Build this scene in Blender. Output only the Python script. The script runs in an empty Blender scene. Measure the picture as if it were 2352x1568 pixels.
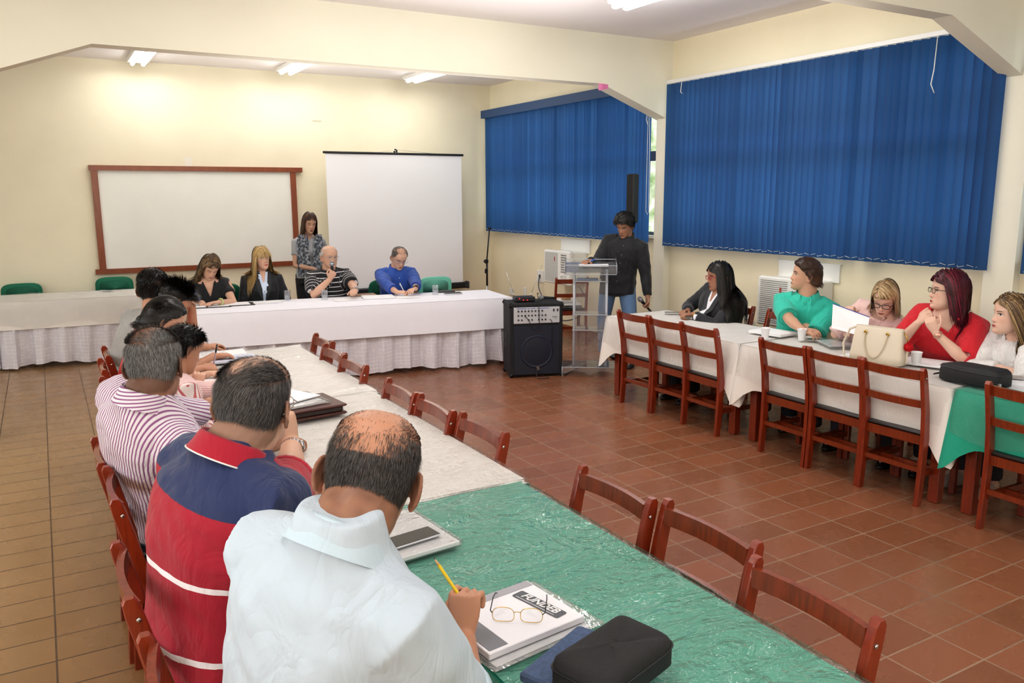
import bpy, math, random
import numpy as np
from mathutils import Vector, Matrix, noise
from mathutils.bvhtree import BVHTree
random.seed(7); rng = np.random.default_rng(7)
PI = math.pi
col = bpy.context.scene.collection
sc = bpy.context.scene

# ---------------------------------------------------------------- camera model
CA, CB, CC, CF, CH = -0.52270307, 0.17955001, -0.00433044, 1860.18582, 1.85
def _cam():
    a, b, c = CA, CB, CC
    Ry = np.array([[math.cos(a),0,math.sin(a)],[0,1,0],[-math.sin(a),0,math.cos(a)]])
    Rx = np.array([[1,0,0],[0,math.cos(b),-math.sin(b)],[0,math.sin(b),math.cos(b)]])
    Rz = np.array([[math.cos(c),-math.sin(c),0],[math.sin(c),math.cos(c),0],[0,0,1]])
    return Rz @ Rx @ Ry
CM = _cam()
def ray(px, py):
    r = CM.T @ np.array([(px-1176)/CF, (py-784)/CF, 1.0])
    return Vector((r[0], r[2], -r[1]))
CAM = Vector((0, 0, CH))
def pz(px, py, z=0.0):
    r = ray(px, py); return CAM + r*((z-CH)/r.z)
def py_(px, py, Y):
    r = ray(px, py); return CAM + r*(Y/r.y)
def px_(px, py, X):
    r = ray(px, py); return CAM + r*(X/r.x)
def pd(px, py, d):
    """point seen at a photo pixel, d metres along the view axis"""
    return CAM + ray(px, py)*d
cd = bpy.data.cameras.new('camera'); cam = bpy.data.objects.new('camera', cd); col.objects.link(cam)
cd.sensor_width = 36; cd.lens = CF/2352*36; cd.clip_end = 200; cd.clip_start = 0.05
rx = (CM[0][0], CM[0][2], -CM[0][1]); ux = (-CM[1][0], -CM[1][2], CM[1][1]); bx_ = (-CM[2][0], -CM[2][2], CM[2][1])
cam.matrix_world = Matrix(((rx[0],ux[0],bx_[0],0),(rx[1],ux[1],bx_[1],0),(rx[2],ux[2],bx_[2],CH),(0,0,0,1)))
sc.camera = cam

# ---------------------------------------------------------------- node helpers
def rgb(h, s=1.0):
    if isinstance(h, str):
        v = [int(h[i:i+2], 16)/255 for i in (0,2,4)]
        v = [x/12.92 if x <= .04045 else ((x+.055)/1.055)**2.4 for x in v]
        return (v[0]*s, v[1]*s, v[2]*s, 1)
    return (h[0], h[1], h[2], 1)
class NT:
    def __init__(s, name):
        s.m = bpy.data.materials.new(name); s.m.use_nodes = True
        s.t = s.m.node_tree; s.n = s.t.nodes; s.l = s.t.links
        s.b = s.n['Principled BSDF']; s.o = s.n['Material Output']
    def add(s, ty, **k):
        n = s.n.new(ty)
        for a, v in k.items(): setattr(n, a, v)
        return n
    def link(s, a, b): s.l.new(a, b)
    def math(s, op, a, b=None, c=None):
        n = s.add('ShaderNodeMath', operation=op)
        for i, v in enumerate((a, b, c)):
            if v is None: continue
            if isinstance(v, (int, float)): n.inputs[i].default_value = v
            else: s.link(v, n.inputs[i])
        return n.outputs[0]
    def mix(s, f, a, b, mode='MIX'):
        n = s.add('ShaderNodeMix', data_type='RGBA', blend_type=mode)
        for i, v in ((0, f), (6, a), (7, b)):
            if isinstance(v, (int, float)): n.inputs[i].default_value = v
            elif isinstance(v, tuple): n.inputs[i].default_value = v
            else: s.link(v, n.inputs[i])
        return n.outputs[2]
    def noise(s, scale, detail=3, coord=None, rough=.5, dist=0):
        n = s.add('ShaderNodeTexNoise'); n.inputs['Scale'].default_value = scale; n.inputs['Detail'].default_value = detail
        n.inputs['Roughness'].default_value = rough; n.inputs['Distortion'].default_value = dist
        s.link(coord if coord is not None else s.obj(), n.inputs['Vector'])
        return n.outputs['Fac']
    def obj(s):
        if not hasattr(s, '_c'): s._c = s.add('ShaderNodeTexCoord')
        return s._c.outputs['Object']
    def map(s, v, sc3, rot=(0,0,0)):
        n = s.add('ShaderNodeMapping'); n.inputs['Scale'].default_value = sc3; n.inputs['Rotation'].default_value = rot
        s.link(v, n.inputs['Vector']); return n.outputs[0]
    def ramp(s, f, stops):
        n = s.add('ShaderNodeValToRGB'); e = n.color_ramp.elements
        while len(e) < len(stops): e.new(0.5)
        for i, (p, c) in enumerate(stops): e[i].position = p; e[i].color = c
        s.link(f, n.inputs[0]); return n.outputs[0]
    def bump(s, h, strength=.3, dist=.01):
        n = s.add('ShaderNodeBump'); n.inputs['Strength'].default_value = strength; n.inputs['Distance'].default_value = dist
        s.link(h, n.inputs['Height']); s.link(n.outputs[0], s.b.inputs['Normal']); return n.outputs[0]
    def attr(s, name):
        n = s.add('ShaderNodeAttribute', attribute_name=name); return n
    def sep(s, v):
        n = s.add('ShaderNodeSeparateXYZ'); s.link(v, n.inputs[0]); return n.outputs
def pm(name, c, rough=.5, metal=0, var=0.0, vs=6, bump=0, bs=60, coat=0, trans=0, spec=.5, emis=0, alpha=1, sheen=0, stretch=None, sss=0):
    t = NT(name); b = t.b; c = rgb(c)
    b.inputs['Roughness'].default_value = rough; b.inputs['Metallic'].default_value = metal
    b.inputs['Coat Weight'].default_value = coat; b.inputs['Coat Roughness'].default_value = .12
    b.inputs['Transmission Weight'].default_value = trans; b.inputs['Specular IOR Level'].default_value = spec
    b.inputs['Alpha'].default_value = alpha; b.inputs['Sheen Weight'].default_value = sheen
    if sss: b.inputs['Subsurface Weight'].default_value = sss; b.inputs['Subsurface Scale'].default_value = .01
    co = t.obj() if stretch is None else t.map(t.obj(), stretch)
    if var:
        f = t.noise(vs, 4, co)
        d = tuple(x*(1-var) for x in c[:3])+(1,); u = tuple(min(1, x*(1+var)) for x in c[:3])+(1,)
        t.link(t.ramp(f, [(.3, d), (.7, u)]), b.inputs['Base Color'])
    else: b.inputs['Base Color'].default_value = c
    if bump: t.bump(t.noise(bs, 3, co), bump, .01)
    if emis:
        b.inputs['Emission Color'].default_value = c; b.inputs['Emission Strength'].default_value = emis
    return t.m
M = {}
M['wall'] = pm('cream_paint', 'F1E9CF', .75, var=.045, vs=1.2, bump=.06, bs=90)
M['wallside'] = pm('cream_paint_side', 'F3E9CB', .75, var=.04, vs=1.2, bump=.06, bs=90)
M['beam'] = pm('beam_paint', 'F1EEDC', .75, var=.03, vs=1.0, bump=.05, bs=90)
M['ceil'] = pm('ceiling_paint', 'F2EEEE', .85, var=.02, vs=1)
M['base'] = pm('baseboard_tile', '8E5A3C', .35, var=.12, vs=8)
M['white'] = pm('white_plastic', 'EFEFEA', .4)
M['alu'] = pm('white_aluminium', 'E4E4E0', .35, metal=.0)
M['winframe'] = pm('window_frame_paint', '5E6E80', .5)
M['black'] = pm('black_plastic', '15161A', .45)
M['chrome'] = pm('chrome', 'C9C9CC', .2, metal=1)
M['gold'] = pm('gold', 'D9B45A', .25, metal=1)
M['paper'] = pm('paper', 'F4F4F6', .7)
def wood(name, c, d, scale=1.0):
    t = NT(name); o = t.map(t.obj(), (14*scale, 14*scale, 1.6*scale))
    f = t.noise(3.0, 5, o, .6, 1.2)
    g = t.noise(1.3, 2)
    cc = t.ramp(f, [(.25, rgb(d)), (.75, rgb(c))])
    t.link(t.mix(t.math('MULTIPLY', g, .35), cc, rgb(d)), t.b.inputs['Base Color'])
    t.b.inputs['Roughness'].default_value = .28; t.b.inputs['Coat Weight'].default_value = .5; t.b.inputs['Coat Roughness'].default_value = .15
    return t.m
M['wood'] = wood('red_varnished_wood', '9C3816', '661D0A')
M['wood2'] = wood('red_varnished_rail', '953A14', '602009')
M['woodlight'] = wood('worn_pale_wood', 'B07A4A', '8A4A24')
M['woodframe'] = wood('brown_board_frame', '96502C', '7A3A1E', .6)
M['seat'] = pm('dark_seat', '1E1210', .4)

# ---------------------------------------------------------------- mesh helpers
class MB:
    def __init__(s): s.v = []; s.f = []; s.mi = []; s.cur = 0; s.smooth = []; s.sm = False
    def quad_strip(s, rings, closed=True, cap=True):
        n = len(rings[0]); b = len(s.v)
        for r in rings: s.v += [tuple(p) for p in r]
        m = n if closed else n-1
        for i in range(len(rings)-1):
            for j in range(m):
                k = (j+1) % n
                s.face((b+i*n+j, b+i*n+k, b+(i+1)*n+k, b+(i+1)*n+j))
        if cap and closed:
            s.face(tuple(b+j for j in range(n))[::-1]); e = b+(len(rings)-1)*n
            s.face(tuple(e+j for j in range(n)))
        return s
    def face(s, f): s.f.append(f); s.mi.append(s.cur); s.smooth.append(s.sm)
    def box(s, c, d, R=None, bev=0):
        x, y, z = d[0]/2, d[1]/2, d[2]/2
        if bev:
            b = min(bev, x*.9, y*.9, z*.9)
            def ring(ix, iy, zz): 
                q = [(x-ix-b*.0, y-iy-b), (x-ix-b, y-iy), (-x+ix+b, y-iy), (-x+ix, y-iy-b), (-x+ix, -y+iy+b), (-x+ix+b, -y+iy), (x-ix-b, -y+iy), (x-ix, -y+iy+b)]
                return [(a, e, zz) for a, e in q]
            rs = [ring(b, b, -z), ring(0, 0, -z+b), ring(0, 0, z-b), ring(b, b, z)]
            rs = [[Vector(p) for p in r] for r in rs]
        else:
            rs = [[Vector((x,y,zz)), Vector((-x,y,zz)), Vector((-x,-y,zz)), Vector((x,-y,zz))] for zz in (-z, z)]
        if R is None: R = Matrix.Identity(3)
        c = Vector(c)
        s.quad_strip([[c+R@p for p in r] for r in rs]); return s
    def bar(s, a, b, w, h, up=(0,0,1), bev=0):
        a, b = Vector(a), Vector(b); d = (b-a); L = d.length; z = d.normalized()
        x = Vector(up).cross(z)
        if x.length < 1e-4: x = Vector((1,0,0)).cross(z)
        x.normalize(); y = z.cross(x)
        R = Matrix((x, y, z)).transposed()
        return s.box((a+b)/2, (w, h, L), R, bev)
    def tube(s, pts, r, n=10, cap=True, closed=False):
        pts = [Vector(p) for p in pts]; m = len(pts)
        rr = r if isinstance(r, (list, tuple)) else [r]*m
        rings = []; nx = None
        for i, p in enumerate(pts):
            if closed: d = pts[(i+1) % m]-pts[(i-1) % m]
            else: d = pts[min(i+1, m-1)]-pts[max(i-1, 0)]
            d.normalize()
            if nx is None:
                nx = d.orthogonal().normalized()
            else:
                nx = (nx-d*nx.dot(d));  nx = nx.normalized() if nx.length > 1e-5 else d.orthogonal().normalized()
            ny = d.cross(nx)
            rings.append([p+(nx*math.cos(2*PI*k/n)+ny*math.sin(2*PI*k/n))*rr[i] for k in range(n)])
        if closed: rings.append(rings[0])
        sm = s.sm; s.sm = True; s.quad_strip(rings, True, cap and not closed); s.sm = sm; return s
    def lathe(s, prof, c=(0,0,0), n=24, R=None, cap=True):
        c = Vector(c); R = R or Matrix.Identity(3)
        rings = [[c+R@Vector((r*math.cos(2*PI*k/n), r*math.sin(2*PI*k/n), z)) for k in range(n)] for r, z in prof]
        sm = s.sm; s.sm = True; s.quad_strip(rings, True, cap); s.sm = sm; return s
    def prism(s, pts2, t, fr):
        """pts2: outline; fr(u,v,w)->world; extruded from w=0 to w=t"""
        s.quad_strip([[Vector(fr(u, v, w)) for u, v in pts2] for w in (0, t)]); return s
    def grid(s, P):
        b = len(s.v); h = len(P); w = len(P[0])
        for r in P: s.v += [tuple(p) for p in r]
        for i in range(h-1):
            for j in range(w-1): s.face((b+i*w+j, b+i*w+j+1, b+(i+1)*w+j+1, b+(i+1)*w+j))
        return s
    def mesh(s, name, mats):
        me = bpy.data.meshes.new(name); me.from_pydata([tuple(v) for v in s.v], [], s.f)
        for m in (mats if isinstance(mats, (list, tuple)) else [mats]): me.materials.append(m)
        me.polygons.foreach_set('material_index', s.mi); me.polygons.foreach_set('use_smooth', s.smooth)
        me.update()
        import bmesh
        bm = bmesh.new(); bm.from_mesh(me); bmesh.ops.recalc_face_normals(bm, faces=bm.faces); bm.to_mesh(me); bm.free()
        return me
    def build(s, name, mats, parent=None, loc=(0,0,0), rz=0, smooth_angle=None):
        o = bpy.data.objects.new(name, s.mesh(name, mats)); col.objects.link(o)
        o.location = loc; o.rotation_euler = (0,0,rz)
        if parent: o.parent = parent
        return o
def raw(name, me, parent=None):
    o = bpy.data.objects.new(name, me); col.objects.link(o)
    if parent: o.parent = parent
    return o
def tag(o, label=None, cat=None, group=None, kind=None):
    if label: o['label'] = label
    if cat: o['category'] = cat
    if group: o['group'] = group
    if kind: o['kind'] = kind
    return o
def thing(name, label, cat, loc=(0,0,0), rz=0, group=None):
    o = bpy.data.objects.new(name, None); col.objects.link(o); o.empty_display_size = .05
    o.location = loc; o.rotation_euler = (0,0,rz); return tag(o, label, cat, group)
def struct(name, mb, mats, **k): return tag(mb.build(name, mats, **k), kind='structure')
def copy_tree(o, parent=None):
    c = o.copy(); col.objects.link(c); c.parent = parent
    for ch in [x for x in bpy.data.objects if x.parent == o]: copy_tree(ch, c)
    return c
def place(o, label, loc, rz=0, group=None):
    c = copy_tree(o); c.location = loc; c.rotation_euler = (0,0,rz); c['label'] = label
    if group: c['group'] = group
    return c
# ================================================================ ROOM
XW, YB, ZC = 6.12, 11.27, 3.47
YA, XL = -3.2, -3.6
# floor tiles
t = NT('terracotta_tiles'); o = t.sep(t.obj())
fx = t.math('FRACT', t.math('DIVIDE', t.math('SUBTRACT', o[0], 4.10-.3235*40), .3235))
fy = t.math('FRACT', t.math('DIVIDE', t.math('SUBTRACT', o[1], 2.682-.2095*60), .2095))
ex = t.math('MULTIPLY', t.math('MINIMUM', fx, t.math('SUBTRACT', 1, fx)), .3235)
ey = t.math('MULTIPLY', t.math('MINIMUM', fy, t.math('SUBTRACT', 1, fy)), .2095)
e = t.math('MINIMUM', ex, ey)
gr = t.math('LESS_THAN', e, .0040)
cx = t.math('FLOOR', t.math('DIVIDE', t.math('SUBTRACT', o[0], 4.10-.3235*40), .3235)); cy = t.math('FLOOR', t.math('DIVIDE', t.math('SUBTRACT', o[1], 2.682-.2095*60), .2095))
cv = t.add('ShaderNodeCombineXYZ'); t.link(cx, cv.inputs[0]); t.link(cy, cv.inputs[1])
wn = t.add('ShaderNodeTexWhiteNoise'); t.link(cv.outputs[0], wn.inputs['Vector'])
c1 = t.mix(wn.outputs['Value'], rgb('85553A'), rgb('976145'))
# tile colour shifts to tan towards the left-hand aisle
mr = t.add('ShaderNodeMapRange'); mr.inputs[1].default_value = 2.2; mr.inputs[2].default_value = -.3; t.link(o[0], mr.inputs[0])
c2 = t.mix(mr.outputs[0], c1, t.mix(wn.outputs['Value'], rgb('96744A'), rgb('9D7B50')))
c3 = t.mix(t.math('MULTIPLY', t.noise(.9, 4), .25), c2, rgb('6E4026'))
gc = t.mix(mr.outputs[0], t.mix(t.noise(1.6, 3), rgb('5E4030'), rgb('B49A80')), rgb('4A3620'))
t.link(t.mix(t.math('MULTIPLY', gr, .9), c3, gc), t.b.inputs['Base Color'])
t.link(t.math('ADD', t.math('MULTIPLY', t.noise(5, 4), .22), t.math('ADD', t.math('MULTIPLY', gr, .4), .16)), t.b.inputs['Roughness'])
t.b.inputs['Specular IOR Level'].default_value = .55
t.bump(t.math('ADD', t.math('MULTIPLY', t.math('MINIMUM', e, .005), 90), t.math('MULTIPLY', t.noise(9, 2), .3)), .25, .003)
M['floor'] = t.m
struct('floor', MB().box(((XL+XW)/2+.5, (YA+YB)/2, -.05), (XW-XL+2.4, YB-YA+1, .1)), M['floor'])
struct('ceiling', MB().box(((XL+XW)/2+.5, (YA+YB)/2, ZC+.06), (XW-XL+2.4, YB-YA+1, .12)), M['ceil'])
struct('wall_back', MB().box(((XL+XW)/2, YB+.1, 1.75), (XW-XL+.6, .2, 3.5)), M['wall'])
# right wall with three window openings
mb = MB(); WZ0, WZ1 = 1.36, 2.98
bays = [(7.26, 11.12), (3.50, 7.04), (-.3, 3.2)]
mb.box((XW+.1, (YA+YB)/2, WZ0/2), (.2, YB-YA, WZ0)); mb.box((XW+.1, (YA+YB)/2, (WZ1+3.5)/2), (.2, YB-YA, 3.5-WZ1))
edges = [YB, bays[0][1], bays[0][0], bays[1][1], bays[1][0], bays[2][1], bays[2][0], YA]
for i in range(0, 8, 2): mb.box((XW+.1, (edges[i]+edges[i+1])/2, (WZ0+WZ1)/2), (.2, edges[i]-edges[i+1], WZ1-WZ0))
struct('wall_right', mb, M['wallside'])
# left wall (outside the frame) with openings added to let in fill light
mb = MB(); mb.box((XL-.1, (YA+YB)/2, .5), (.2, YB-YA, 1.0)); mb.box((XL-.1, (YA+YB)/2, 3.1), (.2, YB-YA, .8))
for a, b in ((YA, -2), (1.6, 2.4), (5.6, 6.4), (9.6, YB)): mb.box((XL-.1, (a+b)/2, 1.85), (.2, b-a, 1.7))
struct('wall_left', mb, M['wallside'])
mb = MB(); mb.box(((XL+XW)/2, YA-.1, 1.75), (XW-XL+.6, .2, 3.5)); struct('wall_front', mb, M['wall'])
mb = MB(); mb.box((XW-.008, (YA+YB)/2, .045), (.016, YB-YA, .09)); struct('baseboard_right', mb, M['base'])
mb = MB(); mb.box(((XL+XW)/2, YB-.008, .045), (XW-XL, .016, .09)); struct('baseboard_back', mb, M['base'])
# beams with sloping haunches, and their columns
def beam(name, y0, y1, zb):
    mb = MB(); x0, x1 = -.45, XW
    out = [(XL, ZC+.05), (XL, zb-.33), (x0-.35, zb-.33), (x0, zb-.33), (x0+.91, zb), (x1-.95, zb), (x1, zb-.34), (x1, ZC+.05)]
    mb.prism(out, y1-y0, lambda u, v, w: (u, y0+w, v)); struct(name, mb, M['beam'])
beam('trim_1', 7.09, 7.27, 2.975); beam('trim_2', 3.32, 3.46, 2.965)
for i, (a, b) in enumerate(((7.06, 7.24), (3.24, 3.46))):
    mb = MB(); mb.box((XW-.04, (a+b)/2, 1.35), (.08, b-a, 2.7)); mb.box((-.63, (a+b)/2+.02, 1.35), (.3, .2, 2.7)); struct('trim_%d' % (i+3), mb, M['beam'])
# windows
def glass_mat():
    t = NT('window_glass'); tr = t.add('ShaderNodeBsdfTransparent'); gl = t.add('ShaderNodeBsdfGlossy'); gl.inputs['Roughness'].default_value = .02
    m = t.add('ShaderNodeMixShader'); m.inputs[0].default_value = .06; t.link(tr.outputs[0], m.inputs[1]); t.link(gl.outputs[0], m.inputs[2]); t.link(m.outputs[0], t.o.inputs[0]); return t.m
M['glass_win'] = glass_mat()
for i, (a, b) in enumerate(bays):
    w = thing('window_%d' % (i+1), None, None); w['kind'] = 'structure'
    mb = MB(); x = XW+.12
    mb.box((x, (a+b)/2, WZ0+.025), (.05, b-a, .05)); mb.box((x, (a+b)/2, WZ1-.025), (.05, b-a, .05))
    mb.box((x, (a+b)/2, 2.28), (.06, b-a, .11))
    for k in range(5): mb.box((x, a+(b-a)*k/4*.985+.02, (WZ0+WZ1)/2), (.05, .05 if k % 2 else .09, WZ1-WZ0))
    mb.build('frame', M['winframe'], w)
    mb = MB(); mb.box((x+.01, (a+b)/2, (WZ0+WZ1)/2), (.006, b-a-.02, WZ1-WZ0-.04)); mb.build('pane', M['glass_win'], w)
    mb = MB(); mb.box((XW+.06, (a+b)/2, WZ0-.0), (.2, b-a, .03)); mb.build('sill', M['beam'], w)
# vertical blinds
def blind_mat(name, c, tr):
    t = NT(name); t.b.inputs['Base Color'].default_value = rgb(c); t.b.inputs['Roughness'].default_value = .7
    tl = t.add('ShaderNodeBsdfTranslucent'); tl.inputs[0].default_value = rgb('4279BC')
    m = t.add('ShaderNodeMixShader'); m.inputs[0].default_value = tr
    w = t.math('ADD', .92, t.math('MULTIPLY', t.noise(260, 1, t.map(t.obj(), (1, 1, .3))), .16))
    t.link(t.mix(1.0, rgb(c), w, 'MULTIPLY'), t.b.inputs['Base Color'])
    t.link(t.b.outputs[0], m.inputs[1]); t.link(tl.outputs[0], m.inputs[2]); t.link(m.outputs[0], t.o.inputs[0]); return t.m
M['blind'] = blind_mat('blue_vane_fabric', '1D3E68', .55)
M['blind_back'] = blind_mat('blue_vane_fabric_lit', '28578A', .55)  # far-window copy with backlit glow put into a lighter base colour
M['navy'] = pm('navy_valance', '24456F', .6)
def blind(label, y0, y1, z0, z1, n, mt, ang, valance, gaps=()):
    r = thing('vertical_blind', label, 'blind', (5.985, y0, z0), 0, 'blue vertical blinds over the windows')
    L = y1-y0; p = L/n; mes = []
    for q in range(5):
        mb = MB(); mb.sm = True; w = .089
        P = [[(.012*math.cos(PI*(u-.5)*1.0)*-1 + .004*math.sin(q*2+v*2.1), (u-.5)*w, v*(z1-z0)) for u in np.linspace(0,1,7)] for v in (0, .25, .5, .75, 1)]
        mb.grid(P); mes.append(mb.mesh('vane', mt))
    for k in range(n):
        if k in gaps: continue
        o = raw('vane', mes[k % 5], r); o.location = (0, (k+.5)*p, 0)
        o.rotation_euler = (0, 0, math.radians(ang[0]+ang[1]*math.sin(k*.9+math.sin(k*.37)*3)+random.uniform(-9, 9)+(22 if k % 11 == 5 else 0)))
    mb = MB(); mb.box((0, L/2, z1-z0+.025), (.045, L+.02, .035)); mb.build('head_rail', M['navy'] if valance else M['alu'], r)
    mb = MB(); mb.tube([(-.045 if q % 2 else -.002, q*p/2, .035-.010*(q % 3)) for q in range(1, 2*n)], .0018, 4)
    mb.build('bottom_chain', M['white'], r)
    if valance:
        mb = MB(); mb.box((-.06, L/2+.0, z1-z0+.035), (.012, L+.12, .11)); mb.box((-.02, L+.055, z1-z0+.035), (.1, .012, .11)); mb.box((-.066, L/2, z1-z0-.02), (.004, L+.12, .008)); mb.build('valance', M['navy'], r)
    mb = MB(); cy = .55 if not valance else .12
    cy = L*.14 if not valance else -.02
    mb.tube([(-.04, cy, z1-z0), (-.045, cy+.005, (z1-z0)*.86), (-.045, cy+.02, (z1-z0)*.8), (-.04, cy-.01, (z1-z0)*.76)], .004, 5)
    if not valance:
        mb.build('pull_cord', M['white'], r); mb = MB()
        mb.tube([(-.04, L-.25, z1-z0), (-.045, L-.24, z1-z0-.1), (-.04, L-.26, z1-z0-.12)], .004, 5)
    else:
        mb.build('pull_cord', M['white'], r); mb = MB()
        mb.tube([(-.02, -.02, z1-z0), (-.02, -.045, .7), (-.02, -.05, .35), (-.02, -.03, .32), (-.02, -.0, .36), (-.02, 0, z1-z0)], .003, 5)
    mb.build('pull_cord', M['white'], r)
    return r
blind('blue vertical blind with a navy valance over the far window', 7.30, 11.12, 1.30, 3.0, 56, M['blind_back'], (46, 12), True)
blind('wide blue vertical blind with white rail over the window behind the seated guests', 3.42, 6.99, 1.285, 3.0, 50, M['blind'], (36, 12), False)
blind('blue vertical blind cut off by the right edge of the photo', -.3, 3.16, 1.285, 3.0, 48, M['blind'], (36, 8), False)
# greenery and light outside the windows
mb = MB(); mb.sm = True
for k in range(70):
    c = Vector((random.uniform(9, 12), random.uniform(-1, 14), random.uniform(.4, 2.6))); r = random.uniform(.4, .9)
    mb.lathe([(r*math.sin(a)*random.uniform(.8, 1.1)+.01, -r*math.cos(a)) for a in np.linspace(0, PI, 7)], c, 9)
tg = NT('foliage'); tg.link(tg.ramp(tg.noise(7, 5), [(.3, rgb('8FB070')), (.5, rgb('D2E2C0')), (.65, rgb('FAFCF6'))]), tg.b.inputs['Base Color']); tg.b.inputs['Emission Strength'].default_value = 0
tag(mb.build('foliage', tg.m), 'pale green bushes outside seen past the blind edges', 'foliage', kind='stuff')
# ceiling lights
M['tube'] = pm('lit_tube', 'FFFFFF', .5, emis=45); M['tube_far'] = pm('lit_tube_far', 'FFFFFF', .5, emis=18)
def fixture(label, x, y, L, rz, vis=True, power=30):
    r = thing('ceiling_light', label, 'light', (x, y, ZC), rz, 'white twin tube ceiling lights')
    mb = MB(); mb.box((0, 0, -.025), (.24, L, .05), bev=.01); mb.build('housing', M['white'], r)
    for s in (-1, 1):
        mb = MB(); mb.tube([(s*.06, -L/2+.05, -.075), (s*.06, L/2-.05, -.075)], .016, 12); mb.build('tube', M['tube_far' if y > 9 else 'tube'], r)
        for e2 in (-1, 1): mb = MB(); mb.box((s*.06, e2*(L/2-.03), -.065), (.05, .04, .045), bev=.01); mb.build('lamp_holder', M['white'], r)
    ld = bpy.data.lights.new('tube_glow', 'AREA'); ld.shape = 'RECTANGLE'; ld.size = .8; ld.size_y = L; ld.energy = power; ld.color = (1, .985, .96)
    lo = bpy.data.objects.new('tube_glow', ld); col.objects.link(lo); lo.location = (x, y, ZC-.13); lo.rotation_euler = (0, 0, rz)
    return r
PW = 15
fixture('lit twin tube light on the ceiling above the whiteboard, leftmost of the far three', 1.19, 10.25+.2, 1.2, 0, power=PW*.6)
fixture('lit twin tube light on the ceiling, middle one of the far three', 2.93, 10.15+.2, 1.2, 0, power=PW*.6)
fixture('lit twin tube light on the ceiling in front of the projection screen', 4.66, 10.1+.2, 1.2, 0, power=PW*.6)
fixture('large twin tube ceiling light cut off by the top edge above the blinds', 4.42, 5.22, 1.25, 0, power=PW*1.2)
fixture('unseen twin tube ceiling light added to brighten the middle bay', 1.6, 5.2, 1.2, 0, power=PW*1.3)  # out-of-view fixture added to brighten this bay
for x, y in ((0.2, 1.6), (3.2, 1.6), (.2, -1.2), (3.2, -1.2), (-1.8, 5)):  # more out-of-view fixtures added to light the room
    fixture('unseen twin tube ceiling light added outside the picture to light the room', x, y, 1.2, 0, power=PW*(.9 if x > 1 else .3))
# fill lamps added along the left openings and the closed wall behind
for x, y, z, w, h, rot, en in ((XL+.05, 4, 1.9, 5, 1.6, (0, -PI/2, 0), 45), (XL+.05, 0, 1.9, 3, 1.6, (0, -PI/2, 0), 60), (2, YA+.1, 2.0, 6, 1.8, (PI/2, 0, 0), 60)):
    ld = bpy.data.lights.new('room_fill', 'AREA'); ld.shape = 'RECTANGLE'; ld.size = w if rot[0] else h; ld.size_y = h if rot[0] else w; ld.energy = en; ld.color = (1, .98, .95)
    lo = bpy.data.objects.new('room_fill', ld); col.objects.link(lo); lo.location = (x, y, z); lo.rotation_euler = rot
# up-facing fill lamps added to brighten the ceiling, nearest cast as flash
for x, y, z, en, sz in ((.4, -.35, 2.2, 26, .5), (3.0, 5.0, 2.7, 44, 3), (3.0, 8.8, 2.4, 52, 3)):
    ld = bpy.data.lights.new('ceiling_fill', 'AREA'); ld.size = sz; ld.energy = en; ld.color = (1, .97, .94); lo = bpy.data.objects.new('ceiling_fill', ld); col.objects.link(lo); lo.location = (x, y, z); lo.rotation_euler = (PI, 0, 0)
# sky
w = bpy.data.worlds.new('sky'); sc.world = w; w.use_nodes = True
bg = w.node_tree.nodes['Background']; bg.inputs[0].default_value = (.93, .97, 1, 1); bg.inputs[1].default_value = 3.2
sc.view_settings.view_transform = 'Standard'; sc.view_settings.look = 'None'; sc.view_settings.exposure = -0.2; sc.view_settings.gamma = .92
sc.cycles.max_bounces = 6; sc.cycles.diffuse_bounces = 4; sc.cycles.glossy_bounces = 2; sc.cycles.transmission_bounces = 3; sc.cycles.transparent_max_bounces = 12
sc.cycles.caustics_reflective = False; sc.cycles.caustics_refractive = False; sc.cycles.sample_clamp_indirect = 6; sc.cycles.use_denoising = True; sc.cycles.use_adaptive_sampling = True; sc.cycles.adaptive_threshold = .04

# whiteboard and projection screen
P = lambda x, y, Y: py_(x, y, Y)
r = thing('whiteboard', 'long whiteboard in a brown wooden frame on the back wall', 'whiteboard', (1.87, YB, 1.56))
MB().box((-.02, -.015, 0), (2.42, .03, 1.2)).build('board', pm('whiteboard_surface', 'F1F1EA', .25, var=.03, vs=2), r)
mb = MB(); mb.box((0, -.03, .63), (2.6, .055, .062)); mb.box((-.03, -.03, -.632), (2.6, .055, .062)); mb.box((-1.245, -.025, 0), (.075, .05, 1.2)); mb.box((1.17, -.025, 0), (.075, .05, 1.2)); mb.build('frame', M['woodframe'], r)
r = thing('projection_screen', 'white pull-up projection screen standing by the window corner', 'projection screen', (4.43, 10.93, 0))
mb = MB(); mb.grid([[(-1.02+2.04*u, .003*math.sin(u*9), .55+v*1.86) for u in np.linspace(0, 1, 12)] for v in np.linspace(0, 1, 6)]); mb.build('fabric', pm('screen_fabric', 'FCFCFE', .8), r)
mb = MB(); mb.tube([(-1.05, 0, 2.42), (1.05, 0, 2.42)], .016, 10); mb.tube([(.02, .02, 2.42), (.02, .03, 2.47), (-.01, .03, 2.48)], .012, 8); mb.build('top_bar', M['black'], r)
mb = MB(); mb.tube([(-.3, 0, 2.43), (.02, .03, 2.475), (.6, 0, 2.43)], .0025, 4); mb.build('hanger_wire', M['chrome'], r)
mb = MB(); mb.box((0, 0, .51), (2.16, .09, .09), bev=.015); mb.build('case', M['black'], r)
mb = MB(); mb.box((1.09, 0, .51), (.03, .11, .11), bev=.01); mb.box((1.05, -.05, .51), (.05, .004, .03)); mb.build('end_cap', pm('case_end', '3A3A40', .35), r)
mb = MB(); mb.tube([(0, .06, 0), (0, .06, 2.46)], .016, 8)
for a in (0, 2.1, 4.2): mb.tube([(0, .06, .4), (.4*math.sin(a), .06-abs(.25*math.cos(a))*.3, .02)], .012, 8)
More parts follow.
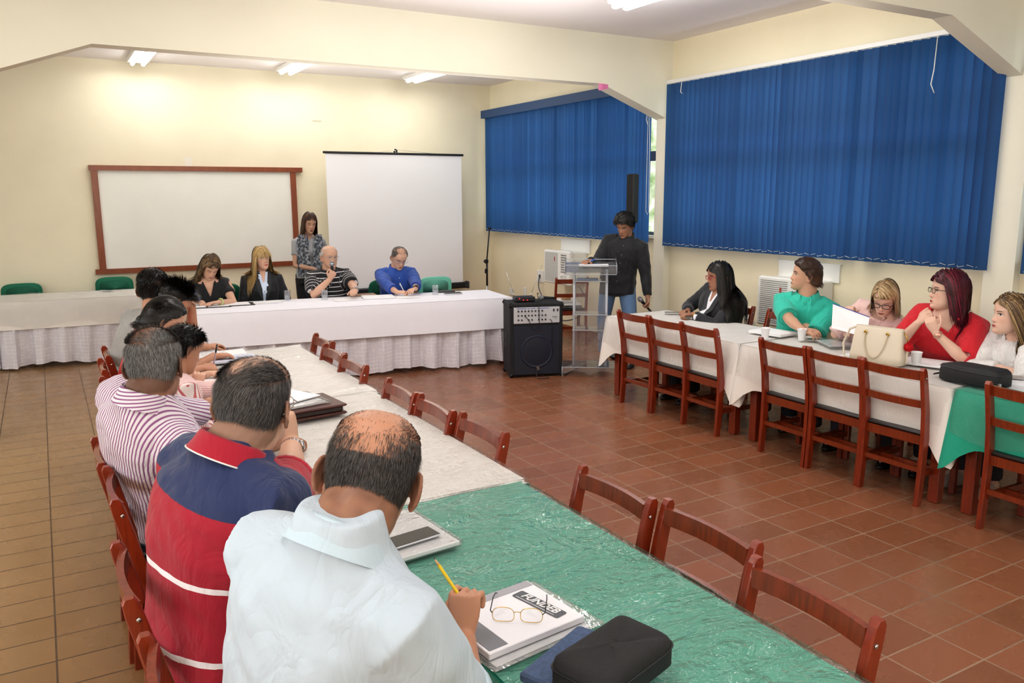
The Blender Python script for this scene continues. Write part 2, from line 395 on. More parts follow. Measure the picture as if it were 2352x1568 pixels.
mb.build('tripod', M['black'], r)
# paint patches on the back wall
mb = MB(); mb.box((1.72, YB-.002, 2.27), (.09, .003, .13), bev=.0); tag(mb.build('paint_patch', pm('patch', 'F0ECDD', .8)), 'white filler patch on the wall above the whiteboard', 'patch')
mb = MB(); mb.box((3.42, YB-.002, 2.85), (.12, .003, .02)); tag(mb.build('paint_scratch', pm('scratch', 'CFC8AF', .8)), 'small scraped mark on the wall above the projection screen', 'mark')
# pink ribbon scrap on the beam
mb = MB(); mb.grid([[(5.12+.13*u, 7.075-.01*math.sin(u*5), 2.97-.0*u-.07*v*(1-.4*u)) for u in np.linspace(0, 1, 5)] for v in np.linspace(0, 1, 3)]); tag(mb.build('paper_scrap', pm('pink', 'E884B8', .6)), 'pink paper scrap stuck under the beam corner', 'paper')
# sockets
def socket(label, y, z, wd=.1, h=.12, dark=True):
    r = thing('wall_socket', label, 'socket', (XW, y, z)); MB().box((-.008, 0, 0), (.016, wd, h), bev=.004).build('plate', M['white'], r)
    if dark: MB().box((-.02, .01, 0), (.02, .035, .05), bev=.006).build('plug', M['black'], r)
socket('white wall socket with a black plug left of the far air conditioner', 9.78, .70, .17, .17)
socket('low white wall plate nearest the room corner', 10.62, .40, .1, .11, False)
socket('low white wall plate right of the corner plate', 10.22, .44, .08, .12, False)
socket('white socket with dark plug behind the woman in the black blazer', 5.83, .66, .12, .13)
# air conditioners
def aircon(label, y, z, W=.62, H=.44):
    r = thing('air_conditioner', label, 'air conditioner', (XW, y, z)); D = .24
    mb = MB(); mb.box((-D/2, 0, 0), (D, W-.04, H-.03), bev=.01); mb.build('body', M['white'], r)
    mb = MB(); mb.box((-D-.03, 0, 0), (.06, W, H), bev=.014); mb.build('front_panel', M['white'], r)
    dk = pm('vent_shadow', '8C8C8A', .6)
    mb = MB()
    for k in range(22): mb.box((-D-.061, W*.19, H*.42-k*H*.84/21), (.004, W*.5, .006))
    mb.build('intake_grille', dk, r)
    mb = MB()
    for k in range(8): mb.box((-D-.061, -W*.28, H*.38-k*.031), (.004, W*.2, .017))
    mb.build('outlet_louvre', dk, r)
    mb = MB(); mb.box((-D-.0615, -W*.28, -H*.31), (.004, W*.22, H*.22)); mb.build('control_panel', pm('panel_grey', 'DADAD6', .4), r)
    for yy in (-.02, .04):
        mb = MB(); mb.lathe([(.014, 0), (.012, .015)], (-D-.063, -W*.28+yy, -H*.31+yy), 14, Matrix.Rotation(-PI/2, 3, 'Y')); mb.build('knob', M['white'], r)
    mb = MB(); mb.box((-D-.063, W*.06, H*.25), (.002, .02, .055)); mb.build('red_sticker', pm('sticker', 'B04A3A', .5), r)
    mb = MB(); mb.box((-.01, -.02, H*.5+.05), (.02, W+.05, .16)); mb.box((-.012, -.02, H*.5+.13), (.03, W+.07, .012)); mb.build('backing_board', pm('board_white', 'F2F2EC', .6), r)
    return r
aircon('white window air conditioner under the far blind beside the lectern', 8.93, .905)
aircon('white window air conditioner behind the man in the turquoise polo', 5.13, .86, .64, .46)
def cable(label, pts, r=.006, name='cable', c='2A2C2E', k=6):
    P = [Vector(p) for p in pts]; out = []
    for i in range(len(P)-1):
        a = P[max(i-1, 0)]; b = P[i]; c2 = P[i+1]; d = P[min(i+2, len(P)-1)]
        for s in range(k):
            u = s/k; out.append(.5*((2*b)+(c2-a)*u+(2*a-5*b+4*c2-d)*u*u+(3*b-a-3*c2+d)*u**3))
    out.append(P[-1]); mb = MB(); mb.tube(out, r, 6); o = mb.build(name, M.get('cab'+c) or M.setdefault('cab'+c, pm('cable_'+c, c, .5)))
    return tag(o, label, 'cable') if label else o
cable('grey cable hanging from the wall socket to the chair with papers', [(6.09, 9.78, .70), (6.02, 9.68, .55), (6.0, 9.45, .33), (6.0, 9.2, .2), (6.0, 8.95, .18), (5.99, 8.6, .3), (6.0, 8.5, .5), (5.97, 8.62, .68)], .009, c='5A6068')
cable('thin pale cable down the wall behind the first seated guest', [(6.1, 5.8, .64), (6.09, 5.7, .55), (6.09, 5.62, .4), (6.09, 5.6, .05)], .006, c='B8B8B4')
# mic stand, column speaker
r = thing('microphone_stand', 'black microphone stand in the far corner beside the screen', 'microphone stand', (5.55, 10.35, 0))
mb = MB(); mb.tube([(0, 0, .02), (0, 0, .58)], .011, 8)
for a in (0, 2.1, 4.2): mb.tube([(0, 0, .1), (.28*math.cos(a), .28*math.sin(a), .015)], .009, 8)
mb.build('base', M['chrome'], r)
mb = MB(); mb.tube([(0, 0, .55), (0, 0, .92)], .015, 8); mb.build('pole', M['black'], r)
mb = MB(); mb.tube([(0, 0, .92), (.045, -.0, 1.36)], .01, 8); mb.box((.05, 0, 1.37), (.04, .02, .03)); mb.build('boom', M['black'], r)
mb = MB(); mb.box((-.01, 0, .90), (.06, .04, .06), bev=.01); mb.box((-.03, 0, .90), (.04, .05, .03), bev=.01); mb.box((-.01, 0, .76), (.05, .03, .07), bev=.01); mb.build('clamp', M['black'], r)
r = thing('column_speaker', 'tall narrow black column speaker on a pole behind the standing man', 'speaker', (5.66, 7.16, 0), .12)
MB().box((0, 0, 1.80), (.09, .11, .53), bev=.01).build('cabinet', M['black'], r)
mb = MB()
for k in range(40): mb.box((-.047, 0, 1.56+k*.0125), (.006, .09, .006))
mb.build('grille', pm('grille_black', '0C0C0E', .6), r)
mb = MB(); mb.tube([(0, 0, .05), (0, 0, 1.54)], .014, 8); mb.build('pole', M['black'], r)
mb = MB(); mb.box((0, 0, .03), (.34, .34, .05), bev=.02); mb.build('base', M['black'], r)

# ================================================================ WOODEN CHAIRS
def wooden_chair():
    r = thing('wooden_chair', 'x', 'chair')
    W = .195
    for s in (-1, 1):
        path = [(0, -.200, 0), (0, -.186, .22), (0, -.180, .42), (0, -.196, .58), (0, -.225, .72), (0, -.244, .80), (0, -.252, .835), (0, -.254, .85)]
        wd = [.040, .046, .050, .046, .042, .040, .034, .016]
        rings = []
        for (x, y, z), w2 in zip(path, wd):
            cx = s*W; th = .0135
            rings.append([(cx-th, y-w2/2, z), (cx-th+.004, y-w2/2-.003, z), (cx+th-.004, y-w2/2-.003, z), (cx+th, y-w2/2, z), (cx+th, y+w2/2, z), (cx+th-.004, y+w2/2+.003, z), (cx-th+.004, y+w2/2+.003, z), (cx-th, y+w2/2, z)])
        mb = MB(); mb.quad_strip(rings); 
        mb.build('leg', M['wood'], r)
        mb = MB(); mb.lathe([(.007, 0), (.006, .003), (.001, .004)], (s*(W+.0135), -.236, .79), 10, Matrix.Rotation(s*PI/2, 3, 'Y')); mb.build('bolt', M['chrome'], r)
        mb = MB(); mb.bar((s*(W-.01), .185, 0), (s*(W-.01), .185, .42), .036, .036, (0,1,0), .004); mb.build('leg', M['wood'], r)
    def rail(z, y, h, name, sag=.02, th=.02):
        mb = MB(); R = []
        for u in np.linspace(-1, 1, 9):
            yy = y-sag*(1-u*u); x = u*(W-.012)
            R.append([(x, yy-th/2, z-h/2), (x, yy+th/2, z-h/2), (x, yy+th/2-.004, z+h/2), (x, yy-th/2-.004, z+h/2)])
        mb.quad_strip(R); mb.build(name, M['wood2'], r)
    rail(.80, -.232, .055, 'top_rail', .022); rail(.625, -.203, .045, 'back_rail', .018)
    mb = MB(); mb.box((0, 0, .438), (.385, .375, .022), bev=.008); mb.build('seat', M['seat'], r)
    mb = MB(); mb.box((0, -.178, .40), (.37, .02, .055)); mb.box((0, .187, .40), (.36, .02, .055))
    for s in (-1, 1): mb.box((s*.185, 0, .40), (.02, .36, .055))
    mb.build('seat_frame', M['wood2'], r)
    mb = MB()
    for s in (-1, 1): mb.box((s*.185, 0, .19), (.02, .36, .035))
    mb.box((0, -.02, .19), (.36, .02, .035)); mb.box((0, -.186, .22), (.36, .018, .03)); mb.build('stretcher', M['wood2'], r)
    return r
WC = wooden_chair()
RT, LT = -PI/2, PI/2     # facing the window wall / facing the left
GR = 'empty wooden chairs facing the window side'; GL = 'empty wooden chairs along the aisle side of the left table'
first = True
def wc(label, x, y, rz, group):
    global first
    if first:
        first = False; WC.location = (x, y, 0); WC.rotation_euler = (0,0,rz); WC['label'] = label; WC['group'] = group; return WC
    return place(WC, label, (x, y, 0), rz, group)
for (x, y, lb) in ((4.595, 5.455, 'red wooden chair next to the lectern, farthest of the right-hand row'), (4.595, 5.035, 'red wooden chair, second from the lectern in the right-hand row'),
                   (4.595, 4.64, 'red wooden chair, third from the lectern, just before the overlapping tablecloths'), (4.595, 3.81, 'red wooden chair just after the overlapping white cloths'),
                   (4.595, 3.39, 'red wooden chair in front of the beige handbag'), (4.595, 2.98, 'red wooden chair in front of the white cup, last before the green cloth'),
                   (4.595, 2.2, 'red wooden chair at the green cloth, cut off by the right edge')):
    wc(lb, x, y, RT+random.uniform(-.03, .03), GR)
for (x, y, lb) in ((1.435, 5.63, 'red wooden chair nearest the white head table on the left table side'), (1.37, 5.18, 'red wooden chair second from the head table by the left table'),
                   (1.355, 4.74, 'red wooden chair third from the head table by the left table'), (1.345, 3.96, 'red wooden chair after the gap, beside the middle of the white left table'),
                   (1.355, 3.545, 'red wooden chair beside the white left table, second after the gap'), (1.385, 3.10, 'red wooden chair just before the green cloth begins'),
                   (1.43, 2.185, 'red wooden chair with a dark knot in its rail beside the green cloth'), (1.475, 1.765, 'middle red wooden chair beside the green cloth'),
                   (1.395, 1.31, 'nearest red wooden chair at the lower right beside the green cloth')):
    wc(lb, x, y, LT+random.uniform(-.02, .02), GL)
for (x, y, lb) in ((.55, 5.88, 'red wooden chair under the man in the grey shirt'), (.50, 5.42, 'red wooden chair under the man in the red shirt'), (.475, 4.83, 'red wooden chair under the dark haired girl'),
                   (.455, 4.22, 'red wooden chair under the person in fine pink stripes'), (.37, 3.55, 'worn red wooden chair at the back of the purple striped shirt'), (.385, 3.10, 'worn red wooden chair tucked between the striped shirt and red polo'),
                   (.36, 2.33, 'worn red wooden chair behind the man in the red polo'), (.375, 1.73, 'worn red wooden chair behind the balding man in pale blue')):
    wc(lb, x, y, RT, 'wooden chairs under the people along the left side')
for (x, y, lb) in ((5.25, 5.38, 'red wooden chair under the woman in the black blazer'), (5.25, 4.80, 'red wooden chair under the man in the turquoise polo'), (5.25, 4.0, 'red wooden chair under the woman in pale pink'),
                   (5.27, 3.35, 'red wooden chair under the woman in the red blouse'), (5.3, 2.72, 'red wooden chair under the young woman in white')):
    wc(lb, x, y, LT, 'wooden chairs under the people by the window')
PC = wc('red wooden chair behind the lectern loaded with papers', 5.66, 8.42, PI*.9, 'wooden chair used as a stand')
PC.rotation_euler = (0, 0, -.38)

# ================================================================ TABLES, CLOTHS, PLASTIC
def table(name, label, x0, x1, y0, y1, z=.735, rz=0, c=None, group=None):
    cx, cy = (x0+x1)/2, (y0+y1)/2; r = thing(name, label, 'table', (cx, cy, 0) if c is None else c, rz, group)
    hx, hy = (x1-x0)/2, (y1-y0)/2
    MB().box((0, 0, z-.0125), (2*hx, 2*hy, .025), bev=.004).build('tabletop', M['wood'], r)
    mb = MB()
    for s in (-1, 1): mb.box((s*(hx-.05), 0, z-.07), (.02, 2*hy-.12, .09)); mb.box((0, s*(hy-.05), z-.07), (2*hx-.12, .02, .09))
    mb.build('apron', M['wood'], r)
    for s in (-1, 1):
        for q in (-1, 1): MB().box((s*(hx-.06), q*(hy-.07), (z-.03)/2), (.065, .065, z-.03), bev=.005).build('leg', M['wood'], r)
    return r
def perim(hx, hy, step=.03):
    pts = []
    for (ax, ay), (bx, by) in (((hx, -hy), (hx, hy)), ((hx, hy), (-hx, hy)), ((-hx, hy), (-hx, -hy)), ((-hx, -hy), (hx, -hy))):
        L = math.hypot(bx-ax, by-ay); n = max(2, int(L/step))
        nx, ny = (1 if ax == bx and ax > 0 else -1 if ax == bx else 0), (1 if ay == by and ay > 0 else -1 if ay == by else 0)
        for i in range(n): pts.append((ax+(bx-ax)*i/n, ay+(by-ay)*i/n, nx, ny))
    return pts
def cloth(name, label, cat, hx, hy, z, drop, corner, mat, c, rz=0, flare=.02, wave=.008, lv=6, group=None, sides=(1,1,1,1), seed=0, th=None):
    mb = MB(); mb.sm = True; pts = perim(hx, hy); N = len(pts); rings = []
    for j in range(lv+1):
        v = j/lv; ring = []
        for i, (x, y, nx, ny) in enumerate(pts):
            dc = math.hypot(hx-abs(x), hy-abs(y)); k = math.exp(-(dc/.09)**2)
            si = 0 if nx > 0 else 1 if ny > 0 else 2 if nx < 0 else 3
            d = (drop*sides[si]+corner*k*(1 if sides[si] else 0))*v
            s = i*.03
            ph = math.sin(s*5.1+seed)+.6*math.sin(s*11.3+seed*2)+.4*math.sin(s*23+1)
            off = (.004+flare*v+wave*v*ph+corner*.12*k*v) if j else 0.0
            # corner points flare diagonally
            ox = nx*off; oy = ny*off
            if k > .3 and j: ox += math.copysign(.03*k*v, x); oy += math.copysign(.03*k*v, y)
            zz = z-d if j else z
            if j == 0: ring.append(Vector((x-nx*.006, y-ny*.006, z)))
            else: ring.append(Vector((x+ox, y+oy, zz-.002)))
        rings.append(ring)
    b = 0; 
    mb.quad_strip(rings, True, False)
    # top as a fan grid
    G = 12; top = [[Vector((hx*(2*u-1)*.995, hy*(2*v-1)*.995, z+.001)) for u in np.linspace(0, 1, G)] for v in np.linspace(0, 1, G)]
    mb.sm = False; mb.grid(top)
    o = mb.build(name, mat, None, (c[0], c[1], 0), rz)
    return tag(o, label, cat, group)
def clothmat(name, c, rough=.8, fold=.5):
    t = NT(name); t.b.inputs['Roughness'].default_value = rough; t.b.inputs['Sheen Weight'].default_value = .1
    n1 = t.noise(2.5, 3, t.map(t.obj(), (1, 1, .35))); n2 = t.noise(9, 3)
    t.link(t.mix(t.math('MULTIPLY', n2, .2), rgb(c), tuple(x*.85 for x in rgb(c)[:3])+(1,)), t.b.inputs['Base Color'])
    t.bump(t.math('ADD', t.math('MULTIPLY', n1, 3), n2), fold, .012); return t.m
M['cloth_white'] = clothmat('white_cotton', 'F6F2EC'); M['cloth_pure'] = clothmat('bright_white_cotton', 'F4F4FC', .8, .3)
M['cloth_green'] = clothmat('green_cotton', '1FAA8C')
def plastic_mat(seed=0, s=1.0, haze=.1, strength=1.0, cap=.6, base=.015, gain=1.3):
    t = NT('clear_plastic_sheet')
    co = t.map(t.obj(), (1.0, 2.2, 1), (0, 0, .6+seed))
    n1 = t.noise(5*s, 4, co, .55, 2.2); n2 = t.noise(16*s, 3, t.map(t.obj(), (1, 1.6, 1), (0, 0, -.5)), .55, 1.5); n3 = t.noise(2.2, 2)
    ridge = t.math('ABSOLUTE', t.math('SUBTRACT', n1, .5))
    ridge2 = t.math('ABSOLUTE', t.math('SUBTRACT', n2, .5))
    h = t.math('ADD', t.math('MULTIPLY', ridge, -3.0), t.math('ADD', t.math('MULTIPLY', ridge2, -.8), t.math('MULTIPLY', n3, .8)))
    bp = t.add('ShaderNodeBump'); bp.inputs['Strength'].default_value = strength; bp.inputs['Distance'].default_value = .028; t.link(h, bp.inputs['Height'])
    gl = t.add('ShaderNodeBsdfGlossy'); gl.inputs['Roughness'].default_value = .07; t.link(bp.outputs[0], gl.inputs['Normal'])
    tr = t.add('ShaderNodeBsdfTransparent'); df = t.add('ShaderNodeBsdfDiffuse'); df.inputs[0].default_value = (.9, .95, .93, 1)
    fr = t.add('ShaderNodeFresnel'); fr.inputs[0].default_value = 1.5; t.link(bp.outputs[0], fr.inputs['Normal'])
    m0 = t.add('ShaderNodeMixShader'); m0.inputs[0].default_value = haze; t.link(tr.outputs[0], m0.inputs[1]); t.link(df.outputs[0], m0.inputs[2])
    m = t.add('ShaderNodeMixShader'); t.link(t.math('MINIMUM', t.math('MAXIMUM', t.math('MULTIPLY', t.math('SUBTRACT', fr.outputs[0], .025), gain), base), cap), m.inputs[0]); t.link(m0.outputs[0], m.inputs[1]); t.link(gl.outputs[0], m.inputs[2])
    t.link(m.outputs[0], t.o.inputs[0]); return t.m
M['pl_green'] = plastic_mat(0, .5, .10, .75, .45, .03, 1.5); M['pl_white'] = plastic_mat(.7, 1.0, .04, .75, .3, .02, 1.2); M['pl_flat'] = plastic_mat(.3, .8, .03, .4, .2)
def plastic(label, hx, hy, z, drop, mat, c, rz=0, edge=None):
    """thin wrinkled sheet following the top and part of the drop"""
    mb = MB(); mb.sm = True; st = .012 if mat == M['pl_green'] or mat == M['pl_white'] else .04; nu, nv = int(2*hx/st)+1, int(2*hy/st)+1
    def zz(u, v):
        w = noise.noise(Vector((u*1.5, v*1.5, 7)))*1.2
        a = 1-min(1, abs(noise.noise(Vector((u*3.2+w+c[0], v*7.5+w, 3))))*5); b = 1-min(1, abs(noise.noise(Vector((u*9+v*5+w*2, v*9-u*7, 1))))*4)
        return .002+.007*a*a*abs(noise.noise(Vector((u*2, v*2, 9))))*2+.005*b*b*max(0, noise.noise(Vector((u*2.3, v*2.3, 4)))+.2)
    P = [[Vector((x, y, z+zz(x, y))) for x in np.linspace(-hx, hx, nu)] for y in np.linspace(-hy, hy, nv)]
    mb.grid(P)
    if drop:
        pts = perim(hx, hy, .04); rings = []
        for j in range(4):
            v = j/3; rings.append([Vector((x+nx*(.012+.03*v+.01*v*math.sin(i*.7)), y+ny*(.012+.03*v+.01*v*math.sin(i*.7)), z+.005-drop*v*(1+.1*math.sin(i*.31)))) for i, (x, y, nx, ny) in enumerate(pts)])
        mb.quad_strip(rings, True, False)
    o = mb.build('plastic_cover', mat, None, (c[0], c[1], 0), rz); return tag(o, label, 'plastic cover', 'clear plastic covers on the tables')
TZ = .735
# left row
LX0, LX1 = .83, 1.57
for (y0, y1, w1, lb, tc, cm, pmx) in ((4.33, 6.0, 1.60, 'far white', 'white cloth on the left table nearest the head table', 'cloth_white', 'pl_white'), (2.63, 4.32, 1.575, 'middle white', 'white cloth on the middle left table under the brown portfolio', 'cloth_white', 'pl_white'), (.9, 2.62, 1.545, 'near green', 'green cloth on the nearest left table', 'cloth_green', 'pl_green')):
    table('dining_table', 'wooden table under the %s cloth of the left row' % lb, LX0+.01, w1-.01, y0+.01, y1-.01)
    hx, hy = (w1-LX0)/2, (y1-y0)/2; c = ((w1+LX0)/2, (y0+y1)/2)
    cloth('tablecloth', tc, 'tablecloth', hx, hy-.004, TZ+.002, .2, .03, M[cm], c, flare=.012, sides=(1, 0, 1, 0), wave=.004)
    plastic('clear wrinkled plastic over the %s cloth of the left row' % lb, hx, hy-.006, TZ+.004, .14, M[pmx], c)
# right row
for (y0, y1, lb, tc, cm, sd, cr) in ((4.335, 6.01, 'far white', 'white cloth on the right table beside the lectern', 'cloth_white', 1, .16), (2.67, 4.325, 'middle white', 'white cloth on the right table under the beige handbag', 'cloth_white', 3, .15), (.95, 2.66, 'green', 'green cloth on the right table cut off by the right edge', 'cloth_green', 5, .16)):
    table('dining_table', 'wooden table under the %s cloth of the right row' % lb, 4.50, 5.20, y0+.03, y1-.03)
    hx, hy = .365, (y1-y0)/2; c = (4.835, (y0+y1)/2)
    cloth('tablecloth', tc, 'tablecloth', hx, hy-.006, TZ+.002, .315, cr, M[cm], c, flare=.010, seed=sd, wave=.005, lv=8)
    plastic('clear plastic over the %s cloth of the right row' % lb, hx, hy-.008, TZ+.004, .26, M['pl_flat' if cm != 'cloth_green' else 'pl_flat'], c)
mb = MB(); mb.sm = True
mb.grid([[Vector((4.47+.01*u, 6.02+.06*v+.13*u*v, .738-.36*v*(1-.2*u)-.0)) + Vector((-.02*v*u, .02*math.sin(u*6)*v, 0)) for u in np.linspace(0, 1, 7)] for v in np.linspace(0, 1, 7)])
mb.grid([[Vector((4.46-.10*v*(1-u), 6.02+.16*v+u*.0, .74-.30*v)) + Vector((u*.3, .03*math.sin(u*7)*v, .02*u*v)) for u in np.linspace(0, 1, 9)] for v in np.linspace(0, 1, 7)])
tag(mb.build('plastic_flap', M['pl_flat']), 'loose corner of clear plastic hanging off the right table end by the lectern', 'plastic cover')
# head (panel) table, turned a little
HR = math.radians(-8.2); HC = (2.86, 8.27)
def hd(u, v, z=0.0):
    return Vector((HC[0]+u*math.cos(HR)-v*math.sin(HR), HC[1]+u*math.sin(HR)+v*math.cos(HR), z))
for s, lb in ((-1, 'left'), (1, 'right')):
    p = hd(s*.81, 0); table('dining_table', 'wooden table under the %s half of the head table cloth' % lb, -.8, .8, -.38, .38, rz=HR, c=p)
cloth('tablecloth', 'bright white cotton cloth on the long head table', 'tablecloth', 1.63, .41, TZ+.004, .325, .0, M['cloth_pure'], HC, HR, flare=.045, wave=.004, seed=2)
# lace skirts
def lace_mat():
    t = NT('white_lace'); tc = t.attr('lc'); s = t.sep(tc.outputs['Vector'])
    wob = t.math('MULTIPLY', t.math('SUBTRACT', t.noise(10, 3), .5), .02)
    a = t.math('LESS_THAN', t.math('ABSOLUTE', t.math('SUBTRACT', t.math('FRACT', t.math('DIVIDE', t.math('ADD', s[0], wob), .055)), .5)), .08)
    b = t.math('LESS_THAN', t.math('ABSOLUTE', t.math('SUBTRACT', t.math('FRACT', t.math('DIVIDE', t.math('ADD', s[1], wob), .038)), .5)), .10)
    n = t.math('GREATER_THAN', t.noise(14, 2), .44)
    g = t.math('MULTIPLY', t.math('MAXIMUM', a, b), n)
    tr = t.add('ShaderNodeBsdfTransparent'); tl = t.add('ShaderNodeBsdfTranslucent'); tl.inputs[0].default_value = rgb('FFFFFF'); df = t.b
    df.inputs['Base Color'].default_value = rgb('FAF7FF'); df.inputs['Roughness'].default_value = .8
    m1 = t.add('ShaderNodeMixShader'); m1.inputs[0].default_value = .15; t.link(df.outputs[0], m1.inputs[1]); t.link(tl.outputs[0], m1.inputs[2])
    m2 = t.add('ShaderNodeMixShader'); t.link(t.math('ADD', .86, t.math('MULTIPLY', g, .14)), m2.inputs[0]); t.link(tr.outputs[0], m2.inputs[1]); t.link(m1.outputs[0], m2.inputs[2])
    t.link(m2.outputs[0], t.o.inputs[0]); return t.m
M['lace'] = lace_mat()
def skirt(label, hx, hy, z1, z0, c, rz):
    mb = MB(); mb.sm = True; pts = perim(hx, hy, .012); rings = []; L = 12; att = []
    for j in range(L+1):
        v = j/L; ring = []
        for i, (x, y, nx, ny) in enumerate(pts):
            s = i*.012
            amp = (.008+.050*v)*(1+.5*math.sin(s*1.7))
            ph = math.sin(s*2*PI/.24+1.1*math.sin(s*3.1)+.5*v)+.3*math.sin(s*2*PI/.091+2*v)
            off = amp*ph+.02+.03*v
            ring.append(Vector((x+nx*off+ny*amp*.4*math.cos(s*37), y+ny*off, z1-(z1-z0)*v*(1+.035*math.sin(s*6.3)))) )
            att.append((s*1.5, v*(z1-z0), 0))
        rings.append(ring)
    mb.quad_strip(rings, True, False)
    me = mb.mesh('lace_skirt', M['lace']); a = me.attributes.new('lc', 'FLOAT_VECTOR', 'POINT'); a.data.foreach_set('vector', np.array(att, dtype=np.float32).ravel())
    o = raw('lace_skirt', me); o.location = (c[0], c[1], 0); o.rotation_euler = (0, 0, rz); return tag(o, label, 'table skirt')
skirt('gathered white lace skirt around the head table', 1.60, .38, .60, .04, HC, HR)
# far left table with skirt
FC = (-.38, 10.5); FR = math.radians(-4.5)
table('dining_table', 'wooden table under the lace skirt at the far left', -1.3, 1.3, -.33, .33, rz=FR, c=(FC[0], FC[1], 0))
cloth('tablecloth', 'white cloth on the far left table below the whiteboard', 'tablecloth', 1.36, .37, TZ+.006, .30, 0, M['cloth_white'], FC, FR, flare=.02, wave=.004, seed=4)
plastic('clear plastic over the far left table', 1.37, .38, TZ+.008, .27, M['pl_white'], FC, FR)
skirt('gathered white lace skirt around the far left table', 1.33, .34, .60, .04, FC, FR)
# green office chairs
M['greenfab'] = pm('green_upholstery', '0F6B4E', .75, var=.1, vs=60); M['greenlit'] = pm('teal_green_vinyl', '74C8B0', .5)
def office_chair(label, x, y, rz, mt, h=.86):
    r = thing('upholstered_chair', label, 'chair', (x, y, 0), rz, 'green upholstered chairs behind the head tables')
    def pad(w, d, t, c, R=None, name='pad', m=mt):
        mb = MB(); mb.sm = True; rings = []
        for k in range(9):
            a = -PI/2+PI*k/8; s = math.cos(a)**.5 if 0 < k < 8 else .75; zt = math.sin(a)*t/2
            ring = []
            for q in range(28):
                th = 2*PI*q/28; cc, ss = math.cos(th), math.sin(th)
                ring.append(Vector(c)+(R or Matrix.Identity(3))@Vector((math.copysign(abs(cc)**.5, cc)*w/2*s, math.copysign(abs(ss)**.5, ss)*d/2*s, zt)))
            rings.append(ring)
        mb.quad_strip(rings); mb.build(name, m, r)
    pad(.46, .44, .06, (0, 0, .45), name='seat'); pad(.43, .30, .05, (0, -.22, h-.15), Matrix.Rotation(PI/2-.12, 3, 'X'), 'backrest')
    mb = MB()
    for s in (-1, 1): mb.tube([(s*.17, -.2, .42), (s*.17, -.235, h-.2)], .011, 8)
    mb.build('back_support', M['black'], r)
    for s in (-1, 1):
        for q in (-1, 1): mb = MB(); mb.tube([(s*.18, q*.17, .43), (s*.2, q*.2, .0)], .011, 8); mb.build('leg', M['black'], r)
OC = [('green upholstered chair behind the far left table, leftmost', -.25, 10.98-.03, PI+.05, 'greenfab', .845), ('green upholstered chair behind the far left table under the whiteboard corner', .72, 10.95-.02, PI-.05, 'greenfab', .87),
      ('green chair under the woman in the black top', hd(-1.22, 0).x, 8.95+.12, PI, 'greenfab', .9), ('dark chair under the blonde woman in the blazer', 2.06, 9.02, PI, 'greenfab', .83),
      ('green chair under the man with the microphone', 2.86, 8.95, PI, 'greenfab', .84), ('green chair under the man in the blue shirt', 3.52, 8.93, PI, 'greenfab', .86),
      ('empty light green chair at the right end of the head table', 4.12, 8.86, PI-.1, 'greenlit', .865)]
for a in OC: office_chair(a[0], a[1], a[2], a[3], M[a[4]], a[5])
# ================================================================ PEOPLE
def V(*a): return Vector(a)
def interp(x, xs, ys): return float(np.interp(x, xs, ys))
def skin_mat(name, c):
    t = NT(name); a = t.attr('tint'); n = t.noise(35, 4); c = rgb(c)
    base = t.mix(t.math('MULTIPLY', n, .22), c, (c[0]*.92, c[1]*.82, c[2]*.8, 1))
    t.link(t.mix(1.0, base, a.outputs['Color'], 'MULTIPLY'), t.b.inputs['Base Color'])
    t.b.inputs['Roughness'].default_value = .48; t.b.inputs['Specular IOR Level'].default_value = .4
    t.b.inputs['Subsurface Weight'].default_value = .06; t.b.inputs['Subsurface Scale'].default_value = .012; t.b.inputs['Subsurface Radius'].default_value = (1, .35, .2)
    t.bump(t.noise(160, 3), .12, .004); return t.m
def hair_mat(name, dark, mid, light, rough=.42):
    t = NT(name); a = t.attr('sh')
    t.link(t.ramp(a.outputs['Fac'], [(0, rgb(dark)), (.5, rgb(mid)), (1, rgb(light))]), t.b.inputs['Base Color'])
    t.b.inputs['Roughness'].default_value = rough; t.b.inputs['Specular IOR Level'].default_value = .35
    return t.m
def fabric(name, c, rough=.8, wr=.6, rules=None, ws=7):
    """rules(t, rest xyz sockets, seg socket, base)->colour socket"""
    t = NT(name); c = rgb(c)
    if rules: colr = rules(t, t.sep(t.attr('rest').outputs['Vector']), t.attr('seg').outputs['Fac'])
    else: colr = t.mix(t.math('MULTIPLY', t.noise(5, 3), .3), c, tuple(x*.82 for x in c[:3])+(1,))
    t.link(colr, t.b.inputs['Base Color']); t.b.inputs['Roughness'].default_value = rough; t.b.inputs['Sheen Weight'].default_value = .15
    co = t.obj(); n1 = t.noise(ws, 3, t.map(co, (1, 1, .55)), .5, 1.6); n2 = t.noise(400, 1, co)
    r1 = t.math('ABSOLUTE', t.math('SUBTRACT', n1, .5))
    t.bump(t.math('ADD', t.math('MULTIPLY', r1, 3.0), t.math('MULTIPLY', n2, .04)), wr, .016); return t.m

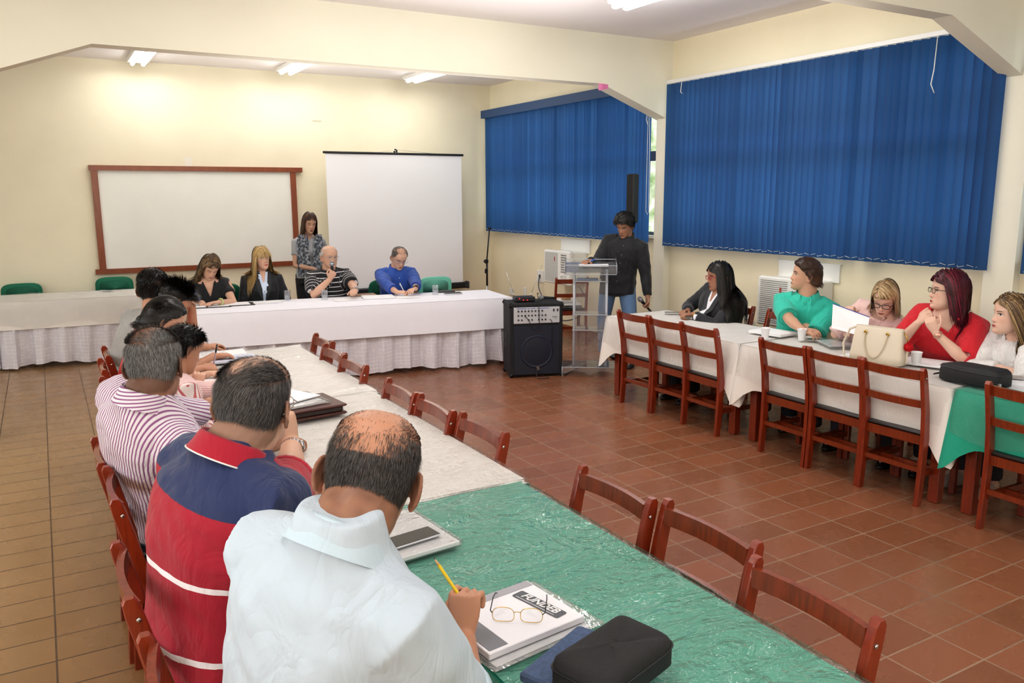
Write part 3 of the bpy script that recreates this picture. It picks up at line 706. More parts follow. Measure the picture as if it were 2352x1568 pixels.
HZ = [-.121, -.114, -.100, -.080, -.055, -.025, 0, .03, .06, .085, .104, .114, .119]
HW = [.010, .026, .040, .051, .060, .067, .071, .0745, .074, .066, .048, .030, .008]
HF = [.066, .080, .088, .087, .085, .085, .087, .092, .090, .076, .054, .032, .008]
HB = [.040, .010, -.018, -.042, -.066, -.084, -.094, -.100, -.098, -.086, -.062, -.040, -.012]
def head_grid(jaw=1.0, wide=1.0, feat=1.0, nz=64, na=96, grow=0.0, full=False):
    zs = [-.121+.240*(.5-.5*math.cos(PI*i/(nz-1))) for i in range(nz)]
    G = []
    for z in zs:
        w = interp(z, HZ, HW)*wide; f = interp(z, HZ, HF); b = interp(z, HZ, HB)
        if z < -.02: w *= 1+(jaw-1)*min(1, (-.02-z)/.06)
        mid = (f+b)/2-.01; row = []
        for k in range(na):
            a = 2*PI*k/na; c, s = math.cos(a), math.sin(a)
            x = w*math.copysign(abs(c)**.88, c); y = mid+((f-mid) if s > 0 else (mid-b))*math.copysign(abs(s)**.92, s); zz = z
            if feat and s > 0:
                ax = abs(x)
                g = lambda u, su, v, sv: math.exp(-(u/su)**2-(v/sv)**2)
                nw = interp(z, [-.048, -.038, -.02, .0, .014], [.012, .0125, .0085, .0065, .008])
                dy = interp(z, [-.052, -.046, -.040, -.034, -.022, -.008, .004, .016], [0, .010, .022, .0245, .018, .011, .006, 0])*math.exp(-(x/nw)**2)
                dy += .006*g(ax-.0125, .0055, z+.041, .006)
                dy -= .0085*g(ax-.031, .0145, z-.001, .011)
                dy += .0035*g(ax-.029, .020, z-.020, .0065)
                dy += .004*g(ax-.040, .018, z+.030, .018)
                dy += .0055*math.exp(-(x/.022)**2)*(math.exp(-((z+.063)/.0042)**2)+1.1*math.exp(-((z+.0725)/.005)**2))
                dy += .004*g(x, .03, z+.067, .018)
                dy -= .0035*g(x, .02, z+.083, .005)
                dy += .006*g(x, .020, z+.104, .011)
                y += dy*feat*min(1, s*2)
            row.append(V(x, y, zz))
        G.append(row)
    return G
class Parts:
    """closed pieces merged later into one continuous surface"""
    def __init__(s): s.mb = MB()
    def tube(s, pts, r, n=16, ends=True):
        pts = [Vector(p) for p in pts]; r = list(r) if isinstance(r, (list, tuple)) else [r]*len(pts)
        # rounded ends
        if ends:
            d0 = (pts[0]-pts[1]).normalized(); d1 = (pts[-1]-pts[-2]).normalized()
            a0 = [(pts[0]+d0*r[0]*math.sin(t), r[0]*math.cos(t)) for t in (1.35, .9, .45)]; a1 = [(pts[-1]+d1*r[-1]*math.sin(t), r[-1]*math.cos(t)) for t in (.45, .9, 1.35)]
            P = [p for p, _ in a0]+pts+[p for p, _ in a1]; R = [q for _, q in a0]+r+[q for _, q in a1]
        else: P, R = pts, r
        s.mb.tube(P, R, n)
    def ell(s, c, ax, R=None, n=16):
        R = R or Matrix.Identity(3); rings = []
        for i in range(1, 12):
            a = PI*i/12
            rings.append([Vector(c)+R@V(ax[0]*math.sin(a)*math.cos(2*PI*k/n), ax[1]*math.sin(a)*math.sin(2*PI*k/n), -ax[2]*math.cos(a)) for k in range(n)])
        s.mb.quad_strip(rings)
def remesh(mb, voxel, smooth=2, fac=.5):
    me = bpy.data.meshes.new('tmp'); me.from_pydata([tuple(v) for v in mb.v], [], mb.f); me.update()
    o = bpy.data.objects.new('tmp', me); col.objects.link(o)
    m = o.modifiers.new('r', 'REMESH'); m.mode = 'VOXEL'; m.voxel_size = voxel; m.use_smooth_shade = True
    if smooth:
        m2 = o.modifiers.new('s', 'SMOOTH'); m2.iterations = smooth; m2.factor = fac
    dg = bpy.context.evaluated_depsgraph_get(); dg.update()
    r = bpy.data.meshes.new_from_object(o.evaluated_get(dg), depsgraph=dg)
    bpy.data.objects.remove(o); bpy.data.meshes.remove(me); return r
def co_of(me):
    a = np.empty(len(me.vertices)*3, dtype=np.float32); me.vertices.foreach_get('co', a); return a.reshape(-1, 3)
def set_attr(me, name, arr, ty='FLOAT'):
    a = me.attributes.new(name, {'FLOAT': 'FLOAT', 'VEC': 'FLOAT_VECTOR', 'COL': 'FLOAT_COLOR'}[ty], 'POINT')
    a.data.foreach_set({'FLOAT': 'value', 'VEC': 'vector', 'COL': 'color'}[ty], np.ascontiguousarray(arr, dtype=np.float32).ravel())
def ik(S, W, l1, l2, hint):
    d = W-S; L = d.length
    if L > (l1+l2)*.995: k = (l1+l2)*.995/L; W = S+d*k; d = W-S; L = d.length
    u = d.normalized(); a = (l1*l1-l2*l2+L*L)/(2*L); h = math.sqrt(max(1e-6, l1*l1-a*a))
    hv = Vector(hint); hv = hv-u*hv.dot(u); hv.normalize()
    return S+u*a+hv*h, W
def seg_dist(P, A, B):
    A = np.array(A); B = np.array(B); d = B-A; t = np.clip(((P-A)@d)/(d@d), 0, 1); q = A+t[:, None]*d; return np.linalg.norm(P-q, axis=1), t

TT = [-.16, -.08, 0, .2, .4, .6, .76, .86, .93, .98, 1.03]
TA = {'m': [.09, .155, .172, .166, .160, .170, .176, .160, .118, .085, .060], 'f': [.09, .160, .178, .155, .140, .150, .152, .138, .102, .072, .050]}
TB = {'m': [.07, .115, .125, .120, .118, .124, .116, .100, .080, .066, .056], 'f': [.07, .120, .128, .108, .100, .120, .108, .090, .070, .056, .048]}
def finger_chain(o, X, Y, Z, base, L, r, curl, side=0.0):
    p = o+X*base[0]+Y*base[1]+Z*base[2]; d = (Y+X*side).normalized(); pts = [p-d*.012, p]; rr = [r, r]; ang = 0
    for f, c, q in ((.45, curl[0], 1.0), (.30, curl[1], .93), (.25, curl[2], .82)):
        ang += c; dd = d*math.cos(ang)-Z*math.sin(ang); p = p+dd*L*f; pts.append(p.copy()); rr.append(r*q)
    return pts, rr
def make_hand(pt, W, d, n, thumb, sc_=1.0, curl=(.5, .6, .4), grip=None, spread=.06, thumb_curl=.3):
    """W wrist, d finger direction, n back-of-hand normal, thumb = +1/-1 side (X = d x n * thumb)"""
    Y = Vector(d).normalized(); Z = Vector(n); Z = (Z-Y*Z.dot(Y)).normalized(); X = Y.cross(Z)*thumb; s = sc_
    prof = [(-.012, .024, .021), (.012, .030, .020), (.04, .038, .0175), (.070, .042, .0145), (.086, .040, .012)]
    rings = [[W+Y*y*s+X*a*s*math.cos(2*PI*k/20)+Z*b*s*math.sin(2*PI*k/20) for k in range(20)] for y, a, b in prof]
    pt.mb.quad_strip(rings)
    tips = []
    for i, (bx, L) in enumerate(((.0325, .072), (.011, .080), (-.0105, .074), (-.031, .060))):
        cu = curl[i] if isinstance(curl[0], (tuple, list)) else curl
        if i < 4 and not isinstance(curl[0], (tuple, list)): cu = tuple(c*(1+.08*i) for c in curl)
        P, R = finger_chain(W, X*s, Y*s, Z*s, (bx, .082, 0), L, .0088*s, cu, spread*(1.5-i))
        P = [p for p in P]; pt.tube(P, R, 10); tips.append(P[-1])
    b = W+X*.026*s+Y*.022*s-Z*.006*s
    d1 = (X*.72+Y*.62-Z*.35).normalized(); m1 = b+d1*.040*s
    d2 = (X*(.45-.8*thumb_curl)+Y*.85-Z*(.25+.6*thumb_curl)).normalized(); m2 = m1+d2*.032*s; m3 = m2+(d2*.9-X*.3*thumb_curl).normalized()*.024*s
    pt.tube([b-d1*.01, b, m1, m2, m3], [.014*s, .0145*s, .0115*s, .0105*s, .0085*s], 10)
    return tips, X, Y, Z

class Person:
    def __init__(s, label, pelvis, heading, head, hyaw, hpitch=0, hroll=0, sex='m', size=1.0, girth=1.0, belly=0.0, hs=1.0, jaw=1.0, wide=1.0,
                 skin='C99A7C', voxel=.005, twist=0, arms=None, standing=False, sleeve=(1, 1), sleeve_r=1.0, shirt=None, shirt_t=(-.10, 1.03), shirt_off=.014,
                 hands=(True, True), neck_r=1.0, knees=None, trousers=None, shoes=None, sh_drop=0, sh_w=None, neck=.050, noff=(0, 0, 0)):
        s.label, s.sex, s.size, s.hs, s.voxel, s.standing = label, sex, size, hs, voxel, standing
        P = Vector(pelvis); s.P = P; s.base = V(P.x, P.y, 0)
        s.root = thing('person', label, 'person', s.base)
        h = math.radians(heading); s.F = V(math.cos(h), math.sin(h), 0); s.R = V(math.sin(h), -math.cos(h), 0)
        hw = math.radians(heading+twist); s.CFw = V(math.cos(hw), math.sin(hw), 0); s.CRt = V(math.sin(hw), -math.cos(hw), 0)
        # head frame
        y = math.radians(hyaw); p = math.radians(hpitch); r = math.radians(hroll)
        Fh = V(math.cos(y)*math.cos(p), math.sin(y)*math.cos(p), math.sin(p)); Rh = V(math.sin(y), -math.cos(y), 0); Uh = Rh.cross(Fh)
        Rh2 = Rh*math.cos(r)+Uh*math.sin(r); Uh2 = Rh2.cross(Fh)
        s.HM = Matrix((Rh2, Fh, Uh2)).transposed(); s.H = Vector(head)   # local x=right,y=front,z=up
        s.skin = M.setdefault('skin'+skin, skin_mat('skin_'+skin, skin))
        neckbase = s.H + s.HM@V(0, -.035, -.10)*hs
        d = (P-neckbase); d = V(d.x*.35, d.y*.35, -1).normalized(); s.N = neckbase+d*neck*size+Vector(noff)
        # spine
        N = s.N; up0 = V(0, 0, 1)*(N-P).length*.35 - s.F*.02; L = (N-P).length; tn = (N-P).normalized()
        B = [P, P+up0, N-(tn*.75+V(0, 0, .25)).normalized()*L*.3, N]
        s.bz = lambda t: (B[0]*(1-t)**3+B[1]*3*t*(1-t)**2+B[2]*3*t*t*(1-t)+B[3]*t**3)
        def spine(t):
            if t < 0: p0 = B[0]; T = (B[1]-B[0]).normalized(); return p0+T*L*t, T
            if t > 1: T = (B[3]-B[2]).normalized(); return B[3]+T*L*(t-1), T
            return s.bz(t), ((s.bz(min(1, t+.02))-s.bz(max(0, t-.02))).normalized())
        s.spine = spine; s.L = L
        def frame(t):
            p0, T = spine(t); k = min(1, max(0, t)); Rt = (s.R*(1-k)+s.CRt*k).normalized(); Rt = (Rt-T*Rt.dot(T)).normalized(); Fw = T.cross(Rt); return p0, T, Rt, Fw
        s.frame = frame
        s.girth, s.belly = girth, belly
        p0, T, Rt, Fw = frame(.86)
        sw = (sh_w if sh_w else (.178 if sex == 'm' else .152))*size*(1+.35*(girth-1))
        s.S = [p0+Rt*sw*q-T*(.026+sh_drop) for q in (-1, 1)]   # 0 left, 1 right
        l1, l2 = .285*size, .245*size
        arms = arms or [dict(), dict()]; s.E = []; s.Wr = []
        for i, a in enumerate(arms):
            q = -1 if i == 0 else 1
            W = Vector(a.get('w', tuple(s.S[i]+s.F*.22-V(0, 0, .26)+Rt*.0*q)))
            hint = a.get('hint', tuple(-V(0, 0, 1)+Rt*q*.5-s.F*.35))
            e, w2 = ik(s.S[i], W, l1, l2, hint); s.E.append(e); s.Wr.append(w2)
        s.arms = arms; g = girth; ag = 1+.55*(g-1); am = (1.0 if sex == 'm' else .84)*ag*size
        s.am = am
        pt = Parts(); s.torso_rings(pt, 0)
        hb = s.H+s.HM@V(0, -.022, -.055)*hs; nr = (.060 if sex == 'm' else .049)*neck_r*hs
        mid = (hb+N)/2+s.HM@V(0, -.004, 0)
        pt.tube([N-T*.05, N, mid, hb], [nr*1.25, nr*1.08, nr, nr*.98], 20)
        for i in (0, 1):
            q = -1 if i == 0 else 1
            S, E, W = s.S[i], s.E[i], s.Wr[i]; inn = frame(.84)[0]+frame(.84)[2]*q*.09
            pt.tube([inn, S, S.lerp(E, .35), S.lerp(E, .75), E, E.lerp(W, .3), E.lerp(W, .7), W], [.062*am, .056*am, .052*am, .043*am, .039*am, .041*am, .031*am, .0255*am], 18)
            a = arms[i]
            if hands[i]:
                ax = (W-E).normalized(); dd = Vector(a.get('d', ax)); n = Vector(a.get('n', (0, 0, 1)))
                # thumb side: for the right hand, palm down & fingers forward, thumb points left
                tips, X, Y, Z = make_hand(pt, W+dd.normalized()*.008, dd, n, -1 if i == 1 else 1, size*(1.0 if sex == 'm' else .9)*a.get('hsz', 1), a.get('curl', (.5, .6, .4)), spread=a.get('spread', .05), thumb_curl=a.get('tc', .3))
                a['tips'] = tips; a['fr'] = (X, Y, Z)
        # legs
        s.legs = []
        for q in (-1, 1):
            hip = P+s.R*q*.09*size*g**.5-V(0, 0, .0)
            if standing:
                kn, an = (P+s.R*q*.10+s.F*.03-V(0, 0, P.z-.50*size)), P+s.R*q*.12-s.F*.02-V(0, 0, P.z-.09)
                if knees: kn, an = Vector(knees[0 if q < 0 else 1][0]), Vector(knees[0 if q < 0 else 1][1])
            else:
                kn = P+s.R*q*.11+s.F*.43*size; kn.z = .50*size; an = kn+s.F*(-.04)+V(0, 0, 0); an.z = .09
                if knees: kn, an = Vector(knees[0 if q < 0 else 1][0]), Vector(knees[0 if q < 0 else 1][1])
            s.legs.append((hip, kn, an)); lg = size*g**.5*.92
            pt.tube([hip, hip.lerp(kn, .5), kn, kn.lerp(an, .3), kn.lerp(an, .75), an], [.082*lg, .072*lg, .054*lg, .052*lg, .036*lg, .032*lg], 16)
            pt.tube([an-s.F*.03-V(0,0,.03), an+s.F*.05-V(0,0,.045), an+s.F*.15-V(0,0,.06)], [.033, .032, .022], 12)
        # head
        G = head_grid(jaw, wide); pt.mb.quad_strip([[s.H+s.HM@(v*hs) for v in row] for row in G])
        for q in (-1, 1):
            c = V(q*.0735*wide, -.012, -.012); 
            pts = []
            for k in range(14):
                a = 2*PI*k/14; yy = .017*math.cos(a)*(1.0 if math.sin(a) > 0 else .72); z2 = .031*math.sin(a)
                pts.append(s.H+s.HM@((c+V(q*(.006+.010*max(0, -math.cos(a))), yy-.004, z2+.12*yy))*hs))
            pt.mb.tube(pts, .0048*hs, 8, closed=True)
            Rm = s.HM@Matrix.Rotation(q*.45, 3, 'Z')
            pt.ell(s.H+s.HM@((c+V(q*.006, -.003, 0))*hs), (.0045*hs, .015*hs, .029*hs), Rm)
            pt.tube([s.H+s.HM@((c+V(q*.004, .004, -.026))*hs), s.H+s.HM@((c+V(q*.005, .005, -.031))*hs)], .006*hs, 8)
        me = remesh(pt.mb, voxel, 2, .45)
        s.bodyco = co_of(me)
        s.bvh = BVHTree.FromPolygons([v.co for v in me.vertices], [tuple(p.vertices) for p in me.polygons])
        s.body_me = me; me.transform(Matrix.Translation(-s.base)); me.materials.clear(); me.materials.append(s.skin)
        s.body = raw('body', me, s.root)
        s.jaw, s.wide = jaw, wide
        s.tint(None)
        if shirt:
            s.make_shirt(shirt, sleeve, shirt_t, shirt_off, sleeve_r)
        if trousers: s.make_trousers(trousers)
        if shoes: s.make_shoes(shoes)
    def torso_rings(s, pt, off, t0=-.16, t1=1.03, fat=0, wadd=0):
        rings = []; ts = [t for t in np.linspace(t0, t1, 22)]
        for t in ts:
            p, T, Rt, Fw = s.frame(t); k = s.size
            tt_ = max(t, -.02) if s.standing and t > t0+.02 else t
            a = interp(tt_, TT, TA[s.sex])*k*s.girth+off+wadd; b = interp(tt_, TT, TB[s.sex])*k*s.girth**1.15+off+fat
            bl = s.belly*math.exp(-((t-.22)/.28)**2); bust = (.022*math.exp(-((t-.62)/.12)**2) if s.sex == 'f' else 0)*k
            if t <= t0+.001 or t >= t1-.001: a *= .85; b *= .85
            ring = []
            for j in range(32):
                an = 2*PI*j/32; c, sn = math.cos(an), math.sin(an)
                x = a*math.copysign(abs(c)**.85, c); y = b*math.copysign(abs(sn)**.9, sn)
                if sn > 0: y += bl*abs(sn)+bust*abs(sn)**.5
                ring.append(p+Rt*x+Fw*y)
            rings.append(ring)
        pt.mb.quad_strip(rings)
    def hl(s, co):   # world -> head local (numpy)
        R = np.array(s.HM); return ((co-np.array(s.H))@R)/s.hs
    def tint(s, hairfn, beard=0, blush=.09, hairc=(.15, .13, .12)):
        co = s.bodyco; l = s.hl(co); x, y, z = l[:, 0], l[:, 1], l[:, 2]
        col_ = np.ones((len(co), 4), dtype=np.float32)
        inh = (np.abs(x) < .1) & (np.abs(y) < .14) & (z > -.14) & (z < .14)
        bl = (np.exp(-((np.abs(x)-.042)/.02)**2-((z+.032)/.02)**2)+np.exp(-(x/.014)**2-((z+.036)/.012)**2))*(y > .03)*inh+((np.abs(x) > .076)*inh)*.9
        for k, f in ((1, 1.0), (2, 1.0)): col_[:, k] *= 1-blush*f*np.clip(bl, 0, 1)
        sock = np.exp(-((np.abs(x)-.031)/.016)**2-((z-.002)/.011)**2)*(y > .04)*inh
        col_[:, :3] *= (1-.18*sock)[:, None]
        if beard:
            bd = np.clip(1-np.abs(z+.085)/.045, 0, 1)*(y > -.01)*(z < -.045)*inh
            bd = bd*(1-np.exp(-(x/.022)**2-((z+.068)/.009)**2))
            col_[:, :3] *= (1-beard*bd)[:, None]
        if hairfn is not None:
            m = np.array([hairfn(Vector(p)) if i_ else 0 for p, i_ in zip(l, inh)]); m = np.clip(m, 0, 1)[:, None]
            col_[:, :3] = col_[:, :3]*(1-m)+np.array(hairc)[None]*m
        me = s.body_me
        if 'tint' in me.attributes: me.attributes.remove(me.attributes['tint'])
        set_attr(me, 'tint', col_, 'COL')
    def make_shirt(s, mat, sleeve, st, off, sr):
        pt = Parts(); s.torso_rings(pt, off, st[0], st[1]); am = s.am*sr; s.sleeve_end = []
        for i in (0, 1):
            q = -1 if i == 0 else 1; S, E, W = s.S[i], s.E[i], s.Wr[i]; f = sleeve[i]
            inn = s.frame(.84)[0]+s.frame(.84)[2]*q*.09
            pts = [inn, S]; rr = [.074*am, .068*am+off*.3]
            def at(u): return S.lerp(E, u) if u <= 1 else E.lerp(W, u-1)
            us = [u for u in (.3, .6, .85, 1.0, 1.3, 1.6, 1.9, 2.0) if u < f-.03]+[f]
            for u in us:
                r0 = interp(u, [0, .5, 1, 1.4, 2], [.066, .061, .052, .048, .036]); pts.append(at(u)); rr.append(r0*am+(.004 if f < 1.2 else 0))
            if f > 0: pt.tube(pts, rr, 20, ends=False)
            s.sleeve_end.append((at(f), rr[-1], (at(f)-at(max(0, f-.1))).normalized()))
        me = remesh(pt.mb, max(.0065, s.voxel*1.35), 4, .5)
        co = co_of(me).astype(float)
        # gentle folds in the cloth itself
        nrm = np.empty(len(co)*3, dtype=np.float32); me.vertices.foreach_get('normal', nrm); nrm = nrm.reshape(-1, 3)
        k = s.size; ph = np.sin(co[:, 0]*31+np.sin(co[:, 2]*17)*2+co[:, 1]*13)*np.sin(co[:, 2]*23+co[:, 0]*11+np.sin(co[:, 1]*19)*2)
        ph2 = np.sin(co[:, 0]*63+co[:, 2]*41)*np.sin(co[:, 1]*57-co[:, 2]*29)
        co2 = co+nrm*(ph*.0035+ph2*.0016)[:, None]
        me.vertices.foreach_set('co', co2.astype(np.float32).ravel())
        s.set_rest(me, co)
        s.shirt_co = co2
        s.sbvh = BVHTree.FromPolygons([Vector(v) for v in co2], [tuple(p.vertices) for p in me.polygons])
        me.transform(Matrix.Translation(-s.base)); me.materials.clear(); me.materials.append(mat)
        s.shirt_me = me; s.shirt = raw('shirt', me, s.root)
    def set_rest(s, me, co):
        # torso coordinates
        ts = np.linspace(-.2, 1.1, 40); C = np.array([s.spine(t)[0] for t in ts])
        D = ((co[:, None, :]-C[None])**2).sum(2); ix = D.argmin(1)
        fr = [s.frame(t) for t in ts]; Rt = np.array([f[2] for f in fr])[ix]; Fw = np.array([f[3] for f in fr])[ix]; T = np.array([f[1] for f in fr])[ix]
        dv = co-C[ix]; u = (dv*Rt).sum(1); v = (dv*Fw).sum(1); w = ts[ix]*s.L+(dv*T).sum(1)
        rest = np.stack([u, v, w], 1); seg = np.zeros(len(co)); dt = np.sqrt(D.min(1))
        for i in (0, 1):
            S, E, W = s.S[i], s.E[i], s.Wr[i]
            d1, t1 = seg_dist(co, S, E); d2, t2 = seg_dist(co, E, W); q = -1 if i == 0 else 1
            al = np.where(d1 < d2, t1, 1+t2); dd = np.minimum(d1, d2)
            k = (dd < .115) & ((u*q > .150*s.size*s.girth**.4) | (al > .3)) & ((al > .13) | (d2 < d1)) & (dd < dt*.98)
            seg = np.where(k, al+.001, seg)
            ax = (E-S).normalized(); ref = s.frame(.8)[3]; ref = (ref-ax*ref.dot(ax)).normalized(); r2 = ax.cross(ref)
            p = co-np.array(S); a = np.arctan2(p@np.array(r2), p@np.array(ref))
            rest[k, 0] = a[k]*.062; rest[k, 2] = 2+al[k]*.3; rest[k, 1] = q
        set_attr(me, 'rest', rest, 'VEC'); set_attr(me, 'seg', seg)
    def open_neck(s, poly):
        """remove the shirt cloth inside a polygon given in chest coordinates (x lateral, z down from the collar along the spine)"""
        import bmesh
        me = s.shirt_me; p, T, Rt, Fw = s.frame(.97); bm = bmesh.new(); bm.from_mesh(me); dele = []
        for f in bm.faces:
            c = f.calc_center_median()+s.base-p
            if c.dot(Fw) < .015: continue
            x, z = c.dot(Rt), -c.dot(T); ins = False; j = len(poly)-1
            for i in range(len(poly)):
                xi, zi = poly[i]; xj, zj = poly[j]
                if (zi > z) != (zj > z) and x < (xj-xi)*(z-zi)/(zj-zi)+xi: ins = not ins
                j = i
            if ins: dele.append(f)
        bmesh.ops.delete(bm, geom=dele, context='FACES'); bm.to_mesh(me); bm.free()
        path = poly[1:]+[poly[0]]; fine = []
        for a, b in zip(path[:-1], path[1:]):
            for k in range(6): fine.append((a[0]+(b[0]-a[0])*k/6, a[1]+(b[1]-a[1])*k/6))
        fine = [(x, z) for x, z in fine+[path[-1]] if z > -.012]
        s.chest_strip('neckline_trim', me.materials[0], fine, .016, lift=.0025)
    def chest_strip(s, name, mat, pts, w, parent=None, lift=.006, thick=0, bvh=None):
        """a ribbon laid on the shirt front; pts in chest coordinates (x, z, side shift)"""
        p, T, Rt, Fw = s.frame(.97); b = bvh or s.sbvh; mb = MB(); mb.sm = True; P = [[], [], []]
        def hit(x, z):
            o = p+Rt*x-T*z+Fw*.5; h = b.ray_cast(o, -Fw, 1.0); q = h[0] if h[0] else p+Rt*x-T*z+Fw*.1; return q+Fw*lift-s.base
        for i, (x, z) in enumerate(pts):
            x0, z0 = pts[max(i-1, 0)]; x1, z1 = pts[min(i+1, len(pts)-1)]; dx, dz = x1-x0, z1-z0; L = math.hypot(dx, dz) or 1; nx, nz = -dz/L, dx/L
            ww = w[i] if isinstance(w, (list, tuple)) else w
            for k, q in enumerate((-.5, 0, .5)): P[k].append(hit(x+nx*ww*q, z+nz*ww*q))
        mb.grid(P); return mb.build(name, mat, parent or s.root)
    def chest_poly(s, name, mat, poly, lift=.004, parent=None, n=5, t=.97):
        p, T, Rt, Fw = s.frame(t); mb = MB(); mb.sm = True; cx = sum(a for a, _ in poly)/len(poly); cz = sum(b for _, b in poly)/len(poly)
        out = []
        for i in range(len(poly)):
            a, b2 = poly[i], poly[(i+1) % len(poly)]
            for k in range(4): out.append((a[0]+(b2[0]-a[0])*k/4, a[1]+(b2[1]-a[1])*k/4))
        rings = []
        for j in range(n+1):
            f = j/n*.999+.001; ring = []
            for x, z in out:
                xx, zz = cx+(x-cx)*f, cz+(z-cz)*f; o = p+Rt*xx-T*zz+Fw*.5; h = s.sbvh.ray_cast(o, -Fw, 1.0); q = h[0] if h[0] else p+Rt*xx-T*zz+Fw*.08
                ring.append(q+Fw*lift-s.base)
            rings.append(ring)
        mb.quad_strip(rings, True, False); return mb.build(name, mat, parent or s.root)
    def collar(s, mat, h=.036, r=.066, flare=.022, gap=.5, drop=.045, stand=.0, edge=None, name='collar', tilt=0):
        p, T, Rt, Fw = s.frame(.985); hb = s.H+s.HM@V(0, -.022, -.055)*s.hs; ax = (hb-s.N).normalized()
        ax = (ax+T*.8).normalized(); Rt = (Rt-ax*Rt.dot(ax)).normalized(); Fw = ax.cross(Rt); o = s.N+ax*stand+Fw*.004
        k = s.size*(1+.3*(s.girth-1)); na = 44; rows = []
        for j, (dr, dz) in enumerate(((.000, -.035), (-.001, h*.4), (.002, h*.8), (.006, h), (.011, h*.8), (flare*.8, h*.05), (flare*1.1, -.022))):
            row = []
            for i in range(na+1):
                a = PI/2+gap*.5+(2*PI-gap)*i/na; fr = max(0, math.sin(a)); 
                rr = (r+dr)*k; low = (-drop*fr**3 if j >= 5 else 0)*(1 if j == 6 else .6)
                zz = dz+low-.022*fr*(1 if j < 5 else 1)
                row.append(o+Rt*rr*1.0*math.cos(a)+Fw*(rr*1.02*math.sin(a)+(.006+.012*fr)*(j >= 5))+ax*zz-s.base)
            rows.append(row)
        mb = MB(); mb.sm = True; mb.grid(rows); c = mb.build(name, mat, s.root)
        if edge:
            mb = MB(); mb.tube([q for q in rows[-1]], .0024, 6); mb.build('collar_edge', edge, c)
        return c
    def cuffs(s, mat, w=.02, idx=(0, 1), name='cuff', k=1.03):
        for i in idx:
            c, r, d = s.sleeve_end[i]; mb = MB(); u = d.orthogonal().normalized(); v = d.cross(u)
            rings = [[c+d*z-s.base+(u*math.cos(2*PI*q/24)+v*math.sin(2*PI*q/24))*r*kk for q in range(24)] for z, kk in ((-w, k-.02), (-w, k), (.002, k+.02), (.004, k-.02), (-.01, k-.12))]
            mb.sm = True; mb.quad_strip(rings, True, False); mb.build(name, mat, s.root)
    def make_trousers(s, mat, belt=None):
        pt = Parts(); s.torso_rings(pt, .010, -.17, .12); lg = s.size*s.girth**.5
        for hip, kn, an in s.legs:
            e = an+V(0, 0, .02)
            pt.tube([hip, hip.lerp(kn, .5), kn, kn.lerp(e, .4), e], [.098*lg, .086*lg, .070*lg, .064*lg, .060*lg], 18, ends=False)
        me = remesh(pt.mb, .011, 3); me.transform(Matrix.Translation(-s.base)); me.materials.clear(); me.materials.append(mat); raw('trousers', me, s.root)
    def make_shoes(s, mat, n='shoe'):
        for hip, kn, an in s.legs:
            o = V(an.x, an.y, 0); F = s.F; R = s.R; rings = []
            for z, k in ((0, .96), (.012, 1.0), (.02, .97), (.045, .9), (.07, .62), (.095, .42)):
                ring = []
                for q in range(24):
                    a = 2*PI*q/24; c, sn = math.cos(a), math.sin(a)
                    y = .05+.135*sn if z < .05 else (.03+.11*sn if z < .08 else .0+.055*sn)
                    w = .046*(1 if sn < .3 else 1.03)*abs(c)**.8*math.copysign(1, c)
                    ring.append(o+F*(y*k+(.0))+R*w*k+V(0, 0, z)-s.base)
                rings.append(ring)
            mb = MB(); mb.sm = True; mb.quad_strip(rings); mb.build(n, mat, s.root)
    # ---- face
    def fproj(s, x, z, lift=.0009):
        o = s.H+s.HM@(V(x, .2, z)*s.hs); h = s.bvh.ray_cast(o, -(s.HM@V(0, 1, 0)), .3)
        q = h[0] if h[0] else s.H+s.HM@(V(x, .085, z)*s.hs)
        return q+(s.HM@V(0, lift, 0))-s.base
    def fpatch(s, mb, outline, lift=.0009, n=3):
        cx = sum(a for a, _ in outline)/len(outline); cz = sum(b for _, b in outline)/len(outline)
        rings = [[s.fproj(cx+(x-cx)*f, cz+(z-cz)*f, lift) for x, z in outline] for f in np.linspace(.02, 1, n+1)]
        sm = mb.sm; mb.sm = True; mb.quad_strip(rings, True, False); mb.sm = sm
    def face(s, eyes='open', lip='B0655A', brow='3A2A20', brow_w=.0034, iris='3B2A1E', smile=0, look=0, wide_=1.0, mouth_w=.023, lash='2A1C18', lip_t=1.0, makeup=False):
        mk = lambda n, c, r=.4: M.setdefault('fc'+n+c, pm(n+'_'+c, c, r))
        for q in (-1, 1):
            cx = q*.0315
            if eyes != 'closed':
                hgt = .0062 if eyes == 'open' else .0038; zc = 0 if eyes == 'open' else -.0015
                mb = MB(); s.fpatch(mb, [(cx+.0145*math.cos(a), zc+hgt*math.sin(a)*(1 if math.sin(a) > 0 else .8)) for a in np.linspace(0, 2*PI, 20)[:-1]], .0012)
                e = mb.build('eye', mk('eye_white', 'E6E0DA', .2), s.root)
                mb = MB(); s.fpatch(mb, [(cx+look+.0056*math.cos(a), max(-hgt*.75, min(hgt*.85, .0056*math.sin(a)))+zc) for a in np.linspace(0, 2*PI, 14)[:-1]], .0017); mb.build('iris', mk('iris', iris, .15), e)
            mb = MB(); zc = .0002 if eyes == 'open' else -.004; hh = .0062 if eyes == 'open' else (.0038 if eyes == 'half' else -.0035)
            up = [(cx+.016*u, (zc if eyes == 'open' else (-.0015 if eyes == 'half' else -.003))+hh*(1-u*u)) for u in np.linspace(-1, 1, 11)]
            th = .0018 if not makeup else .0026
            mb.sm = True; mb.grid([[s.fproj(x, z-th*.3, .0019) for x, z in up], [s.fproj(x, z+th, .0019) for x, z in up]]); mb.build('eyelash', mk('lash', lash, .6), s.root)
            mb = MB(); mb.sm = True; bw = [(cx+q*.019*u+q*.001, .0175+.004*(1-(u-.25)**2)-.001*abs(u)) for u in np.linspace(-1, 1, 11)]
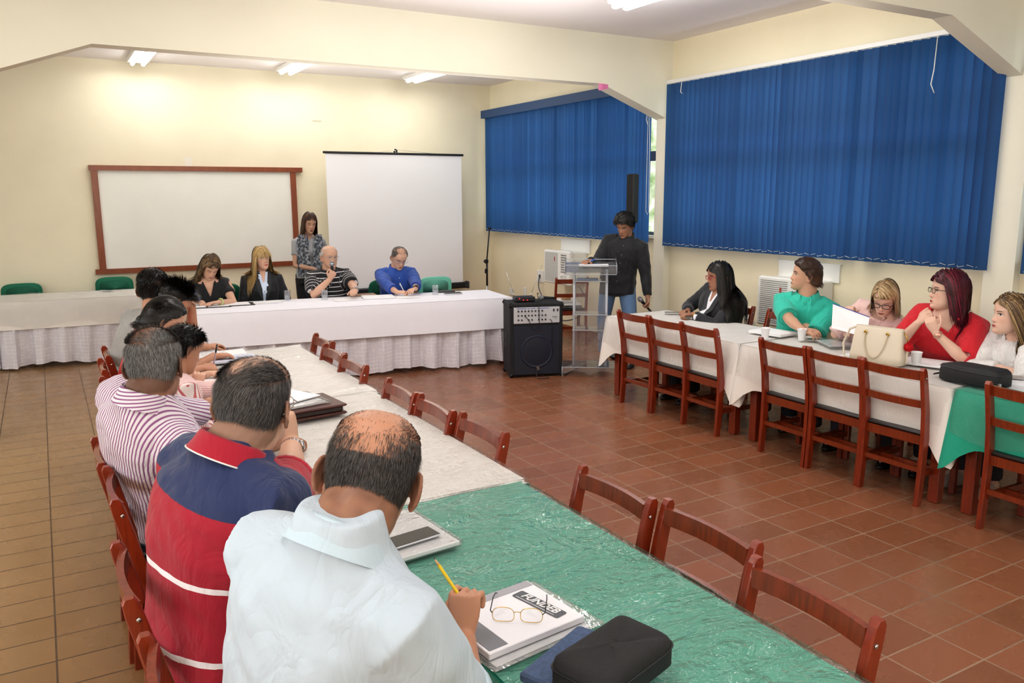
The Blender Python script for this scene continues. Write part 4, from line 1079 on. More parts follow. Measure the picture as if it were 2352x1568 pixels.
            mb.grid([[s.fproj(x, z-brow_w*.5*(1.15-abs(u)**3), .0011) for (x, z), u in zip(bw, np.linspace(-1, 1, 11))], [s.fproj(x, z+brow_w*.5*(1.15-abs(u)**3), .0016) for (x, z), u in zip(bw, np.linspace(-1, 1, 11))]]); mb.build('eyebrow', mk('brow', brow, .7), s.root)
        mb = MB(); mw = mouth_w
        up = [(mw*u, -.0675+smile*abs(u)**2) for u in np.linspace(-1, 1, 13)]
        tz = [(mw*u, -.0675+smile*abs(u)**2+.0062*lip_t*(1-abs(u)**1.6)*(1-.18*math.exp(-(u/.15)**2))) for u in np.linspace(-1, 1, 13)]
        bz = [(mw*u, -.0675+smile*abs(u)**2-.0085*lip_t*(1-abs(u)**2)) for u in np.linspace(-1, 1, 13)]
        mb.sm = True; mb.grid([[s.fproj(x, z, .0012) for x, z in tz], [s.fproj(x, z, .0013) for x, z in up], [s.fproj(x, (z+up[i][1])/2, .0014) for i, (x, z) in enumerate(bz)], [s.fproj(x, z, .001) for x, z in bz]])
        l = mb.build('lips', mk('lip', lip, .4), s.root)
        mb = MB(); mb.sm = True; mb.grid([[s.fproj(x, z-.0006, .0019) for x, z in up], [s.fproj(x, z+.0006, .0019) for x, z in up]]); mb.build('mouth_line', mk('mouthline', '5A2A24', .6), l)
        mb = MB()
        for q in (-1, 1): s.fpatch(mb, [(q*.0075+.0035*math.cos(a), -.0475+.0016*math.sin(a)) for a in np.linspace(0, 2*PI, 9)[:-1]], .0008, 1)
        mb.build('nostrils', mk('nostril', '6E3A2E', .7), s.root)
    def glasses(s, mat, w=.0255, h=.0165, r=.0014, rim=True, lens=True, y=.004, name='glasses', z0=-.003):
        g = bpy.data.objects.new(name, None); col.objects.link(g); g.parent = s.root
        H = lambda x, yy, z: s.H+s.HM@(V(x, yy, z)*s.hs)-s.base
        yb = max((s.HM.transposed()@((s.fproj(x, z, 0)+s.base)-s.H)).y/s.hs for x in (0, .012, -.012, .05, -.05) for z in (.0, .012))+y
        mb = MB(); gl = MB()
        for q in (-1, 1):
            c = q*.033; pts = []
            for k in range(22):
                a = 2*PI*k/22; pts.append(H(c+w*math.copysign(abs(math.cos(a))**.6, math.cos(a)), yb-.10*(abs(c+w*math.cos(a))**1.8), z0+h*math.copysign(abs(math.sin(a))**.6, math.sin(a))))
            if rim: mb.tube(pts, r, 6, closed=True)
            else: mb.tube([pts[k] for k in range(0, 12)], r, 6)
            b = len(gl.v); gl.v += [tuple(p) for p in pts]; gl.face(tuple(range(b, b+22)))
            mb.tube([H(q*(.033+w), yb-.10*(.06**1.8), z0+h*.5), H(q*.070*s.wide, yb-.022, .005), H(q*.0775*s.wide, .03, .005), H(q*.079*s.wide, -.008, .004), H(q*.077*s.wide, -.026, -.012)], r*1.2, 6)
        mb.tube([H(-.008, yb, z0+h*.35), H(0, yb+.002, z0+h*.5), H(.008, yb, z0+h*.35)], r, 6)
        mb.build('frame', mat, g)
        if lens: gl.build('lens', M['lens'], g)
        return g
t = NT('spectacle_lens'); tr = t.add('ShaderNodeBsdfTransparent'); gl_ = t.add('ShaderNodeBsdfGlossy'); gl_.inputs['Roughness'].default_value = .03
m_ = t.add('ShaderNodeMixShader'); m_.inputs[0].default_value = .12; t.link(tr.outputs[0], m_.inputs[1]); t.link(gl_.outputs[0], m_.inputs[2]); t.link(m_.outputs[0], t.o.inputs[0]); M['lens'] = t.m

# ---- hair
def std_mask(front=.072, temple=.03, nape=-.055, side=.012, recede=0):
    def f(p):
        """1 inside the scalp, 0 outside; head-local metres"""
        x, y, z = abs(p.x), p.y, p.z
        # hairline height as a function of y (front to back)
        hl = interp(y, [-.11, -.06, -.03, -.018, 0, .02, .045, .06, .08, .10], [nape, nape, nape*.75+.0, -.03, side, temple, temple+.012, front-.012, front, front+.01])
        if y > .04: hl += recede*math.exp(-((x-.045)/.02)**2)
        return min(1, max(0, (z-hl)/.010+.5))
    return f
def cap_points(s, mask, thick, nz=56, na=80, jaw=1.0):
    G = head_grid(s.jaw, s.wide, 0, nz, na); return G
def hair_cap(s, mask, thick, mat, shade=.25, bump=.004, bf=45, name='hair', parent=None):
    G = head_grid(s.jaw, s.wide, 0, 56, 80); mb = MB(); mb.sm = True; c = V(0, 0, .0); rows = []; inn = []
    for row in G:
        r2, i2 = [], []
        for v in row:
            m = mask(v); n = (v-V(0, -.005, .02)).normalized(); th = thick(v) if callable(thick) else thick
            nn = noise.noise(v*bf)*bump+noise.noise(v*110)*bump*.5
            q = v+n*(-.004+(th+.004)*min(1, m)+nn*m) ; r2.append(s.H+s.HM@(q*s.hs)-s.base); i2.append(m > .03)
        rows.append(r2); inn.append(i2)
    b = 0; n = len(rows[0])
    for r in rows: mb.v += [tuple(p) for p in r]
    for i in range(len(rows)-1):
        for j in range(n):
            k = (j+1) % n
            if inn[i][j] or inn[i][k] or inn[i+1][j] or inn[i+1][k]: mb.face((i*n+j, i*n+k, (i+1)*n+k, (i+1)*n+j))
    mb.face(tuple((len(rows)-1)*n+j for j in range(n)))
    me = mb.mesh(name, mat); set_attr(me, 'sh', np.full(len(me.vertices), shade)); return raw(name, me, parent or s.root)
def strands(s, mask, mat, n, length, width, comb, lift=.4, grav=0.0, steps=3, start=.0, curl=0, clear=.006, name='hair_strands', parent=None, density=None, jit=.3, shade=None, bv=None, seed=1, stiff=.55, hugs=True, fc=0, tight=0):
    """thin ribbons rooted on the scalp; comb(p)->direction in head-local space"""
    rg = random.Random(seed); vs = []; fs = []; sh = []; made = 0; tries = 0; down = s.HM.transposed()@V(0, 0, -1)
    bvs = bv if bv is not None else ([s.sbvh] if hasattr(s, 'sbvh') else [])
    WD = 1/s.hs
    while made < n and tries < n*14:
        tries += 1
        z = rg.uniform(-.10, .119); a = rg.uniform(0, 2*PI); w = interp(z, HZ, HW)*s.wide; f = interp(z, HZ, HF); b = interp(z, HZ, HB)
        if rg.random() > (w/.0745+.15): continue
        mid = (f+b)/2-.01; c, sn = math.cos(a), math.sin(a)
        p = V(w*math.copysign(abs(c)**.88, c), mid+((f-mid) if sn > 0 else (mid-b))*math.copysign(abs(sn)**.92, sn), z)
        m = mask(p)
        if m < rg.random()*.9+.05: continue
        if density and rg.random() > density(p): continue
        nrm = V(p.x/.075**2, (p.y-mid)/.095**2, (p.z-.0)/.12**2).normalized()
        L = (length(p) if callable(length) else length)*rg.uniform(.8, 1.12); st = L/steps
        cd_ = comb(p); cd_ = (cd_-nrm*cd_.dot(nrm)); cd_ = cd_.normalized() if cd_.length > 1e-4 else nrm.orthogonal()
        jt = V(rg.gauss(0, 1), rg.gauss(0, 1), rg.gauss(0, 1))*jit*.35
        d = (nrm*lift+cd_+jt).normalized(); q = p+nrm*start; pts = [q.copy()]; rv = rg.random()*.035; ph = rg.uniform(0, 6.28); am = rg.uniform(.6, 1.2)
        for k in range(steps):
            d = (d*stiff+(comb(q)*(1-grav)+down*grav*1.0+jt*.4)*(1-stiff)).normalized() if steps > 3 else (d*(1-.15*k)+down*grav*.3).normalized()
            if curl: d = (d+V(math.sin(ph+k*1.3), math.cos(ph+k*1.1), math.sin(ph*2+k))*curl*am).normalized()
            q = q+d*st
            if tight and q.z > -.05:
                ec = V(0, -.006, .0); rr_ = V(.0755*s.wide, .099, .120); dq = q-ec; e = math.sqrt((dq.x/rr_.x)**2+(dq.y/rr_.y)**2+(dq.z/rr_.z)**2); tg = 1+clear*10+rv
                kk = tg/max(e, .3); kk = kk if e < tg else 1+(kk-1)*tight*min(1, (q.z+.05)/.05); q = ec+dq*kk
            # keep outside the head
            if hugs and not (tight and q.z > .0):
                zz = max(-.118, min(.117, q.z)); W2 = interp(zz, HZ, HW)*s.wide; F2 = interp(zz, HZ, HF); B2 = interp(zz, HZ, HB); m2 = (F2+B2)/2-.01
                if q.z > -.118:
                    e = math.sqrt((q.x/W2)**2+((q.y-m2)/((F2-m2) if q.y > m2 else (m2-B2)))**2)
                    if e < 1.0+clear*12 and (q.y < m2+.03 or e < 1): k2 = (1.0+clear*12)/max(e, .2); q = V(q.x*k2, m2+(q.y-m2)*k2, q.z+(.006 if q.z > .1 else 0))
            if bvs and steps > 4 and q.z < -.02:
                wp = s.H+s.HM@(q*s.hs)
                for bb in bvs:
                    loc, no, ix, ds = bb.find_nearest(wp)
                    if loc is not None and ds < .09:
                        sd = (wp-loc).dot(no)
                        if sd < .009: wp = loc+no*(.009+rg.random()*.012)
                q = s.HM.transposed()@((wp-s.H)/s.hs)
            if fc and q.y > .015 and q.z < .062:
                lim = fc*min(1, max(0, (.075-q.z)/.03))
                if abs(q.x) < lim: q.x = math.copysign(lim, p.x if abs(p.x) > .004 else rg.uniform(-1, 1))
            if fc and q.z < .055 and q.y > .052: q.y = .052
            pts.append(q.copy())
        base = len(vs); wv = (width(p) if callable(width) else width)*rg.uniform(.7, 1.3); shv = (shade(p, rg) if shade else rg.random())
        for k, q in enumerate(pts):
            T = (pts[min(k+1, len(pts)-1)]-pts[max(k-1, 0)]).normalized(); o = V(q.x, q.y, 0) if q.z < -.05 else V(q.x, q.y, q.z*.6)
            sd = T.cross(o); sd = sd.normalized() if sd.length > 1e-5 else V(1, 0, 0)
            tw = wv*(1-.75*(k/(len(pts)-1))**2)/2
            for u in (-1, 1): vs.append(tuple(s.H+s.HM@((q+sd*u*tw)*s.hs)-s.base)); sh.append(min(1, max(0, shv+.08*(k/len(pts)-.5))))
            if k: fs.append((base+2*k-2, base+2*k-1, base+2*k+1, base+2*k))
        made += 1
    me = bpy.data.meshes.new(name); me.from_pydata(vs, [], fs); me.materials.append(mat)
    me.polygons.foreach_set('use_smooth', [True]*len(fs)); me.update(); set_attr(me, 'sh', np.array(sh)); return raw(name, me, parent or s.root)
# ================================================================ THE PEOPLE IN THE ROOM
SK = dict(pale='E3BDA8', fair='D8AE96', tan='BE8C70', olive='C89E84', brown='A0745C', dark='A87C64')
H_ = {'black': hair_mat('hair_black', '060505', '14100E', '2C2622', .35), 'brown': hair_mat('hair_brown', '1E130C', '42291A', '70492E'), 'wavy': hair_mat('hair_wavy', '2A1D14', '5E4630', 'A58A62'),
      'blond': hair_mat('hair_blond', '8A6838', 'C8A468', 'EED9A4'), 'gray': hair_mat('hair_gray', '3A3836', '7A7876', 'B4B2B0', .5), 'dgray': hair_mat('hair_dark_grey', '221F1D', '4E4A48', '8A8684', .5),
      'white': hair_mat('hair_white', '9A9690', 'CFCCC8', 'F2F0EE', .5), 'red': hair_mat('hair_dark_red', '240A0E', '4A1220', '7A1E34'), 'ash': hair_mat('hair_ash_blond', '6E5438', 'B0926A', 'E2CBA0'), 'dblond': hair_mat('hair_dark_blond', '3A2A1C', '6E543A', 'C0A070')}
def trou(c, n='trouser'): return M.setdefault('tr'+c, pm(n+'_'+c, c, .8, var=.1, vs=8, bump=.15, bs=30))
SHB = M.setdefault('shoeblack', pm('black_shoe_leather', '141214', .35))
def wrist(px, py, z): return tuple(pz(px, py, z))
def stripes(c1, c2, per, duty, torso_ax=0, sleeve_ax=0, wob=.0, yoke=None):
    def f(t, r, seg):
        w = t.math('MULTIPLY', t.math('SUBTRACT', t.noise(6, 2), .5), wob)
        ut = r[torso_ax]
        if yoke is not None:
            ut = t.mix(t.math('GREATER_THAN', r[2], yoke), _cmb(t, ut), _cmb(t, t.math('ADD', t.math('MULTIPLY', r[2], .55), t.math('MULTIPLY', r[0], .8)))); ut = t.sep(ut)[0]
        us = r[sleeve_ax]; sel = t.math('GREATER_THAN', seg, .0005)
        u = t.math('ADD', t.math('MULTIPLY', sel, us), t.math('MULTIPLY', t.math('SUBTRACT', 1, sel), ut))
        u = t.math('ADD', u, w)
        k = t.math('LESS_THAN', t.math('FRACT', t.math('DIVIDE', t.math('ADD', u, 10), per)), duty)
        return t.mix(k, rgb(c1), rgb(c2))
    return f
def _cmb(t, v):
    n = t.add('ShaderNodeCombineXYZ'); t.link(v, n.inputs[0]); return n.outputs[0]
def polo_rules(t, r, seg):
    red, navy, wh = rgb('A20E2A'), rgb('23305A'), rgb('F0EDF0')
    w = r[2]; sl = t.math('GREATER_THAN', seg, .0005)
    band = lambda c, h: t.math('LESS_THAN', t.math('ABSOLUTE', t.math('SUBTRACT', w, c)), h)
    tors = t.math('SUBTRACT', 1, sl)
    up = t.math('MULTIPLY', t.math('GREATER_THAN', t.math('SUBTRACT', w, t.math('MULTIPLY', r[0], -.05)), .505), tors)
    slv = t.math('MULTIPLY', sl, t.math('LESS_THAN', seg, .38))
    nav = t.math('MAXIMUM', up, slv)
    wb = t.math('MULTIPLY', t.math('MAXIMUM', band(.30, .008), band(.10, .008)), tors)
    c = t.mix(nav, red, navy); return t.mix(wb, c, wh)
def bands(c1, c2, per, th):
    def f(t, r, seg):
        w = t.math('ADD', r[2], t.math('MULTIPLY', t.math('SUBTRACT', t.noise(9, 2), .5), .01))
        k = t.math('LESS_THAN', t.math('FRACT', t.math('DIVIDE', w, per)), th/per); return t.mix(k, rgb(c1), rgb(c2))
    return f
def part_comb(side=1.0, back=.25, px0=0.0):
    def f(q): return V((1 if q.x > px0 else -1)*side*(1.0 if q.z > .04 else .15), -back if q.y > -.06 else .0, -1.0 if q.z < .09 else -.35)
    return f
def long_hair(p, mat, n=2600, L=.30, w=.005, side=1.0, back=.25, px0=0.0, thick=.004, grav=.35, curl=0, mask=None, fc=.060, steps=13, clear=.010, tight=.85, seed=1, Lf=None, bangs=0, shade=None):
    mk = mask or std_mask(front=.075, temple=.02, nape=-.07, side=-.01)
    cap = hair_cap(p, mk, thick, mat, .45, .001); clear += .005
    strands(p, mk, mat, n, Lf or L, w, part_comb(side, back, px0), .15, grav, steps, .004, curl=curl, clear=clear, parent=cap, fc=fc, tight=tight, jit=.15, seed=seed, shade=shade, name='hair_strands')
    if bangs: strands(p, lambda q: 1 if q.y > .045 and q.z > .070 and abs(q.x) < .055 else 0, mat, bangs, .085, .003, lambda q: V(q.x*6-.25, .35, -1), .5, .3, 6, thick*.7, clear=.012, parent=cap, name='fringe', hugs=True)
    p.tint(lambda v: .8*mk(v), hairc=(.25, .18, .14)); return cap
def short_hair(p, mat, mask=None, L=.02, n=7000, w=.0012, thick=.006, comb=None, lift=.6, dens=None, curl=0, scalp=(.2, .17, .16), tintk=.8, beard=0, cap=True, shade=None, steps=3, capshade=.25, blush=.09, bump=.002, bf=45, tight=0, jit=.3, clear=.006):
    mk = mask or std_mask(); c = hair_cap(p, mk, thick, mat, capshade, bump, bf) if cap else None
    s2 = strands(p, mk, mat, n, L, w, comb or (lambda q: V(q.x*3, -.9 if q.z > .06 else -.3, -.8)), lift, 0, steps, thick*.6 if cap else 0, curl=curl, parent=c, density=dens, shade=shade, name='hair_strands' if cap else 'hair', hugs=False, tight=tight, jit=jit, clear=clear)
    p.tint(lambda v: tintk*mk(v)*(dens(v) if dens else 1), beard=beard, hairc=scalp, blush=blush); return c

# ---------------- left table, nearest first
# balding man in the pale aqua shirt
hd7 = pz(852, 1096, 1.265)
p = Person('balding man in a pale aqua short-sleeved shirt holding a yellow pencil', (.40, 1.58, .56), 24, hd7, 63, -30, -12, girth=1.08, belly=.05, hs=1.18, wide=1.06, skin=SK['tan'], voxel=.004, twist=6, sh_w=.168, size=1.04,
    arms=[dict(w=(.66, 1.86, .62), d=(.3, -.6, -.4), n=(0, 0, 1)), dict(w=tuple(pz(1066, 1462, .80)), hint=(0, -.6, -.6), d=(.15, .25, 1.0), n=(-.75, -.6, .1), curl=((1.15, 1.2, .5), (1.35, 1.3, .6), (1.4, 1.35, .6), (1.4, 1.3, .6)), spread=.01, tc=.9, hsz=1.02)],
    shirt=fabric('pale_aqua_cotton', 'C0CEDA', .75, .35), sleeve=(.8, .86), sleeve_r=1.22, shirt_off=.024, trousers=trou('2A3040'), shoes=SHB, neck_r=1.15, shirt_t=(-.10, 1.12), neck=.012, noff=(-.035, -.005, .0))
p.cuffs(fabric('pale_aqua_trim', 'BCD2DE', .75, .2), .025); p.collar(fabric('pale_aqua_collar', 'C0D3DF', .7, .3), h=.042, r=.076, flare=.03, gap=.7, drop=.05); p7 = p
bald7 = lambda q: math.exp(-(((q.x)/.064)**2+((q.y+.050)/.090)**2)**1.25) if q.z > .025 else 0
mk = std_mask(front=.112, temple=.045, nape=-.118, side=.008)
short_hair(p, H_['dgray'], mk, L=lambda q: .007 if (q.y > .01 or q.z > .055) else .016 if q.z < .07 else .022, n=17000, w=.0008, comb=lambda q: V(q.x*5, -.5, -1.0 if q.z < .07 else .1), lift=.2, cap=False, dens=lambda q: max(.05, 1-1.08*bald7(q)+.25*noise.noise(q*40))**1.5*(.12 if q.z > .06 and q.y > 0 else 1), scalp=(.24, .20, .18), tintk=.62, steps=3, shade=lambda q, r: r.random()*.75+(.3 if q.z > .07 else .0)+(.25 if abs(q.x) > .06 and q.y > 0 else 0))
# man in the red polo
hd6 = pz(586, 930, 1.255)
p = Person('heavy man in a red and navy polo shirt resting his chin on his hand', (.36, 2.33, .52), 20, hd6, 52, -6, -4, girth=1.30, belly=.08, hs=1.18, wide=1.1, jaw=1.15, skin=SK['fair'], voxel=.0042, twist=0, size=1.05,
    arms=[dict(w=(.85, 2.75, .79), d=(.8, -.5, 0), n=(0, 0, 1)), dict(w=tuple(pz(702, 1150, .80)+V(-.03, .0, .235)), hint=(.6, -.1, -1), d=(-.15, .1, 1.0), n=(.5, -.85, 0), curl=(1.0, 1.2, .7), spread=.01, tc=.6)],
    shirt=fabric('red_polo', 'B3122F', .85, .35, polo_rules), sleeve=(.75, .80), sleeve_r=1.2, shirt_off=.018, trousers=trou('2A3040'), shoes=SHB, neck_r=1.25, shirt_t=(-.10, 1.09), neck=.015, noff=(-.04, 0, .01))
p.collar(fabric('red_rib', 'A80F2C', .85, .2), h=.040, r=.082, flare=.028, gap=.5, drop=.05, edge=M['white']); p.cuffs(fabric('red_rib2', 'B91232', .85, .2), .02); p6 = p
mk = std_mask(front=.098, temple=.045, nape=-.088, side=.008)
bald6 = lambda q: (math.exp(-(((q.x+.02)/.026)**2+((q.y+.055)/.034)**2))+.7*math.exp(-(((q.x-.022)/.018)**2+((q.y+.03)/.04)**2))) if q.z > .05 else 0
short_hair(p, H_['dgray'], mk, L=lambda q: .012 if q.y > .01 else .026, n=16000, w=.0009, comb=lambda q: V(q.x*4-.2, -.8, -.9 if q.z < .07 else .1), lift=.16, cap=False, dens=lambda q: max(.12, 1-.95*bald6(q))**1.3*(.5 if q.z > .07 and q.y > 0 else 1), scalp=(.22, .18, .16), tintk=.7, steps=3, shade=lambda q, r: r.random()*.75+.1+(.35 if (q.y > .0 and abs(q.x) > .05) else 0))
mb = MB(); e, w_ = p.E[1], p.Wr[1]; ax = (w_-e).normalized(); c = w_-ax*.035; u = ax.orthogonal().normalized(); v = ax.cross(u)
for k in range(26):
    a = 2*PI*k/26; n = u*math.cos(a)+v*math.sin(a); mb.box(c+n*.033-p.base, (.007, .0035, .02), Matrix((ax.cross(n), n, ax)).transposed(), .001)
n = (V(.2, -1, 0)-ax*ax.dot(V(.2, -1, 0))).normalized(); mb.lathe([(.017, 0), (.017, .007), (.015, .009)], c+n*.033-p.base, 20, Matrix((ax.cross(n), ax, n)).transposed()); mb.build('wristwatch', M['chrome'], p.root)
p.glasses(M['chrome'])
# gray-haired man in the purple striped shirt
hd5 = pz(357, 836, 1.225)
p = Person('grey-haired man in a purple and white striped shirt seen from behind', (.36, 3.50, .52), 18, hd5, 62, -8, 2, girth=1.14, belly=.03, hs=1.17, wide=1.04, jaw=1.1, skin=SK['brown'], voxel=.0045, size=1.02,
    arms=[dict(w=(.85, 3.85, .79), d=(.8, -.5, 0), n=(0, 0, 1)), dict(w=(.84, 3.42, .79), d=(.9, .4, 0), n=(0, 0, 1))],
    shirt=fabric('purple_stripe', 'E8E4EC', .8, .5, stripes('EAE6EC', '96608F', .0140, .40)), sleeve=(1.6, 1.6), sleeve_r=1.15, shirt_off=.020, trousers=trou('2A3040'), neck_r=1.15, shirt_t=(-.10, 1.08), neck=.02, noff=(-.035, 0, .01))
def cstr(t, r, seg): return stripes('EAE6EC', '96608F', .0125, .40)(t, (t.sep(t.obj())[2],)*3, 0)
p.collar(fabric('purple_stripe_collar', 'E8E4EC', .8, .2, cstr), h=.042, r=.074, flare=.028, gap=.5, drop=.05); p5 = p
short_hair(p, H_['gray'], std_mask(front=.09, temple=.045, nape=-.088, side=.006), L=lambda q: .012 if q.y > .02 else .024, n=14000, w=.0011, comb=lambda q: V(q.x*4+.3, -.6, -.9 if q.z < .07 else .2), lift=.2, thick=.006, scalp=(.2, .18, .17), dens=lambda q: .35 if (q.z > .07 and q.y < -.0 and abs(q.x+.01) < .035) else 1, cap=False, tintk=.72, shade=lambda q, r: r.random()*.75+.1)
# person in the fine pink stripes
p = Person('person in a finely striped pink shirt mostly hidden behind the grey-haired man', (.40, 4.20, .52), 12, (.57, 4.32, 1.09), 25, -25, skin=SK['tan'], voxel=.0055, girth=1.1,
    arms=[dict(w=(.93, 4.62, .79), d=(.9, -.3, 0)), dict(w=tuple(pz(474, 925, .80)), hint=(-.2, -.5, -.6), d=(.7, .35, .15), curl=(.7, .8, .5))],
    shirt=fabric('pink_stripe', 'F4E2DE', .8, .4, stripes('F4E6E2', 'C4686C', .0100, .40)), sleeve=(1.85, 1.85), sleeve_r=1.12, shirt_off=.018, trousers=trou('2A3040'))
short_hair(p, H_['black'], L=.03, n=3000, w=.002); p4 = p
# dark-haired girl in profile
hd3 = pz(378, 738, 1.165)
p = Person('dark-haired girl with tied back hair looking down in profile', (.40, 4.82, .52), 8, hd3, 3, -22, 0, sex='f', skin=SK['fair'], voxel=.0048, hs=1.06, size=.97,
    arms=[dict(w=tuple(pz(480, 858, .785)), d=(.9, -.1, 0), n=(0, 0, 1)), dict(w=tuple(pz(452, 892, .80)), hint=(.2, -.7, -.5), d=(.25, .4, .75), n=(-.3, -.8, .4), curl=(.8, .8, .5))],
    shirt=fabric('dark_rose_top', 'B8404A', .8, .4), sleeve=(.5, .5), trousers=trou('30405E')); p3 = p
p.face('half', makeup=True, lip='B06058')
mk = std_mask(front=.070, temple=.03, nape=-.06, side=.008)
c = hair_cap(p, mk, .001, H_['black'], .2, .001); strands(p, mk, H_['black'], 3400, lambda q: .035+max(0, q.y+.10)*.75, .004, lambda q: V(q.x*-2, -1.2, -.35), .1, 0, 8, .010, parent=c, clear=.014, jit=.06, tight=1); p.tint(lambda v: .8*mk(v), hairc=(.06, .05, .05))
pt = Parts(); pt.ell(p.H+p.HM@V(0, -.108, -.035), (.036, .034, .04)); mb = pt.mb; mb.v = [tuple(V(*q)-p.base) for q in mb.v]; mb.smooth = [True]*len(mb.f); o = mb.build('hair_bun', H_['black'], c); set_attr(o.data, 'sh', np.full(len(o.data.vertices), .25))
mb = MB(); mb.lathe([(.0, -.006), (.005, -.003), (.006, 0), (.004, .004), (0, .006)], p.H+p.HM@V(.083, .0, -.045)-p.base, 10); mb.build('earring', M['chrome'], p.root)
# boy in red with spiky hair, hand on his forehead
hd2 = pz(400, 693, 1.185)
p = Person('young man in a red t-shirt with spiky black hair, hand on forehead', (.44, 5.38, .52), 15, hd2, 22, -38, 0, skin=SK['tan'], voxel=.0052, hs=1.06,
    arms=[dict(w=tuple(pz(441, 705, 1.14)), hint=(.5, .5, -.9), d=(-.5, -.1, .8), n=(.8, .1, .5), curl=(.5, .7, .5)), dict(w=tuple(pz(462, 846, .785)), d=(.9, .25, .0), n=(-.1, -.5, .8), hint=(-.2, -.6, -.5), curl=(1.0, 1.0, .6), tc=.8)],
    shirt=fabric('red_tee', 'C81626', .85, .4), sleeve=(.6, .6), sleeve_r=1.15, shirt_off=.02, trousers=trou('2A3040')); p2 = p
short_hair(p, H_['black'], L=lambda q: .050 if q.z > .05 else .010, n=5000, w=.003, thick=.012, lift=1.6, comb=lambda q: V(q.x*5, .5 if q.y > .03 else -.4, .0), scalp=(.05, .04, .04), steps=3)
# man in the grey t-shirt, farthest on the left row
hd1 = pz(352, 664, 1.235)
p = Person('man in a grey t-shirt with short black hair, farthest along the left table', (.44, 5.86, .53), 30, hd1, 72, -8, 0, skin=SK['tan'], voxel=.0055, hs=1.10, wide=1.03, girth=1.08, size=1.02,
    arms=[dict(w=(.95, 6.0, .79), d=(.7, .5, 0)), dict(w=(.93, 5.62, .79), d=(.9, .0, 0))],
    shirt=fabric('grey_tee', '9C9A96', .9, .4), sleeve=(.65, .65), sleeve_r=1.15, shirt_off=.02, trousers=trou('2A3040')); p1 = p
short_hair(p, H_['black'], L=.018, n=6000, w=.002, thick=.010, scalp=(.06, .05, .05), shade=lambda q, r: r.random()*.5)

# ---------------- head table
def seat(u, v=.70, z=.53): q = hd(u, v); return (q.x, q.y, z)
# woman in black writing
hA = py_(483, 612, 8.86); pA = Person('woman in a black cold-shoulder top with wavy hair, looking down and writing', (1.50, 9.12, .53), -92, hA, -84, -38, 8, sex='f', girth=1.22, hs=1.04, wide=1.06, jaw=1.1, skin=SK['fair'], voxel=.0055,
    arms=[dict(w=tuple(pz(505, 693, .785)), hint=(.8, .2, -.6), d=(-.9, -.25, 0), curl=(.2, .3, .2)), dict(w=tuple(pz(447, 693, .79)), hint=(-.9, .2, -.5), d=(.6, -.7, 0), n=(-.4, 0, .9), curl=(.9, .9, .5), tc=.8)],
    shirt=fabric('black_top', '101116', .8, .5), sleeve=(.55, .55), sleeve_r=1.1, shirt_t=(-.08, .93), trousers=trou('1A1A22'), sh_drop=.01)
pA.open_neck([(-.075, -.03), (.075, -.03), (.01, .16), (-.01, .16)]); pA.face('closed', lip='B8605C', brow='5A3C28', makeup=True)
for i in (0, 1):   # bare shoulders with studded straps
    S, E = pA.S[i], pA.E[i]; q = -1 if i == 0 else 1; mb = MB(); mb.sm = True
    ax = (E-S).normalized(); out = (pA.R*q+V(0, 0, .3)-pA.F*-.2); out = (out-ax*out.dot(ax)).normalized(); sd = ax.cross(out); rows = []
    for u in np.linspace(0, 1, 9):
        wv = math.sin(PI*u)**.7*.9; rows.append([])
        for a in np.linspace(-1, 1, 9):
            th = a*wv; o = S.lerp(E, -.02+.56*u)+(out*math.cos(th)+sd*math.sin(th))*.2; h = pA.sbvh.ray_cast(o, -(out*math.cos(th)+sd*math.sin(th)), .3)
            rows[-1].append((h[0] if h[0] else o)+out*.002-pA.base)
    mb.grid(rows); m_o = mb.build('bare_shoulder', pA.skin, pA.root); set_attr(m_o.data, 'tint', np.ones((len(m_o.data.vertices), 4)), 'COL')
    mb = MB()
    for k in range(9):
        for e_ in (0, 8):
            if 0 < k < 8: mb.lathe([(.0045, 0), (.003, .004), (.0005, .005)], rows[k][e_], 8, Matrix((sd, ax, out)).transposed())
    mb.build('studs', M['chrome'], m_o)
long_hair(pA, H_['wavy'], 2400, .27, .005, side=.9, px0=.01, curl=.35, thick=.0005, grav=.5, fc=.060, clear=.014, seed=3)
# blonde woman in the black blazer
hB = py_(601, 592, 9.0); pB = Person('blonde woman with long straight hair in a black blazer and pale blue shirt', (2.05, 9.05, .54), -96, hB, -80, 0, -3, sex='f', girth=1.06, hs=1.04, skin=SK['fair'], voxel=.0052,
    arms=[dict(w=(2.22, 8.78, .62), d=(-.5, -.6, 0)), dict(w=(1.88, 8.78, .62), d=(.5, -.6, 0))], shirt=fabric('black_blazer', '0E1016', .75, .3), sleeve=(1.95, 1.95), sleeve_r=1.2, shirt_off=.022, trousers=trou('14141C'))
pB.face('open', lip='C0504E', brow='8A6A44', makeup=True, iris='5A6A6A', lash='3A2A20')
sk = fabric('light_blue_shirt', 'D4E2F6', .7, .4)
pB.chest_poly('blouse', sk, [(-.055, -.02), (.055, -.02), (.045, .12), (.012, .30), (-.012, .30), (-.045, .12)]); 
sb = pB.chest_poly('neckline', pB.skin, [(-.032, -.035), (.032, -.035), (.004, .085), (-.004, .085)], lift=.008); set_attr(sb.data, 'tint', np.ones((len(sb.data.vertices), 4)), 'COL')
for q in (-1, 1):
    pB.chest_strip('lapel', fabric('blazer_lapel', '15171E', .6, .1), [(q*.066, .0), (q*.062, .07), (q*.046, .16), (q*.016, .30)], [.03, .045, .05, .01], lift=.009)
    pB.chest_strip('shirt_collar', sk, [(q*.036, .0), (q*.03, .03), (q*.02, .06)], [.02, .022, .006], lift=.012)
long_hair(pB, H_['blond'], 3000, .42, .0045, side=1.0, px0=.0, thick=.0005, grav=.6, fc=.054, clear=.012, seed=4, bangs=350)
